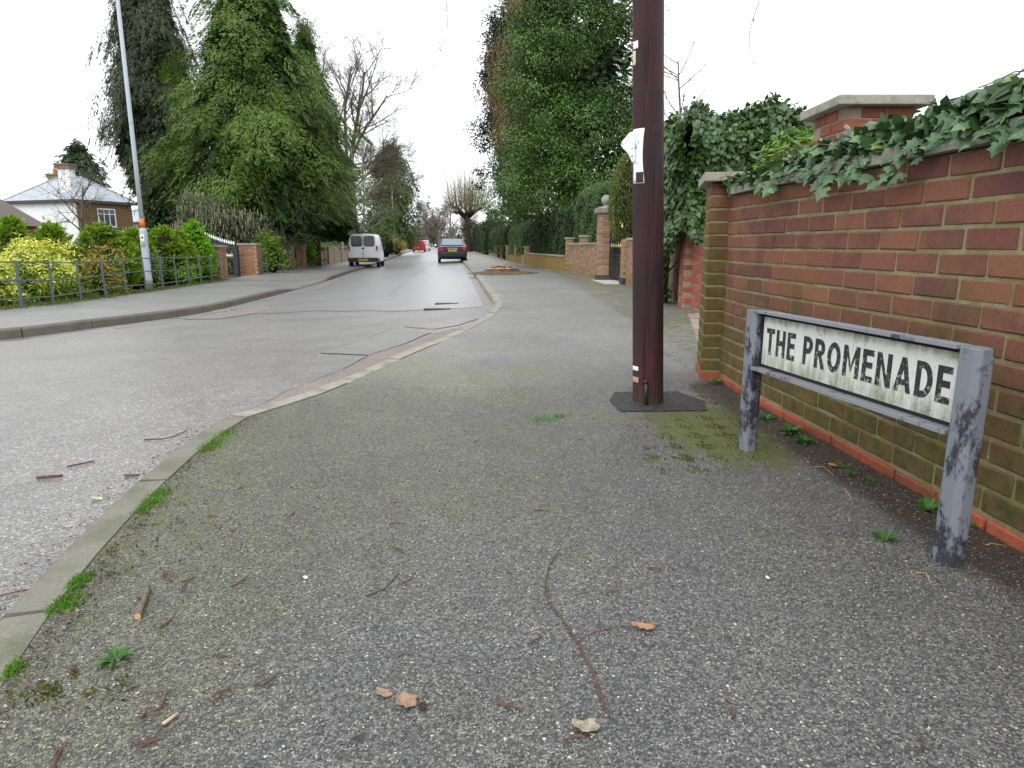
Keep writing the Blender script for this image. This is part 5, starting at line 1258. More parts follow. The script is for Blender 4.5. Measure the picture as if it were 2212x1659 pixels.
# pollarded street tree
pq = Vector((-4.75, 75, prof(75))); po = thing('pollard_tree', 'pollarded street tree with thick trunk and fan of upright shoots by the dark car', 'tree', pq)
m = MB(pq); tr = [(0, 0, -.3), (.0, 0, .3), (-.05, 0, 1.2), (-.12, 0, 2.6), (-.2, 0, 3.8)]
m.tube([pq + Vector(q) for q in tr], [.55, .38, .29, .28, .32], 12)
rr = random.Random(12)
for i in range(9):
    a = rr.uniform(0, 2 * pi); e = pq + Vector((-.2 + cos(a) * rr.uniform(.8, 1.9), sin(a) * 1.2, rr.uniform(4.3, 5.1))); m.tube([pq + Vector((-.2, 0, 3.5)), (pq + Vector((-.2, 0, 3.9))).lerp(e, .6), e], [.24, .15, .15], 7)
m.build('trunk', M['barkdark'], po, True)
m = MB(pq)
for i in range(470):
    a = rr.uniform(0, 2 * pi); R = sqrt(rr.random()) * 2.2; b0 = pq + Vector((-.2 + cos(a) * R, sin(a) * R, 4.4 + rr.uniform(-.3, .5))); L = rr.uniform(1.2, 2.6) if rr.random() < .72 else rr.uniform(2.8, 5.4); o_ = Vector((cos(a) * R * .42 + rr.uniform(-.25, .25), sin(a) * .4, L))
    m.tube([b0, b0 + o_ * .5 + Vector((rr.uniform(-.08, .08), 0, 0)), b0 + o_], [.017, .012, .005], 3, False)
m.build('shoots', M['shoot'], po)
sp_ = [([pq + Vector((-.2 + cos(a) * r, sin(a) * r, 4.4)), pq + Vector((-.2 + cos(a) * r * 1.3, sin(a) * r * 1.2, 6.2 + 2.0 * rr.random()))], None, 2) for a, r in [(rr.uniform(0, 2 * pi), 1.8 * sqrt(rr.random())) for _ in range(300)]]
twigs([( [p0.lerp(p1, i / 5) for i in range(6)], None, 2) for (p0, p1), _, _ in sp_], pq, po, 1600, 1.1, .014, M['shoot'], 3, 2, .6)
# branches that hang in from a tree above the frame
ov = thing('overhanging_tree', 'thin bare hanging twigs that dip into the top of the picture', 'tree', (3.4, 2.5, 0)); OB = Vector((3.4, 2.5, 0)); m = MB(OB)
m.tube([(3.4, 2.5, -.1), (3.4, 2.7, 2.5), (3.2, 3.2, 5.0), (2.2, 5.0, 6.6), (.6, 7, 6.9), (-1.0, 8.2, 6.6)], [.14, .12, .1, .06, .035, .012], 7); m.build('trunk', M['twiggrey'], ov, True)
rr = random.Random(2); m = MB(OB)
for (px0, py0, px1, py1, Y) in ((978, -60, 945, 150, 8.0), (1040, -50, 1052, 92, 7.6), (1032, -40, 1010, 30, 7.6), (1634, -60, 1622, 165, 5.6), (965, 60, 930, 160, 8.0)):
    a, b = A(px0, py0, Y), A(px1, py1, Y); pts = [a.lerp(b, i / 7) + Vector((.04 * sin(i * 1.1) + rr.uniform(-.015, .015), 0, 0)) for i in range(8)]
    top = Vector((max(-.9, min(2.3, a.x * 1.0)), 6.9 if Y > 7 else 5.2, 6.75 if Y > 7 else 6.5)); m.tube([top, a.lerp(top, .4)] + pts, [.006, .005] + [.005 - .0005 * i for i in range(8)], 4)
    for k in range(3):
        q = pts[rr.randint(1, 6)]; m.tube([q, q + Vector((rr.uniform(-.12, .12), 0, -rr.uniform(.05, .2)))], [.003, .0015], 3)
stuff(m.build('twigs', M['twiggrey'], ov))

# tree stump in the pavement
sq = G(1083, 590); sq.z = zfr(sq.x, sq.y)
stp = thing('tree_stump', 'freshly cut low tree stump with pale rim and rotten core in a soil patch', 'stump', sq); rr = random.Random(6); N = 30
m = MB(); rad = [(.50 + .06 * sin(3 * i * 2 * pi / N) + rr.uniform(-.07, .07)) for i in range(N)]
vs = []
for ring, (sc, z) in enumerate(((1.5, -.05), (1.2, .03), (1.03, .085), (.99, .135))):
    for i in range(N): a = 2 * pi * i / N; r = rad[i] * sc; vs.append((r * cos(a), r * sin(a) * .9, z + .02 * cos(a + 1) * (ring > 1)))
m.add(vs, [(k * N + i, k * N + (i + 1) % N, (k + 1) * N + (i + 1) % N, (k + 1) * N + i) for k in range(3) for i in range(N)]); m.build('bark', M['barktree'], stp, True)
m = MB(); vs = []
for ring, (sc, z) in enumerate(((.985, .14), (.86, .15), (.8, .11), (.0, .09))):
    for i in range(N): a = 2 * pi * i / N; r = rad[i] * sc; vs.append((r * cos(a), r * sin(a) * .9, z + .02 * cos(a + 1) + rr.uniform(-.004, .004)))
m.add(vs, [(k * N + i, k * N + (i + 1) % N, (k + 1) * N + (i + 1) % N, (k + 1) * N + i) for k in range(3) for i in range(N)]); m.build('cut_rim', plain('fresh_cut_wood', (.55, .37, .22), .8, scale=30, var=.25), stp)
m = MB()
for i in range(46):
    a = rr.uniform(0, 2 * pi); r = .36 * sqrt(rr.random()); c_ = (r * cos(a), r * sin(a), .14); m.cur = rr.random(); m.box(c_, (rr.uniform(.04, .11), rr.uniform(.03, .07), rr.uniform(.08, .2)), rr.uniform(0, 3), Matrix.Rotation(rr.uniform(-.5, .5), 3, 'X') @ Matrix.Rotation(rr.uniform(0, 3), 3, 'Z'))
t = NT('rotten_wood'); stuff(m.build('rotten_core', t.out(t.ramp(t.attr('rnd'), [(0, (.06, .03, .015)), (.5, (.2, .09, .04)), (.8, (.36, .2, .09)), (1, (.5, .34, .16))]), .9), stp))
vs = [(0, 0, .05)]; m = MB(); K = 26
for ring, (sc, z) in enumerate(((.6, .07), (.8, .05), (1.05, .004))):
    for i in range(K): a = 2 * pi * i / K; r = sc * (1 + .15 * sin(2 * a) + rr.uniform(-.12, .12)); vs.append((r * cos(a) * 1.0 + .08, r * sin(a) * 1.2 - .35, z))
m.add(vs, [(0, 1 + i, 1 + (i + 1) % K) for i in range(K)] + [(1 + k * K + i, 1 + k * K + K + i, 1 + k * K + K + (i + 1) % K, 1 + k * K + (i + 1) % K) for k in range(2) for i in range(K)])
o = m.build('soil_mound', plain('brown_soil', (.10, .065, .035), .95, var=.5, scale=9, bump=.8), None, True); o.location = sq; struct(o)
for px, py in ((1062, 596), (1092, 588)): weed(G(px, py) + Vector((0, 0, .03)), .1, 30, 'small green weed on the soil in front of the stump, ' + ('left one' if px < 1080 else 'right one'), .3, 'weeds on the stump soil')

# block paving of the driveway mouth between the end pier and the red wall
dw = struct(thing('driveway', None, None, (2.0, 6.5, 0)))
tb = NT('block_paver'); M['paver'] = tb.out(tb.mix(1.0, tb.ramp(tb.orand(), [(0, (.27, .2, .175)), (.5, (.34, .26, .225)), (1, (.4, .32, .28))]), tb.ramp(tb.noise(tb.pos(), 30, 5, .7), [(.3, (.75,) * 3), (.7, (1.15,) * 3)]), 'MULTIPLY'), .8)
pm = [brick_mesh(.2, .1, .05, 300 + i, M['paver'], .004) for i in range(4)]
for r_ in range(36):
    y = 4.72 + .107 * r_; xe = float(np.interp(y, [4.65, 5.9, 8.7], [1.3, 1.64, 2.27])); x = xe + .02 + (.1 if r_ % 2 else 0)
    while x < 2.42 + .1:
        if not (y < 4.85 and x < 1.75):
            o = bpy.data.objects.new('paver', random.choice(pm)); COL.objects.link(o); o.parent = dw; o.location = (x + .1 - 2.0, y - 6.5, -.017 + random.uniform(-.002, .002)); o.rotation_euler = (random.uniform(-.01, .01), random.uniform(-.01, .01), random.uniform(-.02, .02))
        x += .207
# ------------------------------------------------------------------ left side: fence, lamp post, piers, walls
M['fencepaint'] = metalpaint('fence_paint', (.085, .115, .12), (.05, .045, .04), .62, .72, 8)
def fence(y0, y1, label, n, xf, h=.74):
    ym = (y0 + y1) / 2; B = Vector((xf(ym), ym, zfl(xf(ym), ym))); t = thing('railing_fence', label, 'fence', B, 0, 'iron railing fences'); rr = random.Random(int(y0)); tops = []
    for i in range(n):
        y = y0 + (y1 - y0) * i / (n - 1); x = xf(y); z = zfl(x, y); dx = rr.uniform(-.03, .03); m = MB(B)
        m.tube([(x, y, z - .05), (x + dx * .5, y, z + h * .5), (x + dx, y + rr.uniform(-.02, .02), z + h + .03)], .019 if i % 3 else .024, 6); m.build('post', M['fencepaint'], t); tops.append((x, dx, y, z))
    for k, fr in enumerate((.99, .60, .22)):
        m = MB(B); m.tube([(x + dx * fr - .012, y, z + h * fr + .02 * sin(y * 1.3 + k)) for x, dx, y, z in tops], .0125, 5); m.build('rail', M['fencepaint'], t)
    return t
q0, q1 = G(10, 671, 'fl'), G(468, 606, 'fl')
fence(8.6, 20.2, 'long grey estate railing of thin posts and three rails before golden shrubs', 15, xfence)
def lpier(px0, px1, py, h, label, mat='brickleft', d=None):
    a, b = G(px0, py, 'fl'), G(px1, py, 'fl'); w = b.x - a.x
    return square_pier('brick_pier', label, a.x, a.y, w, d or w, h, M[mat], a.z - .02, objs=False, over=.035, capmat=M['capstone'], caph=.06), a, b
p1, a1, b1 = lpier(450, 481, 604, 1.0, 'brown brick pier at the end of the long railing, left of the dark gate', d=.5)
p2, a2, b2 = lpier(519, 560, 593.5, 1.08, 'broad orange-brown brick pier right of the dark gate', d=.45)
p3, a3, b3 = lpier(614, 634, 580.5, 1.02, 'slim brown brick pier after the short railing, by the small crooked tree')
p4, a4, b4 = lpier(642, 660, 576.5, 1.05, 'brick pier starting the low wall, right of the small crooked tree')
def xf2(y): return float(np.interp(y, [a2.y + .2, a3.y], [b2.x + .08, a3.x]))
fence(a2.y + .3, a3.y - .1, 'short grey railing between two brick piers, right of the dark gate', 6, xf2)
w5 = G(742, 563, 'fl')
def xlw(y): return float(a4.x + .1 + (w5.x - a4.x) * (y - a4.y) / (w5.y - a4.y))
joined_wall('low_brick_wall', 'low red-brown brick wall with small piers running towards the white van', xlw, a4.y + .4, w5.y, zfl(xlw(a4.y + 6), a4.y + 6) - .05, .78, M['brickleft'])
for i in range(5):
    y = a4.y + (w5.y - a4.y) * (.2 + .2 * i); square_pier('brick_post', ['first', 'second', 'third', 'fourth', 'fifth'][i] + ' small pier of the low wall counting from the crooked tree', xlw(y) - .05, y, .3, .3, .98, M['brickleft'], zfl(xlw(y), y) - .03, objs=False, over=.03, capmat=M['capstone'], grp='small piers of the left wall')
def xlw2(y): return float(np.interp(y, [38, 90], [-10.95, -16.6]))
joined_wall('low_brick_wall', 'farther brick garden wall seen past the white van', xlw2, 41, 62, -.25, .95, M['brickleft'])
joined_wall('brick_wall', 'taller orange-brown wall by the red car', xlw2, 64, 88, -.1, 1.5, M['brickleft'])
gt = Vector((.5 * (G(513, 594, 'fl').x - 11.6), 25, zfl(-10, 25))); gate2 = thing('iron_gate', 'dark iron driveway gate with white spear tips, standing open behind the brick piers', 'gate', gt)
g0 = G(513, 594, 'fl'); g1 = Vector((-12.05, g0.y + 1.7, g0.z))
M['darkgate'] = plain('dark_gate_paint', (.02, .022, .028), .45)
m = MB(gt); m.box((g0.x, g0.y, g0.z + .5), (.17, .17, 1.06)); m.build('gate_post', M['darkgate'], gate2, bevel=.01)
def gz(u): return 1.05 + .50 * u ** 1.4
for k in range(18):
    u = (k + .6) / 18; q = g0.lerp(g1, u); m = MB(gt); m.tube([q + Vector((0, 0, .06)), q + Vector((0, 0, gz(u)))], .014, 5); b_ = m.build('bar', M['darkgate'], gate2)
    for zz in (gz(u), .62): m = MB(gt); m.lathe([(.008, 0), (.04, .05), (.02, .11), (.002, .16)], q + Vector((0, 0, zz)), 6); m.build('spear_tip', M['tagwhite'], b_)
for f_ in (.1, .6): m = MB(gt); m.tube([g0 + Vector((0, 0, f_)), g1 + Vector((0, 0, f_))], .016, 6); m.build('rail', M['darkgate'], gate2)
m = MB(gt); m.tube([g0.lerp(g1, u) + Vector((0, 0, gz(u) - .12)) for u in np.linspace(0, 1, 8)], .016, 6); m.build('top_rail', M['darkgate'], gate2)
# lamp post
lq = G(323, 628, 'fl'); lp = thing('lamp_post', 'tall grey steel lamp post with an orange band and warning label', 'lamp post', lq)
M['steel'] = metalpaint('grey_steel', (.36, .41, .46), (.22, .25, .28), .6, .75, 6); M['orange'] = plain('orange_band', (.75, .16, .03), .5)
m = MB(); m.lathe([(.085, -.1), (.085, .28), (.082, .3), (.082, 1.36), (.075, 1.39), (.05, 1.42)], (0, 0, 0), 16); m.build('base_section', M['steel'], lp, True)
m = MB(); m.lathe([(.05, 1.4), (.047, 3.0), (.036, 7.9)], (0, 0, 0), 14); m.build('shaft', M['steel'], lp, True)
m = MB(); m.lathe([(.086, -.1), (.087, .24), (.083, .25)], (0, 0, 0), 16); m.build('root_collar', plain('weathered_collar', (.2, .19, .17), .8), lp, True)
m = MB(); m.lathe([(.0515, 1.44), (.0515, 1.63)], (0, 0, 0), 14); m.build('orange_band', M['orange'], lp, True)
m = MB(); m.box((.015, -.086, 1.2), (.085, .006, .17)); lbo = m.build('warning_label', M['tagwhite'], lp)
m = MB(); m.box((.015, -.0905, 1.13), (.08, .002, .012)); m.build('label_print', plain('red_print', (.6, .05, .05), .5), lbo)
m = MB(); m.add([(-.02, -.091, 1.19), (.05, -.091, 1.19), (.015, -.091, 1.25)], [(0, 1, 2)]); m.build('label_print', M['gap'], lbo)
m = MB(); m.box((.012, -.084, 1.04), (.07, .008, .08)); m.build('access_door', plain('brass_grey', (.25, .25, .18), .5), lp)
m = MB(); m.tube([(0, 0, 7.8), (.2, 0, 8.1), (.9, 0, 8.25)], .03, 8); m.box((1.15, 0, 8.25), (.6, .2, .1)); m.build('lantern', M['steel'], lp)
# concrete post by the low wall, timber pole and far posts
for px, py, topy, Y, r, nm, lb in ((742, 562, 455, None, .06, 'utility_post', 'slim grey-green concrete post at the end of the low wall near the van'), (851, 527, 400, 72, .1, 'utility_pole', 'pale wooden pole in front of the ivy-clad conifer'), (898, 536, 484, 100, .08, 'street_lamp', 'distant pale lamp column above the red car'), (1000, 524, 480, 140, .09, 'street_lamp', 'distant pale lamp column above the dark car')):
    q = G(px, py, 'fl') if Y is None else Vector((A(px, py, Y).x, Y, prof(Y) - .3)); h = A(px, topy, q.y).z - q.z
    t = thing(nm, lb, 'post', q); m = MB(); m.tube([(0, 0, -.2), (0, 0, h)], [r, r * .8], 8); m.build('shaft', plain(nm + '_paint' + str(px), (.3, .32, .27) if Y is None else (.4, .36, .3), .8), t); m = MB(); m.box((0, 0, h + .03), (r * 2.2, r * 2.2, .06)); m.build('top', M['capstone'], t)

# golden shrubs and thuja row behind the railing
def shrub(name, label, px, py_top, hw_px, Y, mat, n, size, prof_='dome', asp=.45, group=None, seed=0, mat2=None, x=None):
    top = A(px, py_top, Y); hw = hw_px / FPX * Y; bx = top.x if x is None else x; bz = zfl(bx, Y) - .02; B = Vector((bx, Y, bz)); H = top.z - bz
    t = thing(name, label, 'shrub' if prof_ == 'dome' else 'conifer', B, 0, group)
    if prof_ == 'dome':
        rr = random.Random(seed); bl = [(bx + rr.uniform(-.6, .6) * hw, Y + rr.uniform(-.4, .4) * hw, bz + H * rr.uniform(.25, .72), hw * rr.uniform(.35, .55), hw * rr.uniform(.35, .5), H * .26) for i in range(14)]
        blob_crown(bl, n, size, mat, t, B, seed, .55, .1, 'foliage', asp, 'rhomb', n // 14, size * .9)
        if mat2: blob_crown([(a, b, c - H * .14, d * 1.0, e, f * 1.1) for a, b, c, d, e, f in bl], n, size, mat2, t, B, seed + 1, .5, 0, 'inner_foliage', asp)
        m = MB(B); m.lathe([(.12 * hw, 0), (.4 * hw, H * .2), (.45 * hw, H * .4), (.3 * hw, H * .55), (.1 * hw, H * .62)], (bx, Y, bz), 10); m.build('inner_branches', M['hedgecore'], t, True)
    else:
        conifer_crown(B, H, .12, lambda q: hw * (1 - q ** 2.0) ** .62 * (.82 + .18 * min(1, q * 4)), n // 16, 16, .34, mat, t, seed, -.55, size, .42, .08, (1, .8), 'crown', .25, .6)
        m = MB(B); m.lathe([(.5 * hw, -.05), (.74 * hw, H * .2), (.70 * hw, H * .5), (.42 * hw, H * .8), (.05, H * .93)], (bx, Y, bz), 10); m.build('inner_branches', M['hedgecore'], t, True)
    return t
for i, (px, py, hw, Y, mt, lb) in enumerate(((22, 468, 46, 14.0, 'thuja', 'rounded green conifer at the far left of the picture, tallest beside the brown roof'), (108, 480, 52, 15.2, 'thuja', 'green conifer mound behind the golden shrub, below the garage wall'), (215, 482, 72, 16.2, 'thuja', 'wide green conifer mound below the brown gable window'), (284, 494, 50, 17.4, 'thuja', 'green conifer mound just left of the lamp post'),
                                             (350, 487, 52, 18.6, 'thuja', 'green conifer mound just right of the lamp post'), (385, 500, 40, 19.2, 'thuja', 'lower green conifer between the mound by the lamp post and the brightest one'), (415, 476, 42, 20.4, 'thujab', 'brightest pointed green conifer at the end of the railing by the gate'))):
    shrub('conifer_shrub', lb, px, py, hw, Y, M[mt], 9000, .105, 'cone', group='conifers behind the railing', seed=60 + i)
shrub('golden_shrub', 'large golden-yellow shrub behind the railing left of centre, between green conifers', 125, 508, 78, 13.0, M['choisya'], 8000, .075, 'dome', .4, 'golden shrubs', 70, M['choisyag'], x=-9.1)
shrub('golden_shrub', 'pale golden shrub cut off by the picture edge', 15, 545, 50, 11.6, M['choisya'], 5000, .075, 'dome', .4, 'golden shrubs', 72, M['choisyag'], x=-9.0)
shrub('copper_shrub', 'coppery yellow shrub between the golden shrub and the lamp post', 208, 522, 42, 14.4, M['copper'], 1700, .075, 'dome', .4, None, 74, M['choisyag'])
shrub('variegated_shrub', 'low grey-green shrub with yellow tips right of the lamp post', 340, 538, 26, 16.9, M['garrya'], 1500, .07, 'dome', .45, None, 76, M['choisyag'], x=-9.0)
for i, (px, py, Y) in enumerate(((60, 600, 11.9), (150, 605, 13.6), (235, 590, 14.9), (395, 575, 18.4))): shrub('low_shrub', ['green undergrowth bush below the pale golden shrub', 'green undergrowth bush below the large golden shrub', 'green undergrowth bush below the coppery shrub', 'green undergrowth bush near the end of the railing'][i], px, py, 34, Y, M['choisyag'], 1300, .07, 'dome', .42, 'undergrowth bushes', 80 + i, x=-8.95 - .02 * i)
rng = np.random.default_rng(51); n = 2600; yy = 8.7 + 12 * rng.random(n); P_ = np.array([(xfence(y) + rng.normal() * .1 - .02, y, zfl(xfence(y), y) + .003) for y in yy]); D_ = unit(rng.normal(size=(n, 3)) * .5 + np.array([0, 0, .8])); S_ = unit(np.cross(D_, rng.normal(size=(n, 3)))); c0 = P_.mean(0)
o = quads('grass', P_ - c0, D_, S_, rng.uniform(.03, .08, n), .012, leafmat('verge_grass', (.05, .09, .02), (.09, .13, .03), (.16, .2, .05), .6, .2, scale=3), None, 'strip'); o.location = c0; tag(o, 'strip of grass along the foot of the long railing', 'grass', None, 'stuff')
n = 1800; yy = 8.7 + 12 * rng.random(n); P_ = np.array([(xfence(y) - .1 - abs(rng.normal()) * .3, y, zfl(xfence(y), y) + .004) for y in yy]); D_ = unit(rng.normal(size=(n, 3)) * np.array([1, 1, .25])); S_ = unit(np.cross(D_, np.array([0, 0, 1]) + rng.normal(size=(n, 3)) * .3)); c0 = P_.mean(0)
o = quads('dead_leaves', P_ - c0, D_, S_, .06, .03, leafmat('fallen_leaves', (.10, .045, .02), (.18, .08, .035), (.25, .12, .06), .8, .1), None); o.location = c0; tag(o, 'brown fallen leaves under the shrubs behind the railing', 'leaves', None, 'stuff')

# ------------------------------------------------------------------ big conifers and trees on the left
def big_conifer(name, label, base, H, h0, R, nb, K, mat, seed, Lb=1.1, leaf=.2, droop=.55, trunk=.3, pw=1.0, sq=(1, 1), inner=.45, lump=.16, asp=.36, out=.75, prof_=None):
    t = thing(name, label, 'tree', base)
    Rf = prof_ or (lambda q: R * ((1 - q ** pw) * .93 + .07) * (.75 + .25 * min(1, q * 5)))
    conifer_crown(base, H, h0, Rf, nb, K, Lb, mat, t, seed, droop, leaf, asp, lump, sq, 'crown', inner, out)
    pts = []; rr = random.Random(seed); limb(pts, rr, Vector((0, 0, -.2)), Vector((0, 0, 1)), H * .95, trunk, 0, 1, [40], 1.0, .05, .015, 10, .01, .0); m = MB(); m.tube(pts[0][0], pts[0][1], 10)
    for k in range(60):
        z = h0 + (H - h0) * rr.random() * .9; a = rr.uniform(0, 2 * pi); r = Rf((z - h0) / (H - h0)) * .75; m.tube([(0, 0, z), (cos(a) * r * .5, sin(a) * r * .5, z + .1 * r), (cos(a) * r, sin(a) * r, z - .1 * r)], [.05, .035, .012], 4, False)
    m.build('trunk', M['barkdark'], t, True)
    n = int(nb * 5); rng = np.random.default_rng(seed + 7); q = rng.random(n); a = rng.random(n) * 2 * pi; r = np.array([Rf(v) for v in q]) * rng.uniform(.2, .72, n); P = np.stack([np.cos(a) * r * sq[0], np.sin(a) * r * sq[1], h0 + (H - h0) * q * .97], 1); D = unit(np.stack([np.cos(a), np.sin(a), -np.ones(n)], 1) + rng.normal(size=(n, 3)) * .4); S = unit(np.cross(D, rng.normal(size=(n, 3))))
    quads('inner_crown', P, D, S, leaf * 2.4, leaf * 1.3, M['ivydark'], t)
    return t
q = A(578, 590, 32); big_conifer('cypress_tree', 'broad bright green cypress filling the upper left, trunk behind the brick piers', (q.x, 32, -.2), 14.6, 2.0, 4.7, 2400, 66, M['law'], 91, 1.15, .19, .55, .32, 1.3, (1, .9), .42, .19, .2)
q = A(684, 560, 38); big_conifer('cypress_tree', 'dark green cypress behind the right edge of the broad bright one', (q.x, 38, -.2), 11.9, 1.5, 3.0, 1400, 64, M['law2'], 92, 1.15, .21, .6, .26, 1.35, (1, .9), .42, .15, .2)
q = A(366, 520, 36.5); big_conifer('cypress_tree', 'tall blackish weeping cypress left of the broad bright one', (q.x, 36.5, -.2), 17.5, 1.5, 2.55, 1900, 60, M['cypd'], 93, 1.25, .22, 1.0, .3, 3.0, (1, .9), .4, .2, .18, .5, lambda q: 2.5 * float(np.interp(q, [0, .12, .28, .45, .63, .8, 1], [.3, .62, 1, .92, .66, .42, .12])))
q = A(190, 500, 95); big_conifer('cypress_tree', 'distant grey-green conifer behind the white house chimney', (q.x, 95, 0), 14.6, 1.0, 3.7, 700, 26, M['garrya'], 94, 1.4, .42, .3, .4, 4.5)
# garrya with tassels
gq = A(462, 560, 27.5); gB = Vector((gq.x, 27.5, zfl(gq.x, 27.5))); ga_ = thing('garrya_shrub', 'big grey-green shrub hung with pale tassels below the broad cypress', 'shrub', gB); rr = random.Random(14); bl = []
for i in range(40): a = rr.uniform(0, 2 * pi); r = rr.uniform(0, 2.2); bl.append((gq.x + cos(a) * r, 27.5 + sin(a) * r * .5, rr.uniform(.4, 2.75 - .17 * r * r), rr.uniform(.45, .75), .6, rr.uniform(.4, .62)))
blob_crown(bl, 26000, .11, M['garrya'], ga_, gB, 15, .4, -.1, 'foliage', .5, 'rhomb', 1500, .16)
n = 6000; rng = np.random.default_rng(16); b = np.array(bl); k = rng.integers(0, len(b), n); d = rdir(n, rng); P_ = b[k, :3] + d * b[k, 3:] * rng.uniform(.8, 1.15, (n, 1)); D_ = unit(np.array([0, 0, -1.0]) + rng.normal(size=(n, 3)) * .12); S_ = unit(np.cross(D_, rng.normal(size=(n, 3))))
quads('tassels', P_ - np.array(gB), D_, S_, rng.uniform(.12, .28, n), .034, M['tassel'], ga_, 'strip')
m = MB(gB); m.lathe([(.5, 0), (1.1, .5), (1.2, 1.2), (.8, 1.8), (.2, 2.2)], (gq.x, 27.8, gB.z), 12); m.build('inner_branches', M['hedgecore'], ga_, True)
for i, (px, py, Y, hw, mt, lb) in enumerate(((585, 500, 26.8, 32, 'laurel', 'bright leafy bush behind the short railing'), (655, 508, 36, 30, 'choisyag', 'green bush behind the pier by the crooked tree'), (715, 520, 50, 30, 'choisyag', 'green bush over the low wall, left of the concrete post'), (830, 478, 60, 38, 'law2', 'dark rounded evergreen bush right above the white van'), (700, 505, 52, 45, 'garrya', 'dull green bush in the garden behind the dark cypress trunk'), (775, 500, 64, 40, 'garrya', 'grey-green bush left behind the white van'), (855, 505, 70, 24, 'copper', 'yellowish shrub beside the wall past the van'), (610, 520, 37, 40, 'garrya', 'dull bush behind the trunk of the broad cypress'), (530, 520, 30, 40, 'garrya', 'dark bush behind the dark open gate'), (400, 520, 34, 50, 'cypd', 'dark bush behind the railing end conifers'))):
    shrub('garden_bush', lb, px, py, hw, Y, M[mt], 2200, .16 if Y > 34 else .11, 'dome', .5, 'garden bushes on the left', 110 + i)
wispy(tuple(A(627, 572, 30.5).xy) + (-.3,), 3.4, 'small_tree', 'small crooked bare tree in the gap between two brick piers', M['barktree'], 31, [9, 6, 4], r0=.11, spread=.95, up=.0, kidL=.55)
# big bare tree and companions
q = A(764, 540, 62); bt = thing('bare_tree', 'large leafless tree with spreading limbs rising behind the dark cypress', 'tree', (q.x, 62, -.1)); pts = []; rr = random.Random(42); b0 = Vector((q.x, 62, -.1))
limb(pts, rr, b0, Vector((.0, 0, 1)), 7.8, .55, 0, 0, [0], 0, 0, .02, 6); top = pts[0][0][-1]; pts[0] = (pts[0][0], [.55, .5, .47, .45, .43, .42, .4], 0)
for d, L, r in ((Vector((-.3, 0, 1)), 9, .24), (Vector((.08, .1, 1)), 9.5, .24), (Vector((.5, -.1, .9)), 7, .18), (Vector((-.6, .1, .8)), 6, .16), (Vector((.8, 0, .4)), 5.5, .15), (Vector((.0, -.3, 1)), 9, .2)):
    limb(pts, rr, top + Vector((0, 0, rr.uniform(-1.2, 0))), d.normalized(), L, r, 1, 4, [0, 9, 8, 5], .68, .2, .13, 6, .009, .46)
for k in range(8): limb(pts, rr, b0 + Vector((0, 0, rr.uniform(4.5, 8.0))), Vector((rr.uniform(.3, 1), rr.uniform(-.3, .3), rr.uniform(-.05, .4))).normalized(), rr.uniform(3, 6.2), .1, 2, 4, [0, 0, 12, 6], .65, .02, .13, 6, .009, .42)
tubes(pts, b0, 'branches', M['twiggrey'], bt); twigs(pts, b0, bt, 9000, .75, .018, M['twiggrey'], 4, 3)
q = A(850, 530, 74); iv = thing('ivy_clad_tree', 'olive-green ivy-clad conifer on the left of the street above the parked cars', 'tree', (q.x, 74, -.1))
conifer_crown((q.x, 74, 0), 10.9, .6, lambda u: 3.1 * (1 - u ** 2.4) ** .6 * (.85 + .15 * min(1, u * 4)), 900, 34, 1.4, leafmat('ivy_clad', (.05, .085, .022), (.09, .14, .04), (.14, .2, .06), .7, .12, scale=.4), iv, 95, .9, .3, .36, .14, (1, .8), 'crown', .4, .6)
m = MB(); m.tube([(0, 0, -.2), (0, 0, 9)], [.35, .1], 8); m.build('trunk', M['barkdark'], iv)
wispy(tuple(A(765, 545, 50).xy) + (-.3,), 8.5, 'birch_tree', 'slender pale bare birch left behind the white van', barkmat('birch', (.16, .16, .11), (.3, .29, .22), 5), 33, [22, 6, 4], r0=.1, spread=.8, up=.12, kidL=.35)
wispy(tuple(A(785, 545, 54).xy) + (-.3,), 7.5, 'birch_tree', 'second slender bare birch directly behind the white van', barkmat('birch2', (.14, .14, .1), (.27, .26, .19), 5), 34, [22, 6, 4], r0=.09, spread=.8, up=.12, kidL=.35)
# far end of the street
for i, (px, py, Y, h, lb, lev) in enumerate(((950, 531, 150, 10.5, 'brown bare tree in the middle of the far end of the street', 4), (925, 531, 175, 11.5, 'bare tree at the far end, left of the middle one', 3), (1000, 531, 190, 12, 'bare tree at the far end behind the pollard', 3), (975, 531, 210, 13, 'faint bare tree at the far end between the others', 3))):
    q = A(px, py, Y); t = thing('bare_tree', lb, 'tree', (q.x, Y, prof(Y) - .1), 0, 'bare trees at the far end'); pts = []; rr = random.Random(200 + i); limb(pts, rr, Vector((0, 0, -.2)), Vector((0, 0, 1)), h * .75, .42, 0, lev, [12, 8, 6, 4], .85, .12, .07, 6, .02, .5); fb = barkmat('far_bark%d' % i, (.13, .11, .09), (.21, .18, .15), 3); tubes(pts, Vector((0, 0, 0)), 'branches', fb, t); twigs(pts, (0, 0, 0), t, 2500, .9, .03, fb, i, 2)
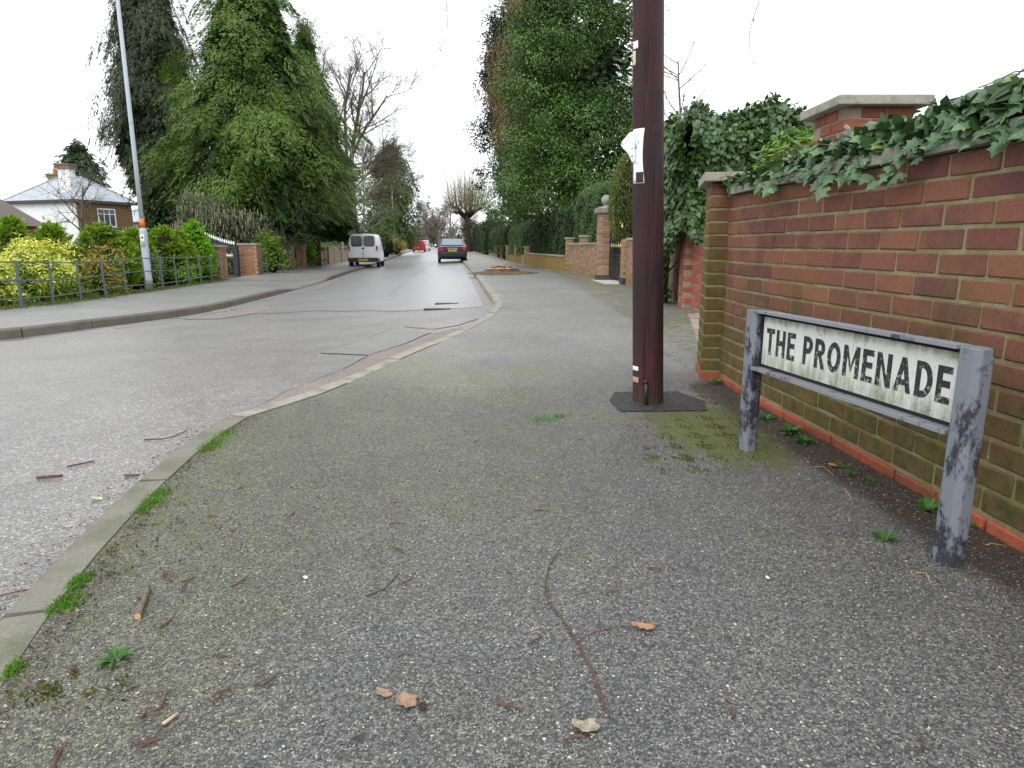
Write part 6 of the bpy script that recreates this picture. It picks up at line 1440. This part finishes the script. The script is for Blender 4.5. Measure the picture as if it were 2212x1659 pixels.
for i, (px, Y, hw, top, mt, lb) in enumerate(((1030, 130, 30, 470, 'cypd', 'dark evergreen at the far end behind the pollard trunk'), (890, 120, 22, 500, 'garrya', 'green bush on the far left behind the red car'), (990, 240, 60, 485, 'cypd', 'dark evergreen closing the far end of the street'), (905, 200, 40, 490, 'garrya', 'grey-green evergreen at the far left end of the street'), (1060, 105, 26, 485, 'yewdark', 'dark evergreen along the far right pavement'), (935, 260, 60, 478, 'cypd', 'farthest evergreen behind the street trees'))):
    a = A(px, top, Y); R = hw / FPX * Y; H = a.z - prof(Y); t = thing('evergreen_tree', lb, 'tree', (a.x, Y, prof(Y)), 0, 'evergreens at the far end'); B = (a.x, Y, prof(Y))
    blob_crown([(a.x + random.uniform(-.5, .5) * R, Y, prof(Y) + H * u, R * .6, R * .5, H * .25) for u in (.2, .35, .5, .62, .72)], 3500, .45, M[mt], t, B, 130 + i, .3, -.1, 'crown', .6, 'rhomb', 260, .5)
    m = MB(); m.tube([(0, 0, -.2), (0, 0, H * .6)], .25, 6); m.build('trunk', M['barkdark'], t)
rng = np.random.default_rng(99); n = 16000; X = rng.uniform(-330, 130, n); Yt = 290 + rng.uniform(-12, 12, n); hh = (6 + 2.5 * np.sin(X * .11) + 1.8 * np.sin(X * .31 + 1)) * np.where(X > -5, 1.1, .8); P_ = np.stack([X, Yt, hh * rng.random(n) ** .7 + .4], 1); D_ = rdir(n, rng); S_ = unit(np.cross(D_, rng.normal(size=(n, 3)))); 
o = quads('treeline', P_, D_, S_, 1.5 * rng.uniform(.6, 1.4, n), 1.0, leafmat('far_trees', (.06, .065, .05), (.09, .095, .075), (.12, .125, .1), .9, .1), None); tag(o, 'hazy line of distant trees on the horizon', 'trees', None, 'stuff')

# shrubberies that close the views between the garden trees
def mass(name, label, x0, x1, y0, y1, h, n, size, mat, seed):
    rng = np.random.default_rng(seed); X = rng.uniform(x0, x1, n); Y = rng.uniform(y0, y1, n); hh = h * (.75 + .22 * np.sin(X * .7 + seed) + .16 * np.sin(X * 1.9 + 2))
    P = np.stack([X, Y, hh * rng.random(n) ** .8 - .2], 1); c = np.array([(x0 + x1) / 2, (y0 + y1) / 2, 0]); D = rdir(n, rng); S = unit(np.cross(D, rng.normal(size=(n, 3))))
    o = quads(name, P - c, D, S, size * rng.uniform(.6, 1.4, n), size * .6, M[mat], None); o.location = c; tag(o, label, 'shrubs', None, 'stuff')
mass('shrubbery', 'dim green garden shrubbery behind the left walls and trunks', -30, -13.5, 50, 58, 3.4, 7000, .32, 'garrya', 1)
mass('shrubbery', 'dim garden shrubbery farther down the left side of the street', -40, -17.5, 92, 104, 5.5, 6000, .5, 'garrya', 2)
mass('shrubbery', 'dark shrubbery behind the hedges on the right side', -2.5, 12, 66, 74, 5.5, 7000, .4, 'yewdark', 3)
mass('shrubbery', 'dark evergreen shrubbery behind the holly and clipped hedges', 1.8, 14, 34, 38, 4.6, 6000, .3, 'yewdark', 4)
# ------------------------------------------------------------------ houses
M['render'] = plain('white_render', (.78, .79, .8), .8, var=.05)
def slate(name, col, sc):
    t = NT(name); p = t.pos(); z = t.xyz(p)[2]
    w = t.ma('FRACT', t.ma('MULTIPLY', z, sc)); k = t.mr(w, 0, .14, .75, 1)
    c = t.mix(1.0, col, t.ramp(t.noise(p, 4, 4), [(.3, (.85,) * 3), (.7, (1.12,) * 3)]), 'MULTIPLY')
    return t.out(c, .5, t.bump(w, .6, .03))
M['slate'] = slate('blue_slate', (.34, .37, .41), 7.0); M['browntile'] = slate('brown_tile', (.085, .058, .05), 0.01)
M['frame'] = plain('white_frame', (.8, .8, .8), .5); M['glass'] = (lambda t: t.out((.05, .06, .07), .08, spec=.8))(NT('window_glass'))
M['brownbrick'] = brickmat('brown_gable_brick', [(.20, .12, .055), (.16, .10, .05), (.23, .13, .06)], 0, purple=.1); M['chimney'] = plain('chimney_brick', (.22, .15, .1), .9)
def window(t, B, c, u, nrm, w, h, bars=3):
    """window on a wall: c centre, u along the wall, nrm outwards"""
    u = u.normalized(); nrm = nrm.normalized(); R = Matrix((u, -nrm, Vector((0, 0, 1)))).transposed()
    m = MB(B); m.box(c, (w, .03, h), 0, R); g = m.build('window', M['glass'], t)
    m = MB(B)
    for s_ in (-1, 1): m.box(c + u * s_ * (w / 2 + .03) + nrm * .03, (.08, .08, h + .14), 0, R); m.box(c + Vector((0, 0, s_ * (h / 2 + .03))) + nrm * .031, (w - .02, .08, .08), 0, R)
    for k in range(1, bars): m.box(c + u * (k / bars - .5) * w + nrm * .028, (.05, .06, h - .02), 0, R)
    m.box(c + Vector((0, 0, h * .22)) + nrm * .026, (w - .02, .05, .05), 0, R); m.build('frame', M['frame'], g)
    m = MB(B); m.box(c + Vector((0, 0, -h / 2 - .12)) + nrm * .06, (w + .3, .16, .07), 0, R); m.build('sill', M['capstone'], g)
def hip_house(name, label, corner, ul, ll, ur, lr, z0, ze, zr, over, wallm, roofm, inset):
    """corner nearest the camera; left face runs along ul, right face along ur"""
    ul, ur = Vector((*ul, 0)).normalized(), Vector((*ur, 0)).normalized(); c = Vector((*corner, 0)); B = Vector((*corner, z0)); t = thing(name, label, 'house', B)
    p = [c, c + ul * ll, c + ul * ll + ur * lr, c + ur * lr]; m = MB(B)
    m.add([(q.x, q.y, z) for z in (z0 - .5, ze) for q in p], [(0, 1, 5, 4), (1, 2, 6, 5), (2, 3, 7, 6), (3, 0, 4, 7), (4, 5, 6, 7)]); m.build('wall', wallm, t)
    o = [c - (ul + ur) * over, c + ul * (ll + over) - ur * over, c + ul * (ll + over) + ur * (lr + over), c - ul * over + ur * (lr + over)]
    r0, r1 = c + ur * lr / 2 + ul * inset, c + ur * lr / 2 + ul * (ll - inset)
    m = MB(B); m.add([(q.x, q.y, ze + .05) for q in o] + [(r0.x, r0.y, zr), (r1.x, r1.y, zr)] , [(0, 4, 5, 1), (1, 5, 2), (2, 5, 4, 3), (3, 4, 0)]); rf = m.build('roof', roofm, t)
    m = MB(B); m.add([(q.x, q.y, z) for z in (ze - .16, ze + .045) for q in o], [(0, 1, 5, 4), (1, 2, 6, 5), (2, 3, 7, 6), (3, 0, 4, 7), (3, 2, 1, 0)]); m.build('gutter', plain(name + '_gutter', (.05, .05, .055), .6), rf)
    for a, b in ((o[0], r0), (o[1], r1), (o[3], r0), (o[2], r1)): m = MB(B); m.tube([(a.x, a.y, ze + .07), (b.x, b.y, zr + .03)], .07, 5); m.build('hip_tiles', roofm, rf)
    m = MB(B); m.tube([(r0.x, r0.y, zr + .03), (r1.x, r1.y, zr + .03)], .08, 5); m.build('ridge_tiles', roofm, rf)
    return t, B, c, ul, ur, rf, r0, r1
cA = A(160, 424, 55)
h1, B1, c1, ul, ur, rf1, r0, r1 = hip_house('house', 'white rendered house with blue slate hipped roof and brown side face', (cA.x, 55), (-.94, .34), 7.6, (.34, .94), 5.2, -.2, 4.4, 6.4, .35, M['render'], M['slate'], 2.2)
e = c1 + ur * 4.8; nrm = Vector((ur.y, -ur.x, 0)); m = MB(B1)
m.add([(q.x, q.y, z) for z in (-.6, 4.22) for q in (c1 + nrm * .06 + ur * .1, c1 + nrm * .06 + ur * 5.15, c1 + nrm * .003 + ur * 5.15, c1 + nrm * .003 + ur * .1)], [(0, 1, 5, 4), (1, 2, 6, 5), (3, 0, 4, 7), (4, 5, 6, 7)]); m.build('brick_face', M['brownbrick'], h1)
wc = c1 + ur * 2.6 + nrm * .09; window(h1, B1, Vector((wc.x, wc.y, 3.1)), ur, nrm, 1.5, 1.35)
def chimney(par, B, c, w, d, z0, z1, mat, pot=False):
    m = MB(B); m.box((c.x, c.y, (z0 + z1) / 2), (w, d, z1 - z0)); k = m.build('chimney', mat, par); m = MB(B); m.box((c.x, c.y, z1 + .12), (w + .22, d + .22, .3)); m.box((c.x, c.y, z1 + .3), (w + .36, d + .36, .1)); m.build('chimney_cap', M['chimney'], k)
    if pot: m = MB(B); m.lathe([(.14, 0), (.12, .4), (.15, .45)], (c.x - .1, c.y, z1 + .33), 8); m.build('chimney_pot', plain('clay_pot', (.5, .16, .07), .8), k)
q = A(147, 400, 56.6); chimney(rf1, B1, Vector((q.x, 56.6, 0)), .95, .75, 5.0, 6.95, M['render'])
q = A(123, 392, 60); chimney(rf1, B1, Vector((q.x, 60, 0)), .95, .7, 5.2, 6.5, M['chimney'], True)
cB = A(335, 480, 66); h2, B2, *_ = hip_house('house_extension', 'white rendered wing glimpsed below the blackish cypress', (cB.x, 66), (-1, .12), 5.2, (.12, 1), 4, -.2, 3.0, 4.2, .25, M['render'], M['slate'], 1.6)
# garage with stepped brown tile courses
cG = Vector((-31.1, 40, 0)); gB_ = Vector((cG.x, 40, -.2)); gar = thing('garage', 'red brick outbuilding with brown tiled roof at the left edge', 'garage', gB_)
ze = A(88, 490, 45.5).z; m = MB(gB_); m.box((cG.x - 4.6, 42.6, ze / 2 - .3), (9.0, 5.0, ze + .6)); m.build('wall', M['brickleft'], gar)
m = MB(gB_); x1 = cG.x + .35; apx = cG.x - 3.4; zr_ = ze + 3.4; y0_, y1_ = 39.7, 45.5; ym_ = (y0_ + y1_) / 2; x0_ = cG.x - 9.6
m.add([(x0_, y0_, ze), (x1, y0_, ze), (x1, y1_, ze), (x0_, y1_, ze), (apx, ym_, zr_ - .03), (x0_, ym_, zr_ - .03)], [(0, 1, 4, 5), (1, 2, 4), (2, 3, 5, 4), (3, 0, 5), (3, 2, 1, 0)]); rfg = m.build('roof', M['browntile'], gar)
for k in range(9):
    u0, u1 = k / 9, (k + 1) / 9 + .02
    def pt(u, lift): return [(x0_, y0_ + (ym_ - y0_) * u, ze + (zr_ - ze) * u + lift), (x1 + (apx - x1) * u, y0_ + (ym_ - y0_) * u, ze + (zr_ - ze) * u + lift)]
    a, b = pt(u0, .075), pt(min(u1, 1), .02); a0 = pt(u0, .0); m = MB(gB_); m.add(a + b + a0, [(0, 1, 3, 2), (4, 5, 1, 0)]); m.build('tile_course', M['browntile'], rfg)
m = MB(gB_); m.box((cG.x - 4.6, 39.66, ze - .09), (9.9, .05, .2)); m.build('fascia', plain('brown_fascia', (.10, .07, .06), .7), rfg)
q = A(2030, 212, 24); h3, B3, *_ = hip_house('house', 'blue-grey roof tip showing above the ivy at the right', (q.x - 1.2, 22), (.0, 1), 5, (1, .0), 6, 0, q.z - 2.1, q.z + .05, .3, M['render'], M['slate'], 1.2)
# bare magnolia before the white house
wispy(tuple(A(165, 500, 36).xy) + (-.2,), 4.2, 'magnolia', 'bare spreading shrub tree in front of the white house wall', M['twiggrey'], 36, [10, 7, 5], r0=.1, spread=1.0, up=.12, kidL=.6)

# ------------------------------------------------------------------ vehicles
M['tyre'] = plain('tyre_rubber', (.012, .012, .012), .8); M['rim'] = plain('wheel_rim', (.25, .25, .26), .4, .6); M['bumper'] = plain('grey_plastic', (.03, .031, .034), .65)
M['carglass'] = (lambda t: t.out((.018, .02, .022), .06, spec=.6))(NT('car_glass')); M['redlens'] = plain('red_lens', (.36, .012, .015), .2); M['plate'] = plain('yellow_plate', (.72, .48, .02), .5); M['clear'] = plain('clear_lens', (.6, .6, .62), .2)
def carpaint(name, col): 
    t = NT(name); t.out(col, .4); t.b.inputs['Coat Weight'].default_value = .25; t.b.inputs['Coat Roughness'].default_value = .05; return t.m
def loft(stn, name, mat, parent):
    """stations front to back: (y, [(x,z)...]) half outlines from sill to roof centre, mirrored"""
    m = MB(); k = len(stn[0][1]); vs = []
    for y, o in stn:
        vs += [(-x, y, z) for x, z in o] + [(x, y, z) for x, z in o[::-1]]
    n = 2 * k; fs = [(i * n + j, (i + 1) * n + j, (i + 1) * n + (j + 1) % n, i * n + (j + 1) % n) for i in range(len(stn) - 1) for j in range(n)]
    fs += [tuple(range(n)), tuple(range((len(stn) - 1) * n, len(stn) * n))[::-1]]
    m.add(vs, fs); me = m.mesh(name); bm = bmesh.new(); bm.from_mesh(me); bmesh.ops.recalc_face_normals(bm, faces=bm.faces); bm.to_mesh(me); bm.free()
    o = link(name, me, mat, parent, True); md = o.modifiers.new('b', 'BEVEL'); md.width = .03; md.segments = 2; md.limit_method = 'ANGLE'; md.angle_limit = radians(28); o.modifiers.new('w', 'WEIGHTED_NORMAL'); return o
def wheels(t, W_, ya, yb, r):
    for s_ in (-1, 1):
        for y in (ya, yb):
            m = MB(); m.lathe([(r * .62, -.09), (r * .95, -.09), (r, -.06), (r, .06), (r * .95, .09), (r * .62, .09)], (0, 0, 0), 18); w = m.build('wheel', M['tyre'], t, True); w.location = (s_ * (W_ / 2 - .10), y, r); w.rotation_euler = (0, pi / 2, 0)
            m = MB(); m.lathe([(.05, -.03), (r * .61, -.07), (r * .63, .0), (r * .61, .07), (.05, .03)], (0, 0, 0), 14); m.build('rim', M['rim'], w)
def panel(t, name, mat, pts, d=(0, -.012, 0)):
    m = MB(); m.extr(pts, d); return m.build(name, mat, t)
def plate(t, y, z, w, txt):
    m = MB(); m.box((0, y, z), (w, .012, .115)); p = m.build('number_plate', M['plate'], t)
    c = bpy.data.curves.new('plate_lettering', 'FONT'); c.body = txt; c.size = .105; c.align_x = 'CENTER'; c.align_y = 'CENTER'; c.materials.append(M['gap']); tmp = bpy.data.objects.new('tmp', c); COL.objects.link(tmp); bpy.context.view_layer.update(); me = bpy.data.meshes.new_from_object(tmp.evaluated_get(bpy.context.evaluated_depsgraph_get())); bpy.data.objects.remove(tmp); me.materials.clear(); me.materials.append(M['gap']); o = bpy.data.objects.new('plate_lettering', me); COL.objects.link(o); o.parent = p; o.location = (0, y - .008, z); o.rotation_euler = (pi / 2, 0, 0)
def rounded(cx, cz, w, h, r, y, n=4):
    out = []
    for sx, sz, a0 in ((1, 1, 0), (-1, 1, pi / 2), (-1, -1, pi), (1, -1, 1.5 * pi)):
        for i in range(n + 1): a = a0 + pi / 2 * i / n; out.append((cx + sx * (w / 2 - r) + r * cos(a), y, cz + sz * (h / 2 - r) + r * sin(a)))
    return out
HD = math.atan(.108)
# white van
van = thing('white_van', 'small white panel van with roof bars parked half on the left kerb', 'van', (-8.15, 37.2, zroad(-8.15, 37.2) + .03), HD); wp = carpaint('white_paint', (.86, .865, .875))
def vs_(y, w, zs, zt, tw, bz=.92): return (y, [(w * .96, .30), (w, .55), (w, bz), (w * (.985), 1.12), (tw + .03, zt - .22), (tw - .03, zt - .06), (tw - .14, zt), (0, zt + .025)])
loft([vs_(0.02, .80, 0, 1.76, .68), vs_(.10, .835, 0, 1.80, .71), (lambda: vs_(1.6, .845, 0, 1.83, .73))(), vs_(2.5, .845, 0, 1.82, .72), (3.1, [(.83, .30), (.845, .55), (.84, .9), (.82, 1.0), (.70, 1.3), (.66, 1.38), (.55, 1.44), (0, 1.46)]), (3.35, [(.83, .30), (.84, .55), (.83, .85), (.80, .95), (.75, 1.02), (.70, 1.05), (.55, 1.08), (0, 1.1)]), (4.0, [(.78, .32), (.8, .5), (.78, .7), (.74, .78), (.68, .82), (.6, .85), (.5, .87), (0, .9)]), (4.15, [(.70, .34), (.72, .48), (.7, .6), (.66, .66), (.6, .7), (.55, .72), (.45, .74), (0, .75)])], 'body', wp, van)
wheels(van, 1.69, .75, 3.35, .30)
def yb(z): return .01 + .0 * z
for s_ in (-1, 1):
    panel(van, 'rear_door', wp, rounded(s_ * .345, 1.14, .665, 1.18, .12, .022), (0, -.018, 0))
    d_ = panel(van, 'rear_window', M['carglass'], rounded(s_ * .335, 1.42, .54, .52, .10, .0035), (0, -.006, 0)); panel(van, 'window_seal', M['gap'], rounded(s_ * .335, 1.42, .59, .57, .12, .0055), (0, -.004, 0))
    panel(van, 'tail_light', M['redlens'], rounded(s_ * .745, 1.02, .11, .30, .03, .03), (0, -.03, 0)); panel(van, 'reverse_lens', M['clear'], rounded(s_ * .745, .93, .08, .08, .02, -.002), (0, -.004, 0))
    m = MB(); m.tube([(s_ * .58, .1, 1.84), (s_ * .58, .2, 1.90), (s_ * .58, 2.3, 1.92), (s_ * .58, 2.45, 1.84)], .022, 6); m.build('roof_bar', M['bumper'], van)
    m = MB(); m.box((s_ * .93, 2.75, 1.08), (.16, .1, .2)); m.build('mirror', M['bumper'], van, bevel=.03)
m = MB(); m.box((0, .0, 1.05), (.16, .02, .06)); m.build('door_handle', M['gap'], van, bevel=.008)
m = MB(); m.box((0, -.002, 1.14), (.012, .014, 1.15)); m.build('door_gap', M['gap'], van)
m = MB(); m.box((0, .04, .43), (1.66, .22, .22)); m.build('bumper', M['bumper'], van, bevel=.05)
plate(van, -.08, .43, .52, 'W304 BBN')
for y in (.5, 1.4, 2.1): m = MB(); m.box((0, y, 1.93), (1.24, .05, .03)); m.build('cross_bar', M['bumper'], van)
for s_ in (-1, 1): panel(van, 'cab_window', M['carglass'], [(s_ * .843, 2.15, 1.15), (s_ * .84, 2.9, 1.13), (s_ * .752, 2.7, 1.55), (s_ * .752, 2.2, 1.58)], (s_ * .006, 0, 0))
# dark blue estate-backed saloon
car = thing('dark_blue_car', 'dark navy saloon car parked by the right kerb, seen from behind', 'car', (-3.55, 40.6, zroad(-3.55, 40.6)), HD); bp_ = carpaint('navy_paint', (.006, .009, .026))
loft([(0.0, [(.74, .32), (.80, .5), (.80, .66), (.78, .80), (.74, .90), (.70, .94), (.55, .955), (0, .96)]), (.12, [(.80, .26), (.87, .5), (.87, .68), (.85, .84), (.80, .945), (.74, .975), (.6, .985), (0, .99)]), (.55, [(.82, .22), (.89, .5), (.89, .68), (.875, .86), (.82, .98), (.76, 1.0), (.66, 1.01), (0, 1.015)]),
      (1.25, [(.82, .2), (.90, .5), (.90, .7), (.885, .88), (.80, 1.12), (.68, 1.33), (.58, 1.385), (0, 1.40)]), (1.7, [(.82, .2), (.90, .5), (.90, .7), (.885, .9), (.78, 1.15), (.66, 1.39), (.56, 1.44), (0, 1.46)]), (2.6, [(.82, .2), (.90, .5), (.90, .7), (.885, .9), (.78, 1.15), (.66, 1.38), (.56, 1.43), (0, 1.45)]), (3.4, [(.82, .2), (.90, .5), (.89, .7), (.875, .85), (.82, .94), (.74, .98), (.6, 1.0), (0, 1.01)]), (4.6, [(.78, .25), (.83, .45), (.82, .6), (.79, .7), (.72, .76), (.62, .78), (.5, .79), (0, .8)]), (4.75, [(.65, .3), (.7, .42), (.7, .55), (.66, .62), (.6, .66), (.5, .68), (.4, .69), (0, .7)])], 'body', bp_, car)
wheels(car, 1.78, .95, 3.7, .31)
panel(car, 'rear_window', (lambda t: t.out((.16, .22, .26), .08, spec=.9))(NT('pale_car_glass')), [(-.66, .60, 1.03), (.66, .60, 1.03), (.54, 1.22, 1.375), (-.54, 1.22, 1.375)], (0, -.03, .03))
for s_ in (-1, 1):
    panel(car, 'tail_light', M['redlens'], [(s_ * .48, -.0, .70), (s_ * .80, .02, .70), (s_ * .83, .10, .88), (s_ * .76, .06, .93), (s_ * .55, -.0, .90)], (0, -.035, 0))
    m = MB(); m.box((s_ * .72, -.04, .57), (.2, .02, .025)); m.build('bumper_trim', M['clear'], car)
    m = MB(); m.box((s_ * .98, 3.0, .95), (.18, .1, .13)); m.build('mirror', bp_, car, bevel=.03)
    panel(car, 'side_window', M['carglass'], [(s_ * .875, 1.2, .95), (s_ * .875, 3.0, .92), (s_ * .70, 2.5, 1.33), (s_ * .70, 1.5, 1.33)], (s_ * .01, 0, 0))
m = MB(); m.box((0, .02, .50), (1.66, .2, .30)); m.build('bumper', bp_, car, bevel=.06)
m = MB(); m.box((0, -.03, .87), (.62, .03, .03)); m.build('chrome_strip', M['clear'], car)
plate(car, -.05, .74, .52, 'WG57 KLX')
m = MB(); m.box((0, 1.75, 1.475), (.06, .2, .05)); m.build('aerial', M['gap'], car, bevel=.01)
# red hatchback and the car in front of it
def hatch(label, loc, paint, txt, nm):
    t = thing(nm, label, 'car', loc, HD)
    loft([(0, [(.72, .3), (.78, .5), (.78, .75), (.76, .92), (.70, 1.0), (.66, 1.06), (.5, 1.1), (0, 1.12)]), (.12, [(.76, .24), (.82, .5), (.82, .75), (.8, .93), (.72, 1.15), (.64, 1.36), (.52, 1.42), (0, 1.45)]), (1.2, [(.78, .2), (.83, .5), (.83, .75), (.81, .93), (.72, 1.2), (.63, 1.43), (.52, 1.48), (0, 1.5)]), (2.2, [(.78, .2), (.83, .5), (.83, .75), (.81, .93), (.72, 1.18), (.62, 1.40), (.52, 1.45), (0, 1.47)]), (3.0, [(.78, .22), (.82, .5), (.81, .7), (.79, .85), (.72, .94), (.65, .98), (.52, 1.0), (0, 1.02)]), (3.6, [(.7, .26), (.74, .45), (.72, .6), (.68, .68), (.6, .74), (.52, .77), (.42, .79), (0, .8)])], 'body', paint, t)
    wheels(t, 1.66, .55, 2.95, .28)
    panel(t, 'rear_window', M['carglass'], [(-.56, .03, 1.02), (.56, .03, 1.02), (.48, .10, 1.33), (-.48, .10, 1.33)], (0, -.03, .01))
    for s_ in (-1, 1):
        panel(t, 'tail_light', M['redlens'], rounded(s_ * .68, .88, .14, .30, .04, .01), (0, -.04, 0)); m = MB(); m.box((s_ * .9, 2.3, .98), (.16, .1, .12)); m.build('mirror', paint, t, bevel=.03); panel(t, 'side_window', M['carglass'], [(s_ * .808, .6, .98), (s_ * .808, 2.5, .95), (s_ * .66, 2.0, 1.36), (s_ * .66, .8, 1.36)], (s_ * .012, 0, 0))
    m = MB(); m.box((0, .0, .42), (1.5, .2, .25)); m.build('bumper', paint if nm != 'red_car' else carpaint('red_bumper', (.42, .012, .02)), t, bevel=.05); plate(t, -.1, .62, .5, txt); return t
hatch('small red hatchback parked far down the left side of the street', (A(905, 540, 88).x, 88, zroad(-12, 88) + .05), carpaint('red_paint', (.38, .015, .025)), 'BD11 HRX', 'red_car')
hatch('silver-roofed dark red car parked just beyond the red hatchback', (A(914, 540, 95).x, 96, zroad(-12.4, 96) + .05), carpaint('silver_paint', (.5, .5, .52)), 'AE05 KTU', 'silver_car')
